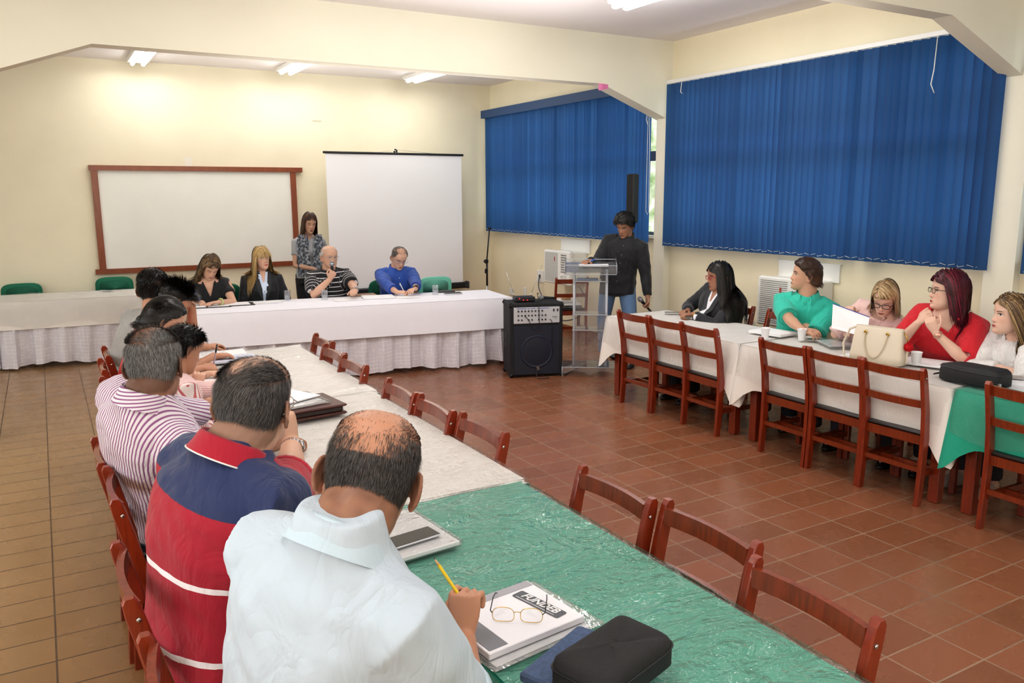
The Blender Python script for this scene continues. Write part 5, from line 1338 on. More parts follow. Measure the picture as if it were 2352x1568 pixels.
# man with the microphone
hC = py_(757, 590, 8.94); pC = Person('white-haired man in a black striped polo speaking into a microphone', (2.80, 9.03, .53), -95, hC, -84, -2, 0, girth=1.26, belly=.07, hs=1.06, wide=1.08, jaw=1.15, skin=SK['fair'], voxel=.005,
    arms=[dict(w=tuple(pz(822, 676, .80)), hint=(.9, .4, -.5), d=(-.45, -.8, .1), curl=(1.0, 1.0, .6)), dict(w=tuple(py_(757, 642, 8.74)), hint=(-.8, .3, -.7), d=(.30, -.35, .75), n=(-.2, -.9, -.2), curl=(1.2, 1.2, .7), spread=.0, tc=.8)],
    shirt=fabric('black_white_stripes', '15151B', .85, .4, bands('14141A', 'E4E4E8', .047, .0075)), sleeve=(.85, .85), sleeve_r=1.2, shirt_off=.02, trousers=trou('2A2C34'), neck_r=1.15)
pC.face('half', lip='A8685C', brow='9A9088', smile=0); pC.glasses(M['chrome']); pC.collar(fabric('black_collar', '17171D', .8, .2), h=.038, r=.08, gap=.8, drop=.05);
bC = lambda q: 1 if (q.y > -.05 and q.z > .055) or (q.y > .02 and q.z > .03) else 0
short_hair(pC, H_['white'], std_mask(front=.08, temple=.034, nape=-.06, side=.008), L=.03, n=3400, w=.0022, cap=False, dens=lambda q: 1-.93*bC(q), scalp=(.55, .48, .44), tintk=.5, lift=.5, comb=lambda q: V(q.x*8, -.5, -.4))
def handheld_mic(label, a, b, body='1A1B20', ring=True):
    """a: end of the body, b: centre of the mesh head"""
    a, b = Vector(a), Vector(b); d = (b-a).normalized(); L = (b-a).length; R = Matrix((d.orthogonal().normalized(), d.cross(d.orthogonal().normalized()), d)).transposed()
    r = thing('microphone', label, 'microphone', a); mb = MB(); mb.lathe([(.010, 0), (.0115, .01), (.012, L*.4), (.017, L*.78), (.019, L*.82)], (0,0,0), 18, R); mb.build('handle', pm('mic_body', body, .4), r)
    mb = MB(); mb.lathe([(.017, L*.82), (.0235, L*.86), (.026, L*.95), (.0255, L), (.021, L+.014), (.010, L+.023), (.001, L+.025)], (0,0,0), 18, R); mb.build('grille_head', M['micmesh'], r)
    mb = MB(); mb.lathe([(.0262, L*.93), (.0275, L*.95), (.0275, L*.965), (.0262, L*.985)], (0,0,0), 18, R, False); mb.build('ring', M['chrome'], r); return r
M['micmesh'] = pm('mic_mesh', '9C9EA2', .45, metal=.6, bump=.6, bs=900)
X, Y, Z = pC.arms[1]['fr']; g = pC.Wr[1]+Y*.075-Z*.028
mt_ = py_(762, 604, 8.74); handheld_mic('silver-headed wireless microphone held at the mouth of the seated man', mt_+(g-mt_).normalized()*.19, mt_, '22252C')
# man in the blue shirt
hD = py_(917, 592, 8.80); pD = Person('man in a bright blue shirt and glasses looking down and writing', (3.57, 8.92, .53), -98, hD, -92, -28, 4, girth=1.10, hs=1.05, wide=1.04, jaw=1.05, skin=SK['fair'], voxel=.0052,
    arms=[dict(w=tuple(pz(957, 672, .785)), hint=(.9, .3, -.4), d=(-.75, -.6, 0), curl=(.3, .4, .3)), dict(w=tuple(pz(912, 671, .785)), hint=(-.9, .3, -.4), d=(.75, -.5, 0), n=(-.4, 0, .9), curl=(.9, .9, .6), tc=.8)],
    shirt=fabric('bright_blue_cotton', '2450A8', .75, .6), sleeve=(1.62, 1.62), sleeve_r=1.2, shirt_off=.02, trousers=trou('232838'), neck_r=1.08)
pD.face('closed', lip='A8685C', brow='3A3430'); pD.glasses(M['chrome'], h=.013); pD.collar(fabric('blue_collar', '1E4DB4', .7, .2), h=.038, r=.074, gap=.7, drop=.05); pD.cuffs(fabric('blue_cuff', '1D4AAE', .7, .2), .03)
for k in range(4): 
    mb = MB(); p0, T, Rt, Fw = pD.frame(.97); o = p0-T*(.08+.08*k)+Fw*.5; h = pD.sbvh.ray_cast(o, -Fw, 1); q = h[0]-pD.base
    mb.lathe([(.006, 0), (.005, .003)], q, 10, Matrix((Rt, T, Fw)).transposed()); mb.build('button', M['white'], pD.root)
bD = lambda q: 1 if (q.y > .0 and q.z > .06 and abs(q.x) < .05) else 0
short_hair(pD, H_['dgray'], std_mask(front=.085, temple=.03, nape=-.065, side=.005, recede=.01), L=.015, n=4200, w=.0018, cap=False, dens=lambda q: 1-.8*bD(q), scalp=(.25, .22, .2), tintk=.7, lift=.5)
# standing woman
hE = py_(711, 512, 9.72); feE = V(2.80, 9.78, 0)
pE = Person('woman standing by the whiteboard in a grey t-shirt and dark speckled vest', (2.80, 9.78, .86), -96, hE, -88, -14, 3, sex='f', hs=1.0, skin=SK['olive'], voxel=.0055, standing=True, size=.98,
    arms=[dict(w=(2.98, 9.95, .86), hint=(.5, .3, 0), d=(-.3, .3, -.5)), dict(w=(2.80, 9.60, .98), hint=(-.8, .5, -.3), d=(.8, -.1, -.4))],
    shirt=fabric('grey_marl_tee', 'A4A6AA', .9, .4), sleeve=(.55, .55), shirt_off=.012, shirt_t=(-.05, .94), trousers=trou('16161C'), shoes=SHB)
pE.face('closed', lip='9A4A4C', brow='3A2A20', makeup=True)
pE.open_neck([(-.05, -.03), (.05, -.03), (.0, .08)])
vest = NT('speckled_vest'); vest.link(vest.ramp(vest.noise(38, 4), [(.35, rgb('2C3038')), (.5, rgb('5E646E')), (.62, rgb('AAB0B8'))]), vest.b.inputs['Base Color']); vest.b.inputs['Roughness'].default_value = .7
for q in (-1, 1):
    pE.chest_strip('vest_front', vest.m, [(q*.105, -.02), (q*.095, .10), (q*.09, .22), (q*.085, .36), (q*.085, .48)], [.07, .13, .14, .15, .16], lift=.018)
pE.chest_strip('lanyard', pm('lanyard_blue', '22345E', .6), [(.035, -.03), (.028, .1), (.02, .26)], .010, lift=.014)
long_hair(pE, H_['brown'], 2400, .24, .0045, side=.9, thick=.0005, grav=.6, fc=.054, clear=.012, seed=5, px0=-.01)

# ---------------- standing man at the lectern
ft = (pz(1385, 832, 0), pz(1447, 842, 0)); mid = (ft[0]+ft[1])/2
_r = ray(1434, 517); hM = CAM+_r*((math.hypot(mid.x, mid.y)-.06)/math.hypot(_r.x, _r.y))
pM = Person('standing man with curly black hair in a black shirt and jeans behind the clear lectern', (mid.x+.02, mid.y+.03, .90), -136, hM, -152, -26, 2, girth=1.04, hs=1.03, skin=SK['dark'], voxel=.005, standing=True, size=1.0, twist=-2,
    arms=[dict(w=tuple(hM+V(.17, -.22, -.80)), hint=(.6, .4, 0), d=(-.1, -.1, -1), n=(.7, -.2, 0), curl=(1.0, 1.0, .6), tc=.7), dict(w=(4.93, 6.93, 1.16), hint=(.1, .4, -1), d=(-.9, -.4, 0), n=(0, 0, 1), curl=(.6, .8, .5), tc=.6)],
    shirt=fabric('black_shirt', '15161B', .75, .5), sleeve=(1.9, 1.9), sleeve_r=1.18, shirt_off=.022, shirt_t=(-.30, 1.03), trousers=trou('6E8DB4', 'denim'), shoes=pm('dark_suede', '24242A', .7),
    knees=[((ft[0].x+.02, ft[0].y+.03, .48), (ft[0].x+.03, ft[0].y+.03, .09)), ((ft[1].x+.02, ft[1].y+.03, .48), (ft[1].x+.03, ft[1].y+.03, .09))][::-1])
pM.face('half', lip='8A5048', brow='14100E', brow_w=.005); pM.collar(fabric('black_shirt_collar', '191A20', .7, .2), h=.04, r=.072, gap=.8, drop=.055)
for k in range(5):
    mb = MB(); p0, T, Rt, Fw = pM.frame(.97); o = p0-T*(.07+.095*k)+Fw*.5; h = pM.sbvh.ray_cast(o, -Fw, 1); q = (h[0] or p0)-pM.base; mb.lathe([(.0055, 0), (.004, .003)], q, 10, Matrix((Rt, T, Fw)).transposed()); mb.build('button', M['micmesh'], pM.root)
short_hair(pM, H_['black'], std_mask(front=.066, temple=.022, nape=-.06, side=-.005), L=.035, n=6000, w=.003, thick=.022, lift=1.6, curl=1.0, steps=4, scalp=(.05, .04, .04), bump=.012, bf=70)
X, Y, Z = pM.arms[0]['fr']; g = pM.Wr[0]+Y*.07-Z*.028
handheld_mic('black microphone with round silver head hanging in the standing man\'s hand', g+V(.07, -.04, -.10), g+V(-.06, .02, .06))

# ---------------- right table, by the windows
def rh(px, py, X): return px_(px, py, X)
hR1 = rh(1652, 634, 5.20); pR1 = Person('woman with long black hair and red glasses in a black blazer, hands clasped', (5.33, 5.42, .53), 178, hR1, 158, -6, 0, noff=(0, 0, .045), sex='f', girth=1.26, hs=1.06, wide=1.04, jaw=1.1, skin=SK['brown'], voxel=.0048,
    arms=[dict(w=tuple(pz(1592, 722, .785)), hint=(.2, -.9, -.4), d=(-.9, .35, .05), n=(0, 0, 1), curl=(.9, .9, .6), tc=.7), dict(w=tuple(pz(1580, 714, .80)), hint=(.2, .9, -.4), d=(-.9, -.2, .05), n=(0, .3, 1), curl=(.8, .9, .5))],
    shirt=fabric('black_blazer_r', '14161E', .75, .35), sleeve=(1.9, 1.9), sleeve_r=1.2, shirt_off=.022, trousers=trou('15151C'), shoes=SHB)
pR1.face('open', lip='8A4444', brow='1A1210', makeup=True); pR1.glasses(pm('red_frame', 'B01A2E', .35), r=.0024)
wb = fabric('white_blouse_in', 'EAEAF0', .7, .4); pR1.chest_poly('blouse', wb, [(-.05, -.01), (.05, -.01), (.035, .10), (.01, .22), (-.01, .22), (-.035, .10)])
sb = pR1.chest_poly('neckline', pR1.skin, [(-.034, -.03), (.034, -.03), (.005, .08), (-.005, .08)], lift=.008); set_attr(sb.data, 'tint', np.ones((len(sb.data.vertices), 4)), 'COL')
for q in (-1, 1): pR1.chest_strip('lapel', fabric('blazer_lapel_r', '1A1C24', .6, .1), [(q*.062, .0), (q*.055, .07), (q*.035, .14), (q*.012, .22)], [.03, .04, .04, .01], lift=.009)
long_hair(pR1, H_['black'], 3200, .50, .005, side=.8, thick=.0005, grav=.7, fc=.060, clear=.013, seed=6, steps=15)
hR2 = rh(1850, 632, 5.30); pR2 = Person('man in a turquoise polo shirt with arms crossed on the table, looking left', (5.38, 4.56, .52), 200, hR2, 140, 7, 0, girth=1.14, hs=1.06, jaw=1.06, skin=SK['olive'], voxel=.0048, twist=15,
    arms=[dict(w=tuple(pz(1835, 733, .84)), hint=(-.3, -1, -.5), d=(.1, .9, .1), n=(-.9, 0, .2), curl=(1.0, .9, .5)), dict(w=tuple(pz(1850, 768, .80)), hint=(-.3, 1, -.5), d=(.1, -.9, 0), n=(-.3, 0, .9), curl=(.5, .6, .3))],
    shirt=fabric('turquoise_polo', '2FBFA8', .8, .5), sleeve=(.85, .85), sleeve_r=1.22, shirt_off=.018, trousers=trou('26303E'), shoes=SHB, neck_r=1.12, sh_drop=.015)
pR2.face('open', lip='A86458', brow='2A1E18', brow_w=.0052); pR2.collar(fabric('turq_collar', '2FBDA6', .8, .2), h=.036, r=.074, gap=1.0, drop=.05); pR2.cuffs(fabric('turq_cuff', '2BB7A0', .8, .2))
pR2.chest_strip('placket', fabric('turq_placket', '2AB39C', .8, .2), [(.0, .015), (0, .15)], .03, lift=.005)
short_hair(pR2, H_['brown'], std_mask(front=.068, temple=.028, nape=-.055, side=.0), L=lambda q: .075 if q.z > .02 else .045, n=4600, w=.003, thick=.018, comb=lambda q: V(q.x*3, -1.0, .15 if q.y > .03 else -.6), lift=.3, steps=6, scalp=(.12, .09, .07), tight=.9, clear=.018, bump=.006, jit=.2)
mb = MB(); mb.lathe([(.033, -.011), (.036, -.01), (.036, .01), (.033, .011)], (0,0,0), 20, cap=False)
def wrist_band(p, i, name, mat, r=.029, w=.010, off=.02, face=None):
    e, w_ = p.E[i], p.Wr[i]; ax = (w_-e).normalized(); R = Matrix((ax.orthogonal().normalized(), ax.cross(ax.orthogonal().normalized()), ax)).transposed(); c = w_-ax*off-p.base
    mb = MB(); mb.lathe([(r-.002, -w), (r+.002, -w), (r+.002, w), (r-.002, w)], c, 22, R, False); o = mb.build(name, mat, p.root)
    if face is not None:
        n = (Vector(face)-ax*ax.dot(Vector(face))).normalized(); mb = MB(); mb.lathe([(.018, 0), (.018, .007), (.015, .009)], c+n*(r-.001), 18, Matrix((ax.cross(n), ax, n)).transposed()); mb.build('watch_face', mat, o)
wrist_band(pR2, 0, 'wristwatch', pm('dark_watch', '26282C', .35), .033, .011, .02, (-1, -.3, .3)); wrist_band(pR1, 0, 'bracelet', M['gold'], .031, .005)
wrist_band(pA, 0, 'wristwatch', pm('lime_watch', 'C8D890', .4), .030, .009, .01, (0, -.3, 1)); wrist_band(pC, 0, 'wristwatch', M['chrome'], .034, .01, .01, (.3, -.3, 1)); wrist_band(pD, 0, 'wristwatch', pm('dark_watch2', '26282C', .35), .033, .01, .01, (.3, -.3, 1))
hR3 = rh(2033, 684, 5.18); pR3 = Person('woman with a blond bob and dark glasses in pale pink, reading a folder', (5.34, 3.93, .52), 184, hR3, 200, -30, 6, noff=(0, 0, .03), sex='f', girth=1.12, hs=1.03, skin=SK['pale'], voxel=.0048, size=.96,
    arms=[dict(w=(5.02, 3.68, .86), hint=(.2, -.6, -.6), d=(-.6, .5, .2)), dict(w=tuple(px_(1960, 716, 5.08)), hint=(.5, .6, -.6), d=(-.55, -.15, .35), n=(.2, .2, .9), curl=(.9, .8, .4))],
    shirt=fabric('pale_pink_blouse', 'EBC9C4', .8, .4), sleeve=(1.0, 1.0), sleeve_r=1.3, shirt_off=.02, shirt_t=(-.08, .93), trousers=trou('3A3440'), shoes=SHB)
pR3.face('closed', lip='A05A54', brow='7A5A3C'); pR3.glasses(pm('dark_frame', '1A1A22', .35), r=.0022); pR3.open_neck([(-.07, -.03), (.07, -.03), (.045, .045), (-.045, .045)])
long_hair(pR3, H_['ash'], 2600, .17, .0045, side=.8, thick=.0005, grav=.5, fc=.062, clear=.012, seed=7, px0=.03, mask=std_mask(front=.084, temple=.03, nape=-.07, side=-.005))
hR4 = rh(2178, 668, 5.20); pR4 = Person('woman with dark red hair and glasses in a red blouse, hands clasped', (5.36, 3.31, .52), 190, hR4, 142, 4, 0, noff=(0, 0, .04), sex='f', girth=1.30, hs=1.08, wide=1.05, jaw=1.15, skin=SK['pale'], voxel=.0045,
    arms=[dict(w=tuple(px_(2150, 765, 4.98)), hint=(-.2, -.7, -1), d=(-.25, .35, .8), n=(-.8, -.2, 0), curl=(.9, .9, .5)), dict(w=tuple(px_(2108, 742, 4.98)), hint=(-.2, .7, -1), d=(.1, -.5, .6), n=(-.8, 0, .3), curl=(.9, .9, .6))],
    shirt=fabric('red_blouse', 'CC1426', .75, .45), sleeve=(1.05, 1.05), sleeve_r=1.35, shirt_off=.02, shirt_t=(-.08, .92), trousers=trou('1C1C26'), shoes=SHB, neck_r=1.1)
pR4.face('open', lip='B04A50', brow='4A2A24'); pR4.glasses(pm('bronze_frame', '4A3A34', .3, metal=.6), r=.0018, h=.0145); pR4.open_neck([(-.095, -.03), (.095, -.03), (.06, .10), (0, .075), (-.06, .10)])
long_hair(pR4, H_['red'], 3200, .27, .005, side=.8, thick=.0005, grav=.45, fc=.064, clear=.020, seed=8, back=.5)
wrist_band(pR4, 0, 'wristwatch', pm('rose_gold', 'DDAA98', .3, metal=.7), .029, .009, .015, (-1, -.4, .2))
p_, T, Rt, Fw = pR4.frame(.985); mb = MB(); mb.tube([pR4.N-pR4.base+Rt*.062*math.cos(a)+Fw*(.072*math.sin(a)+.008)+T*(-.012-.022*max(0, math.sin(a))) for a in np.linspace(0, 2*PI, 30)[:-1]], .0028, 6, closed=True); mb.build('necklace', M['gold'], pR4.root)
hR5 = rh(2322, 722, 5.16); pR5 = Person('young fair-haired woman in a white blouse resting her head on her hand', (5.36, 2.72, .53), 172, hR5, 146, 2, 0, noff=(.07, .01, .03), sex='f', girth=1.08, hs=1.05, skin=SK['pale'], voxel=.0045,
    arms=[dict(w=tuple(hR5+V(.0, -.115, -.165)), hint=(-.8, -.5, -1), d=(.05, .30, 1), n=(-.2, -.9, 0), curl=(.5, .6, .4)), dict(w=tuple(pz(2300, 845, .79)), hint=(-.1, 1, -.4), d=(-.1, -.9, .0))],
    shirt=fabric('white_blouse', 'ECEAE8', .8, .7, ws=11), sleeve=(1.85, 1.9), sleeve_r=1.4, shirt_off=.022, shirt_t=(-.08, .94), trousers=trou('2A2A34'), shoes=pm('pale_sandal', 'B4A4A0', .5))
pR5.face('open', lip='B0525A', brow='4A3424', makeup=True); pR5.collar(fabric('white_bcollar', 'ECEAE8', .8, .3), h=.03, r=.07, gap=1.0, drop=.06)
long_hair(pR5, H_['dblond'], 3000, .36, .0045, side=.6, back=.9, thick=.0005, grav=.5, fc=.060, clear=.012, seed=9)
mb = MB(); mb.lathe([(.0005, -.007), (.006, -.003), (.007, 0), (.005, .004), (.0005, .007)], pR5.H+pR5.HM@V(-.084, .0, -.045)-pR5.base, 12); mb.build('earring', pm('pearl', 'F0EAE0', .2), pR5.root)

# ================================================================ THINGS ON THE FLOOR
# acrylic lectern
def acrylic(hz=.07, rf=.8, tc=.95):
    t = NT('clear_acrylic'); tr = t.add('ShaderNodeBsdfTransparent'); tr.inputs[0].default_value = (tc, tc+.01, tc+.02, 1); gl = t.add('ShaderNodeBsdfGlossy'); gl.inputs['Roughness'].default_value = .04
    df = t.add('ShaderNodeBsdfDiffuse'); df.inputs[0].default_value = (.9, .92, .95, 1); fr = t.add('ShaderNodeFresnel'); fr.inputs[0].default_value = 1.5
    m0 = t.add('ShaderNodeMixShader'); m0.inputs[0].default_value = hz; t.link(tr.outputs[0], m0.inputs[1]); t.link(df.outputs[0], m0.inputs[2])
    m = t.add('ShaderNodeMixShader'); t.link(t.math('MINIMUM', t.math('ADD', t.math('MULTIPLY', fr.outputs[0], rf), .02), .7), m.inputs[0]); t.link(m0.outputs[0], m.inputs[1]); t.link(gl.outputs[0], m.inputs[2]); t.link(m.outputs[0], t.o.inputs[0]); return t.m
M['acr'] = acrylic(); M['tumbler'] = acrylic(.01, .35, .985)
te = NT('acrylic_edge'); te.b.inputs['Base Color'].default_value = rgb('D9DEE6'); te.b.inputs['Roughness'].default_value = .1; te.b.inputs['Alpha'].default_value = .55; te.b.inputs['Coat Weight'].default_value = 1; M['acre'] = te.m
LCT = (4.84, 6.78, 0); LRZ = -.62
r = thing('lectern', 'clear acrylic lectern in front of the standing man', 'lectern', LCT, LRZ)
mb = MB(); mb.box((0, 0, .10), (.56, .34, .012)); mb.build('base_plate', M['acr'], r)
mb = MB(); out = [(-.28, .10)]+[(-.28+.56*k/24, .018+.045*abs(math.sin(PI*2*k/24))**.8) for k in range(25)]+[(.28, .10)]
for yy in (-.17, .158): mb.prism(out, .012, lambda u, v, w, yy=yy: (u, yy+w, v))
mb.build('base_apron', M['acr'], r)
mb = MB()
for a, b in (((-.28, -.17, .1), (.28, -.17, .1)), ((-.28, .17, .1), (.28, .17, .1)), ((-.28, -.17, .1), (-.28, .17, .1)), ((.28, -.17, .1), (.28, .17, .1)), ((-.28, -.17, .0), (-.28, -.17, .1)), ((.28, -.17, 0), (.28, -.17, .1))): mb.tube([a, b], .005, 6)
mb.build('base_edge', M['acre'], r)
for s in (-1, 1):
    for yy in (-.10, .10): mb = MB(); mb.tube([(s*.165, yy, .105), (s*.165, yy, 1.10)], .013, 12); mb.build('post', M['acre'], r)
mb = MB(); mb.box((0, -.10, .60), (.32, .008, .98)); mb.build('front_panel', M['acr'], r)
for z in (.48, .64, .98): mb = MB(); mb.box((0, 0, z), (.36, .24, .010)); mb.build('shelf', M['acr'], r); mb = MB(); mb.bar((-.18, -.12, z), (.18, -.12, z), .008, .010); mb.build('shelf_edge', M['acre'], r)
mb = MB(); mb.box((0, .02, 1.115), (.52, .38, .012), Matrix.Rotation(.18, 3, 'X')); mb.build('top_tray', M['acr'], r)
mb = MB(); mb.box((0, -.165, 1.10), (.52, .010, .09)); mb.box((-.26, .02, 1.13), (.010, .38, .07), Matrix.Rotation(.18, 3, 'X')); mb.box((.26, .02, 1.13), (.010, .38, .07), Matrix.Rotation(.18, 3, 'X')); mb.build('tray_lip', M['acr'], r)
mb = MB()
for a, b in (((-.26, -.17, 1.145), (.26, -.17, 1.145)), ((-.26, -.17, 1.055), (.26, -.17, 1.055)), ((-.26, -.17, 1.06), (-.26, -.17, 1.145)), ((.26, -.17, 1.06), (.26, -.17, 1.145)), ((-.26, .2, 1.18), (.26, .2, 1.18)), ((-.26, -.17, 1.145), (-.26, .2, 1.18)), ((.26, -.17, 1.145), (.26, .2, 1.18))): mb.tube([a, b], .0045, 6)
mb.build('tray_edge', M['acre'], r)
def lec(u, v, z): c, s_ = math.cos(LRZ), math.sin(LRZ); return V(LCT[0]+u*c-v*s_, LCT[1]+u*s_+v*c, z)
def lines_mat(name, paper, ink, scale=55, duty=.3, cols=3):
    t = NT(name); o = t.sep(t.obj()); n = t.math('GREATER_THAN', t.noise(140, 2, t.map(t.obj(), (1, .2, 1))), .47)
    l = t.math('LESS_THAN', t.math('FRACT', t.math('MULTIPLY', t.math('ADD', o[1], 5), scale)), duty)
    m = t.math('MULTIPLY', t.math('LESS_THAN', t.math('ABSOLUTE', o[0]), .085), t.math('LESS_THAN', t.math('ABSOLUTE', o[1]), .125))
    t.link(t.mix(t.math('MULTIPLY', t.math('MULTIPLY', t.math('MULTIPLY', l, n), m), .75), rgb(paper), rgb(ink)), t.b.inputs['Base Color']); t.b.inputs['Roughness'].default_value = .6; return t.m
M['print'] = lines_mat('printed_page', 'F2F2F4', '55585E'); M['paperblue'] = pm('paper_stack_side', 'D6DCEC', .7)
def sheet(label, p, rz, w=.21, h=.297, t=.0015, mat='paper', name='paper_sheet', curl=.004, cat='paper', group=None, z=None, tilt=None):
    p = Vector(p); mb = MB(); mb.sm = True; nu, nv = 8, 10
    f = lambda x, y: curl*(abs(math.sin(x*14+p.x*5))*.5+((x/w)**2+(y/h)**2)*1.2)
    top = [[V(x, y, t+f(x, y)) for x in np.linspace(-w/2, w/2, nu)] for y in np.linspace(-h/2, h/2, nv)]
    mb.grid(top); bot = [[q-V(0, 0, t*.98+f(q.x, q.y)*.6) for q in row] for row in top]; mb.sm = False
    edge = lambda g: g[0]+[row[-1] for row in g[1:]]+g[-1][::-1][1:]+[row[0] for row in g[::-1][1:-1]]
    mb.quad_strip([edge(bot), edge(top)], True, False)
    o = mb.build(name, M[mat] if isinstance(mat, str) else mat, None, p, rz)
    if tilt: o.rotation_euler = (tilt[0], tilt[1], rz)
    return tag(o, label, cat, group)
sheet('sheets of paper lying in the tray of the clear lectern', lec(.03, .03, 1.125), LRZ, .3, .21, .01)
sheet('blue-grey papers on the upper shelf of the clear lectern', lec(-.03, 0, .987), LRZ, .22, .2, .006, mat=pm('bluegrey_paper', 'A8B4CC', .6))
def pen(label, a, b, r, c, tip='222222', cap=None, name='pen', hexa=False):
    a, b = Vector(a), Vector(b); d = (b-a).normalized(); L = (b-a).length; x = d.orthogonal().normalized(); R = Matrix((x, d.cross(x), d)).transposed(); o = thing(name, label, name, a)
    n = 6 if hexa else 14
    mb = MB(); mb.lathe([(r*.9, 0), (r, .002), (r, L*(.88 if not hexa else .86))], (0,0,0), n, R); mb.build('barrel', pm(name+'_barrel', c, .35), o)
    if hexa:
        mb = MB(); mb.lathe([(r, L*.86), (r*.35, L*.965)], (0,0,0), 12, R); mb.build('sharpened_wood', pm('pencil_wood', 'D8B080', .6), o); mb = MB(); mb.lathe([(r*.35, L*.965), (r*.05, L)], (0,0,0), 10, R); mb.build('lead', pm('lead', '2A2A2E', .4), o)
    else:
        mb = MB(); mb.lathe([(r, L*.88), (r*.8, L*.92), (r*.2, L)], (0,0,0), 12, R); mb.build('tip', pm(name+'_tip', tip, .4), o)
        if cap: mb = MB(); mb.lathe([(r*1.25, -.01), (r*1.35, .03), (r*1.2, .045)], (0,0,0), 14, R); mb.build('cap', pm(name+'_cap', cap, .4), o)
    return o
q = V(*pM.arms[1]['w'])
X, Y, Z = pM.arms[1]['fr']; g = pM.Wr[1]+Y*.09-Z*.01; pen('white and blue pen held by the standing man over the lectern', g+V(.10, -.02, .03), g+V(-.08, .0, -.03), .005, 'C8D4EA', cap='3A66C0')
# amplifier speaker with mixer
A0 = pz(1172, 869, 0); A1 = pz(1292, 863, 0); ad = (A1-A0).normalized(); aw = (A1-A0).length; arz = math.atan2(ad.y, ad.x); AZ = .765
ac = (A0+A1)/2+V(-ad.y, ad.x, 0)*.18
r = thing('amplifier_speaker', 'large black amplifier speaker with a mixer panel beside the head table', 'speaker', ac, arz)
D2 = .18; carp = pm('black_carpet', '17181C', .75, bump=.4, bs=300)
mb = MB(); mb.box((0, 0, AZ/2+.012), (aw, .36, AZ-.02), bev=.012); mb.build('cabinet', carp, r)
mb = MB(); mb.box((0, -D2-.002, .285), (aw-.08, .008, .50)); gm = NT('speaker_grille'); gm.b.inputs['Base Color'].default_value = rgb('141B2C'); gm.b.inputs['Roughness'].default_value = .45; gm.bump(gm.noise(420, 1), .6, .003); mb.build('grille', gm.m, r)
mb = MB(); mb.lathe([(.165, -.002), (.172, .004), (.160, .008), (.150, .003)], (0, -D2-.004, .27), 40, Matrix.Rotation(PI/2, 3, 'X'), False); mb.build('woofer_ring', pm('woofer', '1C2438', .5), r)
mb = MB(); mb.lathe([(.001, .003), (.05, .0045), (.14, .002), (.15, .0)], (0, -D2-.004, .27), 40, Matrix.Rotation(PI/2, 3, 'X'), False); mb.build('woofer_cone', pm('woofer_cone', '10172A', .5), r)
PZ0, PH = .645, .165
mb = MB(); mb.box((0, -D2-.004, PZ0), (aw-.075, .012, PH), bev=.003); pn = mb.build('mixer_panel', pm('mixer_silver', 'C2C4C8', .4), r)
kb = pm('mixer_knob', '22242A', .4); ks = pm('knob_base', 'B09A70', .4); mk_ = MB()
for row, (zz, cols) in enumerate(((.045, range(8)), (.0, range(9)), (-.045, (0, 1, 3, 4, 6, 7, 8)))):
    for k in cols:
        x = -aw/2+.085+k*(aw-.2)/9.2*.92; big = row == 0 or k >= 7
        mb = MB(); mb.lathe([(.0095 if big else .0085, 0), (.0085, .006), (.006 if big else .008, .014 if big else .004)], (x, -D2-.010, PZ0+zz), 14, Matrix.Rotation(PI/2, 3, 'X')); mb.build('knob' if big else 'jack', kb, pn)
mb = MB()
for a, b in ((.0, .30), (.33, .38), (.42, .56), (.60, .64), (.67, .98)): mb.box((-aw/2+.07+(a+b)/2*(aw*.62), -D2-.011, PZ0+.072), ((b-a)*aw*.6, .002, .005))
mb.build('blue_stripe', pm('mixer_blue', '2A3AA8', .4), pn)
for k in (0, 1): mb = MB(); mb.box((aw/2-.10+k*.04, -D2-.012, PZ0+.048), (.014, .01, .028), bev=.002); mb.build('switch', kb, pn)
mb = MB()
for k in range(5): mb.box((aw/2-.11+k*.011, -D2-.011, PZ0-.02), (.007, .002, .008))
for k in range(3): mb.box((aw/2-.09+k*.010, -D2-.011, PZ0-.034), (.006, .002, .005))
mb.build('panel_print', pm('print_grey', '5A5E66', .5), pn)
for z in (.37, .27):
    mb = MB(); mb.box((-aw/2-.001, .02, z+.05), (.006, .10, .09 if z > .3 else .05), bev=.003); mb.build('side_handle', pm('handle_recess', '08080A', .5), r)
for sx in (-1, 1):
    for sy in (-1, 1):
        for z in (.03, AZ-.02): mb = MB(); mb.box((sx*(aw/2-.012), sy*(.165), z), (.05, .05, .05), bev=.02); mb.build('corner_guard', M['black'], r)
mb = MB(); mb.box((.01, -D2-.010, .095), (.03, .004, .035)); mb.build('badge', pm('badge', '8A8078', .3, metal=.7), r)
mb = MB(); mb.box((-.004+.008, -D2-.013, .095), (.003, .002, .02)); mb.bar((.008, -D2-.013, .095), (.017, -D2-.013, .105), .003, .002); mb.bar((.008, -D2-.013, .095), (.017, -D2-.013, .085), .003, .002); mb.build('badge_mark', pm('badge_mark', '2A2624', .4), r)
def ap(u, v, z): c, s_ = math.cos(arz), math.sin(arz); return V(ac.x+u*c-v*s_, ac.y+u*s_+v*c, z)
TZA = AZ+.004
r = thing('wireless_receiver', 'small black wireless receiver with red lights and two antennas', 'receiver', ap(-.10, -.03, TZA), arz)
mb = MB(); mb.box((0, 0, .03), (.21, .14, .045), bev=.006); mb.build('case', M['black'], r)
for x, zz in ((-.06, .038), (-.018, .022), (.022, .022)): mb = MB(); mb.lathe([(.006, 0), (.004, .003)], (x, -.071, zz), 10, Matrix.Rotation(PI/2, 3, 'X')); mb.build('red_light', M.setdefault('redled', pm('red_led', 'FF2030', .3, emis=2)), r)
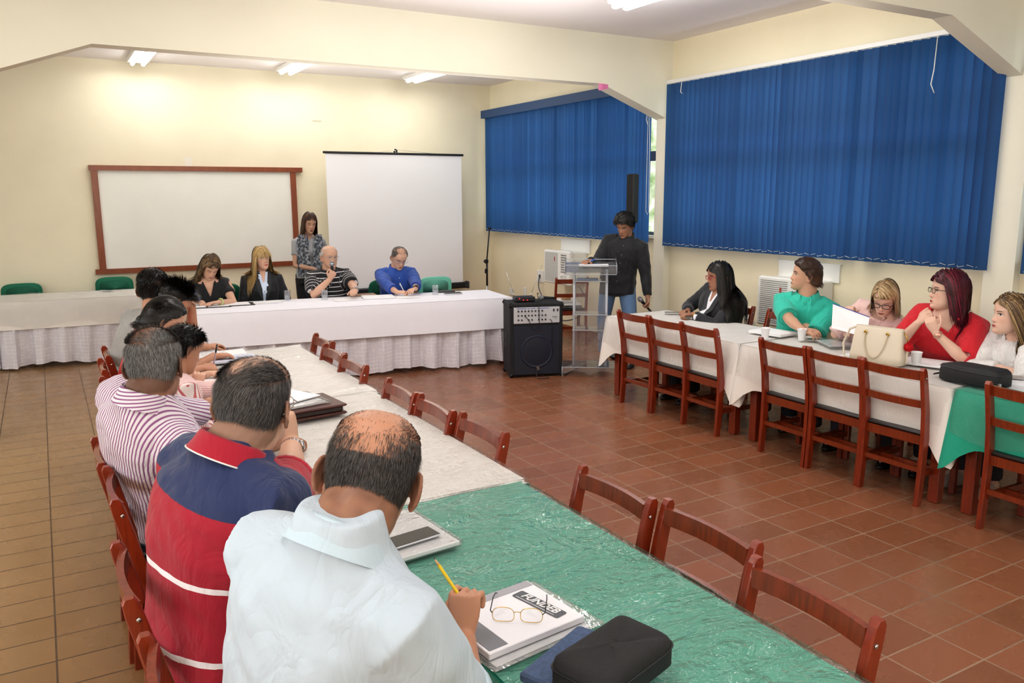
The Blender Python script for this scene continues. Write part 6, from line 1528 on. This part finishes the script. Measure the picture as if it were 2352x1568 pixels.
for s, dx in ((-1, -.10), (1, .13)): mb = MB(); mb.tube([(s*.085, .06, .05), (s*.085+dx, .1, .36)], .0022, 6); mb.tube([(s*.085, .06, .045), (s*.085+dx*.1, .064, .08)], .004, 8); mb.build('antenna', M['chrome'], r)
handheld_mic('microphone with grey round head lying on top of the amplifier', ap(.24, .02, TZA+.02), ap(.075, -.04, TZA+.035), '2A2C32')
cable('black cable curving over the amplifier front from the microphone', [ap(.06, -.02, TZA+.07), ap(.03, -.08, TZA+.085), ap(.02, -.17, TZA+.03), ap(.022, -.20, .62), ap(.02, -.20, .50), ap(-.03, -.205, .50), ap(-.09, -.20, .60), ap(-.13, -.197, .645)], .0035, c='1A1A1E')
cable('thin black cable hanging down the amplifier grille', [ap(.13, -.197, .60), ap(.155, -.205, .57), ap(.16, -.20, .4), ap(.16, -.20, .30)], .003, c='1A1A1E')
cable('short black cable with plugs lying at the foot of the amplifier', [ap(.0, -.195, .10), ap(-.01, -.22, .05), ap(.0, -.26, .010), ap(.04, -.28, .008), ap(.11, -.27, .008)], .004, c='1A1A1E')
cable('black cable on the floor running from the amplifier behind the lectern', [ap(.24, -.05, .010), ap(.34, -.10, .008), lec(-.25, -.12, .008), lec(-.1, .3, .008), lec(.02, .42, .008), lec(.15, .30, .008), lec(.25, .42, .008), lec(.1, .6, .008)], .005, c='1A1A1E')
cable('thin cord lying on the tiles in the middle of the room', [(2.3, 3.05, .006), (2.36, 2.98, .006), (2.45, 2.95, .006), (2.5, 2.86, .006)], .0025, c='2A2420')
# things on the chair behind the lectern
def pc(u, v, z): a = PC.rotation_euler[2]; c, s_ = math.cos(a), math.sin(a); return V(5.66+u*c-v*s_, 8.42+u*s_+v*c, z)
r = thing('plastic_case', 'white plastic case with a black handle on the chair behind the lectern', 'case', pc(-.06, .03, .452), -.38)
mb = MB(); mb.box((0, 0, .03), (.42, .30, .055), bev=.012); mb.build('shell', M['white'], r); mb = MB(); mb.box((0, 0, .026), (.43, .31, .012), bev=.004); mb.build('seam', M['black'], r)
mb = MB(); mb.tube([(-.06, -.155, .03), (-.055, -.18, .03), (.055, -.18, .03), (.06, -.155, .03)], .008, 8); mb.build('handle', M['black'], r)
sheet('stack of white papers on the white case behind the lectern', pc(-.06, .03, .513), -.2, .30, .22, .03, name='paper_stack')
r = thing('tape_roll', 'roll of brown tape on the stack of papers behind the lectern', 'tape', pc(-.02, .0, .552)); mb = MB(); mb.lathe([(.042, 0), (.062, 0), (.062, .045), (.042, .045), (.042, 0)], (0,0,0), 28, cap=False); mb.build('tape', pm('brown_tape', 'C49A6C', .4), r)
mb = MB(); mb.lathe([(.038, .001), (.0415, .001), (.0415, .044), (.038, .044), (.038, .001)], (0,0,0), 28, cap=False); mb.build('core', pm('tape_core', 'A8865C', .8), r)
mb = MB(); mb.box((5.86, 6.35, .30), (.30, .5, .60), bev=.015); tag(mb.build('equipment_case', M['black']), 'black equipment case standing by the column behind the standing man', 'case')

# ================================================================ THINGS ON THE TABLES
ZL = .752
def item_rz(a, b): return math.atan2(b.y-a.y, b.x-a.x)
# --- near green table
def slab4(name, label, cat, pts, z0, t, mat, bev=.0, group=None):
    c = sum((Vector(p) for p in pts), V(0,0,0))/4; r = thing(name, label, cat, (c.x, c.y, z0), 0, group); return r, [Vector((p[0]-c.x, p[1]-c.y, 0)) for p in pts]
plas = plastic_mat(.2, .4, .10, .3); M['plas'] = plas
f1 = pz(1040, 1272, ZL); f2 = pz(950, 1190, ZL)
r = thing('folder', 'white plastic folder under the black phone on the green cloth', 'folder', (.925, 2.33, ZL), .10)
mb = MB(); mb.box((0, 0, .010), (.24, .33, .018), bev=.004); mb.build('paper_block', M['paper'], r); mb = MB(); mb.box((0, 0, .012), (.26, .345, .024), bev=.006); mb.build('sleeve', plas, r)
def phone(label, p, rz, c='141416', w=.072, h=.148, glossy=True, tilt=0):
    r = thing('phone', label, 'phone', p, rz); mb = MB(); mb.box((0, 0, .004), (w, h, .008), bev=.003); mb.build('body', pm('phone_body', 'B8B4B0' if c == 'B4' else 'C8C8CC', .3), r)
    mb = MB(); mb.box((0, 0, .0084), (w-.004, h-.004, .0014), bev=.001); mb.build('screen', pm('phone_screen', '17171A' if c != 'B4' else '7A6A60', .12), r); return r
phone('black smartphone lying on the white folder beside the balding man', (.93, 2.25, ZL+.026), -1.42, w=.078, h=.165)
# booklet in a clear folder
b0 = pz(1100, 1500, ZL); b1 = pz(1215, 1337, ZL); b2 = pz(1348, 1428, ZL)
br = -1.46; bcx, bcy = .9645, 1.692
r = thing('booklet', 'spiral booklet with a grey cover under the folded spectacles', 'booklet', (bcx, bcy, ZL+.006), br)
bw, bh = .245, .30
mb = MB(); mb.sm = False; mb.box((0, 0, .009), (bw, bh, .018), bev=.002); mb.build('pages', pm('book_pages', 'F0F0F6', .6), r)
mb = MB(); mb.box((-bw/2+.018, 0, .0187), (.030, bh-.01, .0008)); mb.build('grey_band', pm('cover_grey', 'A6A6AE', .5), r)
mb = MB(); mb.box((.0, -bh/2+.035, .0188), (bw-.02, .055, .0008)); mb.build('grey_foot', pm('cover_grey_dark', '77787F', .5), r)
# logo plate with lettering on the cover
lp = bpy.data.objects.new('logo', None); col.objects.link(lp); lp.parent = r; lp.location = (.006, .092, .0192); lp.rotation_euler = (0, 0, .13)
mb = MB(); pl = []
for cx_, cy_, a0 in ((.078, .014, 0), (-.078, .014, PI/2), (-.078, -.014, PI), (.078, -.014, 1.5*PI)):
    for k in range(5): a = a0+PI/2*k/4; pl.append((cx_+.006*math.cos(a), cy_+.006*math.sin(a)))
mb.prism(pl, .0006, lambda u, v, w: (u, v, w)); mb.build('plate', pm('logo_grey', '50525A', .5), lp)
def text(body, size, loc, parent, mat, rot=(0, 0, 0), name='lettering', shear=0, ext=.0003):
    c = bpy.data.curves.new(name, 'FONT'); c.body = body; c.size = size; c.align_x = 'CENTER'; c.align_y = 'CENTER'; c.extrude = ext; c.shear = shear; c.offset = size*.02
    t0 = bpy.data.objects.new(name, c); col.objects.link(t0); dg = bpy.context.evaluated_depsgraph_get(); dg.update(); me = bpy.data.meshes.new_from_object(t0.evaluated_get(dg)); bpy.data.objects.remove(t0)
    me.materials.clear(); me.materials.append(mat); o = raw(name, me, parent); o.location = loc; o.rotation_euler = rot; return o
wt = pm('letter_white', 'F4F4F6', .5)
text('FUNDEB', .034, (0, .004, .0010), lp, wt, shear=.25)
mb = MB()
for k in range(26): mb.box((-.070+k*.0054, -.0145, .0009), (.0040, .0022, .0006))
mb.build('small_print', wt, lp)
text('escola', .016, (-.02, -bh/2+.040, .0198), r, wt, name='foot_lettering')
r2 = thing('document_folder', 'clear plastic document folder lying under the grey booklet', 'folder', (bcx+.012, bcy-.01, ZL), br+.03)
mb = MB(); mb.box((0, 0, .003), (bw+.05, bh+.06, .005), bev=.002); mb.build('sleeve', plas, r2)
mb = MB(); mb.box((.01, -.012, .0015), (bw, bh, .002)); mb.build('paper', M['paper'], r2)
# folded spectacles, temples upright
r = thing('spectacles', 'thin metal framed spectacles standing open on the grey booklet', 'glasses', (.957, 1.640, ZL+.0255), -.615)
fr = MB(); ln = MB()
for q in (-1, 1):
    pts = [V(q*.036+.028*math.copysign(abs(math.cos(a))**.7, math.cos(a)), .004-.004*abs(math.cos(a)), .021+.0195*math.copysign(abs(math.sin(a))**.7, math.sin(a))) for a in np.linspace(0, 2*PI, 27)[:-1]]
    fr.tube(pts, .0010, 6, closed=True); b = len(ln.v); ln.v += [tuple(p) for p in pts]; ln.face(tuple(range(b, b+len(pts))))
fr.tube([(-.009, .004, .027), (0, .002, .030), (.009, .004, .027)], .001, 6)
fr.build('frame', M['gold'], r); ln.build('lens', M['lens'], r)
for q in (-1, 1): mb = MB(); mb.tube([(q*.064, .0, .026), (q*.070, .01, .027), (q*.071, .08, .026), (q*.069, .12, .018), (q*.067, .145, .004)], .0014, 6); mb.build('temple_arm', M['black'], r)
# yellow pencil in the fist
X, Y, Z = p7.arms[1]['fr']; g = p7.Wr[1]+Y*.095-Z*.02
pa = pz(1040, 1345, .90); pe = V(0, 0, 0)
gg = pd(1042, 1348, (g-CAM).dot(Vector((CM.T@np.array([0,0,1]))[[0,2,1]]*np.array([1,1,-1])))); tip_ = pd(996, 1280, (g-CAM).dot(Vector((CM.T@np.array([0,0,1]))[[0,2,1]]*np.array([1,1,-1])))+.02)
d_ = (tip_-gg).normalized(); pen('short yellow pencil sticking up out of the balding man\'s fist', gg-d_*.07, tip_, .0042, 'E8C81E', name='pencil', hexa=True)
# denim folder and black pouch
r = thing('denim_folder', 'dark blue denim covered folder partly under the black pouch', 'folder', (1.01, 1.415, ZL), .42)
mb = MB(); mb.box((0, 0, .013), (.26, .20, .026), bev=.006); mb.build('cover', pm('denim_cover', '4A5C7C', .85, var=.2, vs=90, bump=.3, bs=400), r)
r = thing('pouch', 'soft black zip pouch in the bottom foreground on the green table', 'pouch', (1.03, 1.335, ZL+.026), .30)
mb = MB(); mb.sm = True; rings = []
for zz, k in ((0, .93), (.006, 1.0), (.05, 1.0), (.066, .96), (.074, .86), (.077, .7), (.078, .5), (.078, .3), (.078, .1)):
    rings.append([V(math.copysign(abs(math.cos(a))**.35, math.cos(a))*.14*k, math.copysign(abs(math.sin(a))**.35, math.sin(a))*.085*k, zz+.004*math.sin(3*a)) for a in np.linspace(0, 2*PI, 49)[:-1]])
mb.quad_strip(rings); po = mb.build('body', pm('black_nylon', '1A1A1C', .8, bump=.25, bs=200), r)
mb = MB(); mb.tube([V(math.copysign(abs(math.cos(a))**.35, math.cos(a))*.141, math.copysign(abs(math.sin(a))**.35, math.sin(a))*.086, .05) for a in np.linspace(0, 2*PI, 49)[:-1]], .0025, 6, closed=True); mb.build('piping', M['black'], r)
# --- white left tables
r = thing('portfolio', 'dark brown leather zip portfolio on the middle left table', 'portfolio', (1.105, 4.02, ZL), .12)
lt = pm('brown_leather', '4A241C', .4, var=.15, bump=.2, bs=120)
mb = MB(); mb.box((0, 0, .008), (.30, .30, .014), bev=.006); mb.box((0, .0, .048), (.30, .30, .012), bev=.005); mb.build('cover', lt, r)
mb = MB(); mb.box((0, 0, .028), (.27, .27, .034), bev=.008); mb.build('gusset', pm('leather_dark', '25120E', .5), r)
r = thing('document_folder', 'clear folder of papers on top of the brown portfolio', 'folder', (1.06, 4.05, ZL+.0555), .2); mb = MB(); mb.box((0, 0, .008), (.24, .27, .014), bev=.003); mb.build('sleeve', plas, r); mb = MB(); mb.box((-.01, 0, .007), (.21, .25, .010)); mb.build('paper', M['paper'], r)
sheet('loose printed sheets on the clear folder over the brown portfolio', (1.03, 4.12, ZL+.072), .45, .2, .27, .004)
sheet('printed page lying near the far end of the left table', pz(492, 815, ZL), -.05, .42, .21, .006, mat='print', name='printed_page')
sheet('stack of papers with pale blue edge next to the printed page', pz(535, 826, ZL), -.05, .30, .21, .010, mat='paperblue', name='paper_stack')
sheet('blank sheet under the writing hands on the far left table', pz(565, 850, ZL), .1, .3, .21, .003)
sheet('white sheet beside the girl on the left table', pz(500, 872, ZL), .3, .25, .3, .004)
r = thing('document_folder', 'clear plastic folder in front of the person in pink stripes', 'folder', tuple(pz(503, 905, ZL)), .2); mb = MB(); mb.box((0, 0, .010), (.24, .32, .016), bev=.004); mb.build('sleeve', plas, r); mb = MB(); mb.box((0, 0, .009), (.21, .29, .012)); mb.build('paper', M['print'], r)
X, Y, Z = p2.arms[1]['fr']; g = p2.Wr[1]+Y*.085-Z*.0; pen('black capped ballpoint pen held upright by the young man in red', g+V(.03, .03, .125), g-V(.015, .01, .035), .0042, 'B8A8B8', cap='16161A')
# --- head table
def tile(px, py): return pz(px, py, ZL-.010)
ZH = .7415
def pH(px, py): return pz(px, py, ZH)
r = thing('ring_binder', 'open black folder with papers under the writing woman\'s hands', 'folder', tuple(pH(475, 703)), HR); mb = MB(); mb.box((0, 0, .004), (.46, .30, .006)); mb.build('cover', M['black'], r); mb = MB(); mb.box((-.11, 0, .010), (.20, .28, .010)); mb.build('paper', M['paper'], r); mb = MB(); mb.box((.11, 0, .008), (.20, .28, .004)); mb.build('paper', M['paper'], r)
r = thing('folder', 'flat black folder with white sheets before the blonde woman', 'folder', tuple(pH(545, 699)), HR+.05); mb = MB(); mb.box((0, 0, .003), (.33, .24, .005)); mb.build('cover', M['black'], r); mb = MB(); mb.box((-.03, .01, .007), (.30, .22, .003)); mb.build('paper', M['paper'], r)
def pensmall(): pass
X, Y, Z = pA.arms[1]['fr']; g = pA.Wr[1]+Y*.085-Z*.01; pen('blue pen in the hand of the woman in black', g+V(-.04, .07, .10), g+V(.01, -.02, -.03), .0045, '3A4AA8', cap='2A3A98')
X, Y, Z = pD.arms[1]['fr']; g = pD.Wr[1]+Y*.085-Z*.01; pen('white pen in the hand of the man in blue', g+V(-.03, .05, .10), g+V(.01, -.02, -.03), .0045, 'E8E8EC', cap='D8D8E0')
M['gl'] = acrylic(); M['wat'] = pm('water', 'F2F6FA', .05, trans=0, alpha=.25)
def tumbler(label, p):
    r = thing('drinking_glass', label, 'glass', p, 0, 'glasses of water on the head table'); mb = MB(); mb.lathe([(.031, 0), (.033, .004), (.036, .105), (.0345, .105), (.030, .012), (.001, .012)], (0,0,0), 24, cap=False); mb.build('glass', M['tumbler'], r)
    mb = MB(); mb.lathe([(.0295, .0125), (.031, .05), (.001, .05)], (0,0,0), 20); mb.build('water', M['wat'], r)
tumbler('glass of water between the blonde woman and the speaking man', tuple(pH(660, 689))); tumbler('glass of water in front of the speaking man', tuple(pH(746, 688))); tumbler('glass of water beside the empty green chair', tuple(pH(1000, 676)))
sheet('white napkin beside the first glass on the head table', pH(640, 691), HR, .16, .10, .002, name='paper_napkin')
sheet('white page in front of the speaking man', pH(798, 688), HR, .3, .21, .002); sheet('white page in front of the blonde woman', pH(612, 694), HR+.1, .3, .2, .002)
r = thing('folder', 'flat brown folder beside the elbow of the speaking man', 'folder', tuple(pH(832, 678)), HR); mb = MB(); mb.box((0, 0, .005), (.30, .20, .010), bev=.002); mb.build('cover', pm('kraft_cover', '9A7A64', .6), r)
sheet('stack of white papers left of the man in blue', pH(868, 683), HR-.1, .34, .24, .012, name='paper_stack'); sheet('sheet of paper under the hands of the man in blue', pH(935, 682), HR, .25, .2, .004)
r = thing('notebook', 'closed black notebook at the right end of the head table', 'notebook', tuple(pH(1022, 670)), HR+.1); mb = MB(); mb.box((0, 0, .006), (.20, .13, .012), bev=.002); mb.build('cover', M['black'], r)
r = thing('notebook', 'dark planner with white pages by the black notebook', 'notebook', tuple(pH(1040, 675)), HR-.1); mb = MB(); mb.box((0, 0, .007), (.19, .14, .010)); mb.build('pages', M['paper'], r); mb = MB(); mb.box((0, 0, .0135), (.195, .145, .003)); mb.build('cover', pm('planner', '2A2C32', .5), r)
phone('small dark phone lying on the far left table', (.62, 10.62, .757), .8)
# --- right tables
ZR = .752
def pR(px, py): return tuple(pz(px, py, ZR))
phone('dark phone in front of the clasped hands of the woman in black', pR(1545, 719), .9)
sheet('stack of stapled papers in front of the man in turquoise', pR(1775, 766), .1, .22, .30, .018, name='paper_stack'); 
M['cup'] = pm('cup_plastic', 'F2F2F4', .35)
def cup(label, p):
    r = thing('plastic_cup', label, 'cup', p, 0, 'white disposable cups on the right tables'); mb = MB(); mb.lathe([(.0225, 0), (.024, .003), (.0345, .082), (.0365, .084), (.0365, .087), (.0335, .086), (.0225, .006), (.001, .006)], (0,0,0), 26, cap=False); mb.build('cup', M['cup'], r)
cup('white plastic cup beside the paper stack, leftmost of the three', pR(1757, 778)); cup('white plastic cup in front of the man in turquoise', pR(1841, 781)); cup('white plastic cup to the right of the beige handbag', pR(2103, 838))
phone('small gold-brown phone lying between the cups and the handbag', pR(1877, 781), .9, 'B4')
r = thing('document_folder', 'clear plastic folder lying left of the beige handbag', 'folder', pR(1925, 792), -.5); mb = MB(); mb.box((0, 0, .010), (.24, .32, .016), bev=.004); mb.build('sleeve', plas, r); mb = MB(); mb.box((0, .02, .0095), (.21, .26, .003)); mb.build('paper', M['paper'], r)
sheet('loose papers on the table under the beige handbag', (4.72, 3.45, ZR), .2, .22, .3, .004); sheet('papers in front of the woman in red', (4.93, 3.12, ZR), .3, .22, .3, .012, name='paper_stack')
# beige handbag
b0 = px_(2015, 820, 4.66)
r = thing('handbag', 'beige leather handbag with two thin handles and gold rings', 'handbag', (4.70, 3.33, ZR), PI/2+.20+PI)
lt = pm('beige_leather', 'DDD2BE', .45, var=.03, bump=.08, bs=200)
mb = MB(); mb.sm = True; rings = []
for zz, wx, wy in ((0, .165, .065), (.006, .175, .073), (.05, .175, .072), (.14, .165, .055), (.225, .155, .030), (.235, .154, .022), (.228, .150, .016), (.16, .15, .02)):
    rings.append([V(math.copysign(abs(math.cos(a))**.4, math.cos(a))*wx, math.copysign(abs(math.sin(a))**.5, math.sin(a))*wy, zz) for a in np.linspace(0, 2*PI, 49)[:-1]])
mb.quad_strip(rings); mb.build('body', lt, r)
for sy in (-1, 1):
    pts = [V(.072*-math.cos(a), sy*(.008+interp(.195-.155*math.sin(a), [.05, .14, .225], [.072, .055, .030])), .195-.155*math.sin(a)) for a in np.linspace(0, PI, 24)]
    mb = MB(); mb.tube(pts, .0042, 8); mb.build('handle', M.setdefault('hdl', pm('handle_leather', 'C9BCA2', .45)), r)
    for sx in (-1, 1):
        mb = MB(); mb.lathe([(.010, -.004), (.012, 0), (.010, .004)], (sx*.072, sy*.046, .200), 14, Matrix.Rotation(PI/2, 3, 'X')); mb.box((sx*.072, sy*.044, .195), (.012, .012, .03), bev=.003); mb.build('gold_ring', M['gold'], r)
mb = MB(); mb.tube([V(-.155, 0, .22), V(-.20, .0, .20), V(-.235, -.01, .10), V(-.22, -.02, .02), V(-.12, -.10, .006), V(.0, -.12, .006)], .007, 8); mb.build('shoulder_strap', lt, r)
mb = MB(); mb.tube([V(.155, 0, .215), V(.175, 0, .19), V(.185, 0, .15)], .004, 8); mb.build('key_chain', M['gold'], r)
pt = MB(); rgp = random.Random(3)
vs = []
for k in range(1500):
    a, z = rgp.uniform(0, 2*PI), rgp.uniform(-1, 1); n = V(math.sqrt(1-z*z)*math.cos(a), math.sqrt(1-z*z)*math.sin(a), z); t_ = n.orthogonal().normalized()*.0012; c = V(.19, 0, .125)
    b = len(pt.v); pt.v += [tuple(c+n*.016-t_), tuple(c+n*.016+t_), tuple(c+n*(.030+rgp.uniform(0, .004)))]; pt.face((b, b+1, b+2))
pt.lathe([(.024*math.sin(a)+.0005, -.024*math.cos(a)) for a in np.linspace(0, PI, 9)], (.19, 0, .125), 14)
tag(pt.build('pompom', pm('red_fur', 'D21424', .8), r), 'red fluffy pompom')
mb = MB(); mb.box((.185, 0, .06), (.012, .006, .09), bev=.002); mb.build('tassel', lt, r)
# black bag
r = thing('bag', 'rounded black camera bag lying across the edge of the green cloth', 'bag', (4.66, 2.66, ZR), PI/2+PI-.12)
mb = MB(); mb.sm = True; rings = []
for zz, k in ((0, .94), (.008, 1.0), (.06, 1.0), (.085, .96), (.10, .86), (.105, .5), (.105, .02)):
    rings.append([V(math.copysign(abs(math.cos(a))**.45, math.cos(a))*.195*k, math.copysign(abs(math.sin(a))**.45, math.sin(a))*.09*k, zz+.008*math.cos(a*1)) for a in np.linspace(0, 2*PI, 49)[:-1]])
mb.quad_strip(rings); mb.build('body', pm('black_bag_fabric', '1B1B1E', .65, bump=.25, bs=240), r)
mb = MB(); mb.tube([V(math.copysign(abs(math.cos(a))**.45, math.cos(a))*.192, math.copysign(abs(math.sin(a))**.45, math.sin(a))*.088, .078) for a in np.linspace(0, 2*PI, 49)[:-1]], .003, 6, closed=True); mb.build('zip', pm('bag_zip', '2C2C30', .4), r)
mb = MB(); mb.box((-.205, .0, .055), (.02, .03, .05), bev=.004); mb.tube([V(-.20, -.03, .02), V(-.235, -.05, .008), V(-.25, -.02, .008), V(-.22, .01, .02)], .003, 6); mb.build('carry_strap', M['black'], r)
mb = MB(); mb.box((.19, -.05, .03), (.02, .02, .02), bev=.004); mb.build('buckle', M['chrome'], r)
sheet('papers at the right edge behind the black bag', (4.90, 2.47, ZR), .2, .22, .3, .02, name='paper_stack'); phone('pale phone on the papers behind the black bag', (4.84, 2.56, ZR+.03), .6, 'B4')
sheet('white papers at the right edge on the green cloth', (4.78, 2.38, ZR), -.1, .22, .3, .008)
# open white folder held up by the woman in pink
c0 = px_(1913, 697, 4.97); c1 = px_(1997, 728, 4.93); c2 = px_(1910, 753, 4.93); c3 = px_(1990, 775, 4.88)
cc = (c0+c1+c2+c3)/4; r = thing('open_folder', 'white folder with a blue edge held up by the woman in pale pink', 'folder', cc)
nrm_ = (c1-c0).cross(c2-c0).normalized()*.003
mb = MB(); mb.quad_strip([[c0-cc, c1-cc, c3-cc, c2-cc], [c0-cc+nrm_, c1-cc+nrm_, c3-cc+nrm_, c2-cc+nrm_]]); mb.build('page', M['paper'], r)
mb = MB(); mb.tube([c0-cc, c1-cc], .003, 6); mb.build('blue_edge', pm('blue_edge', '2A3E9A', .5), r)
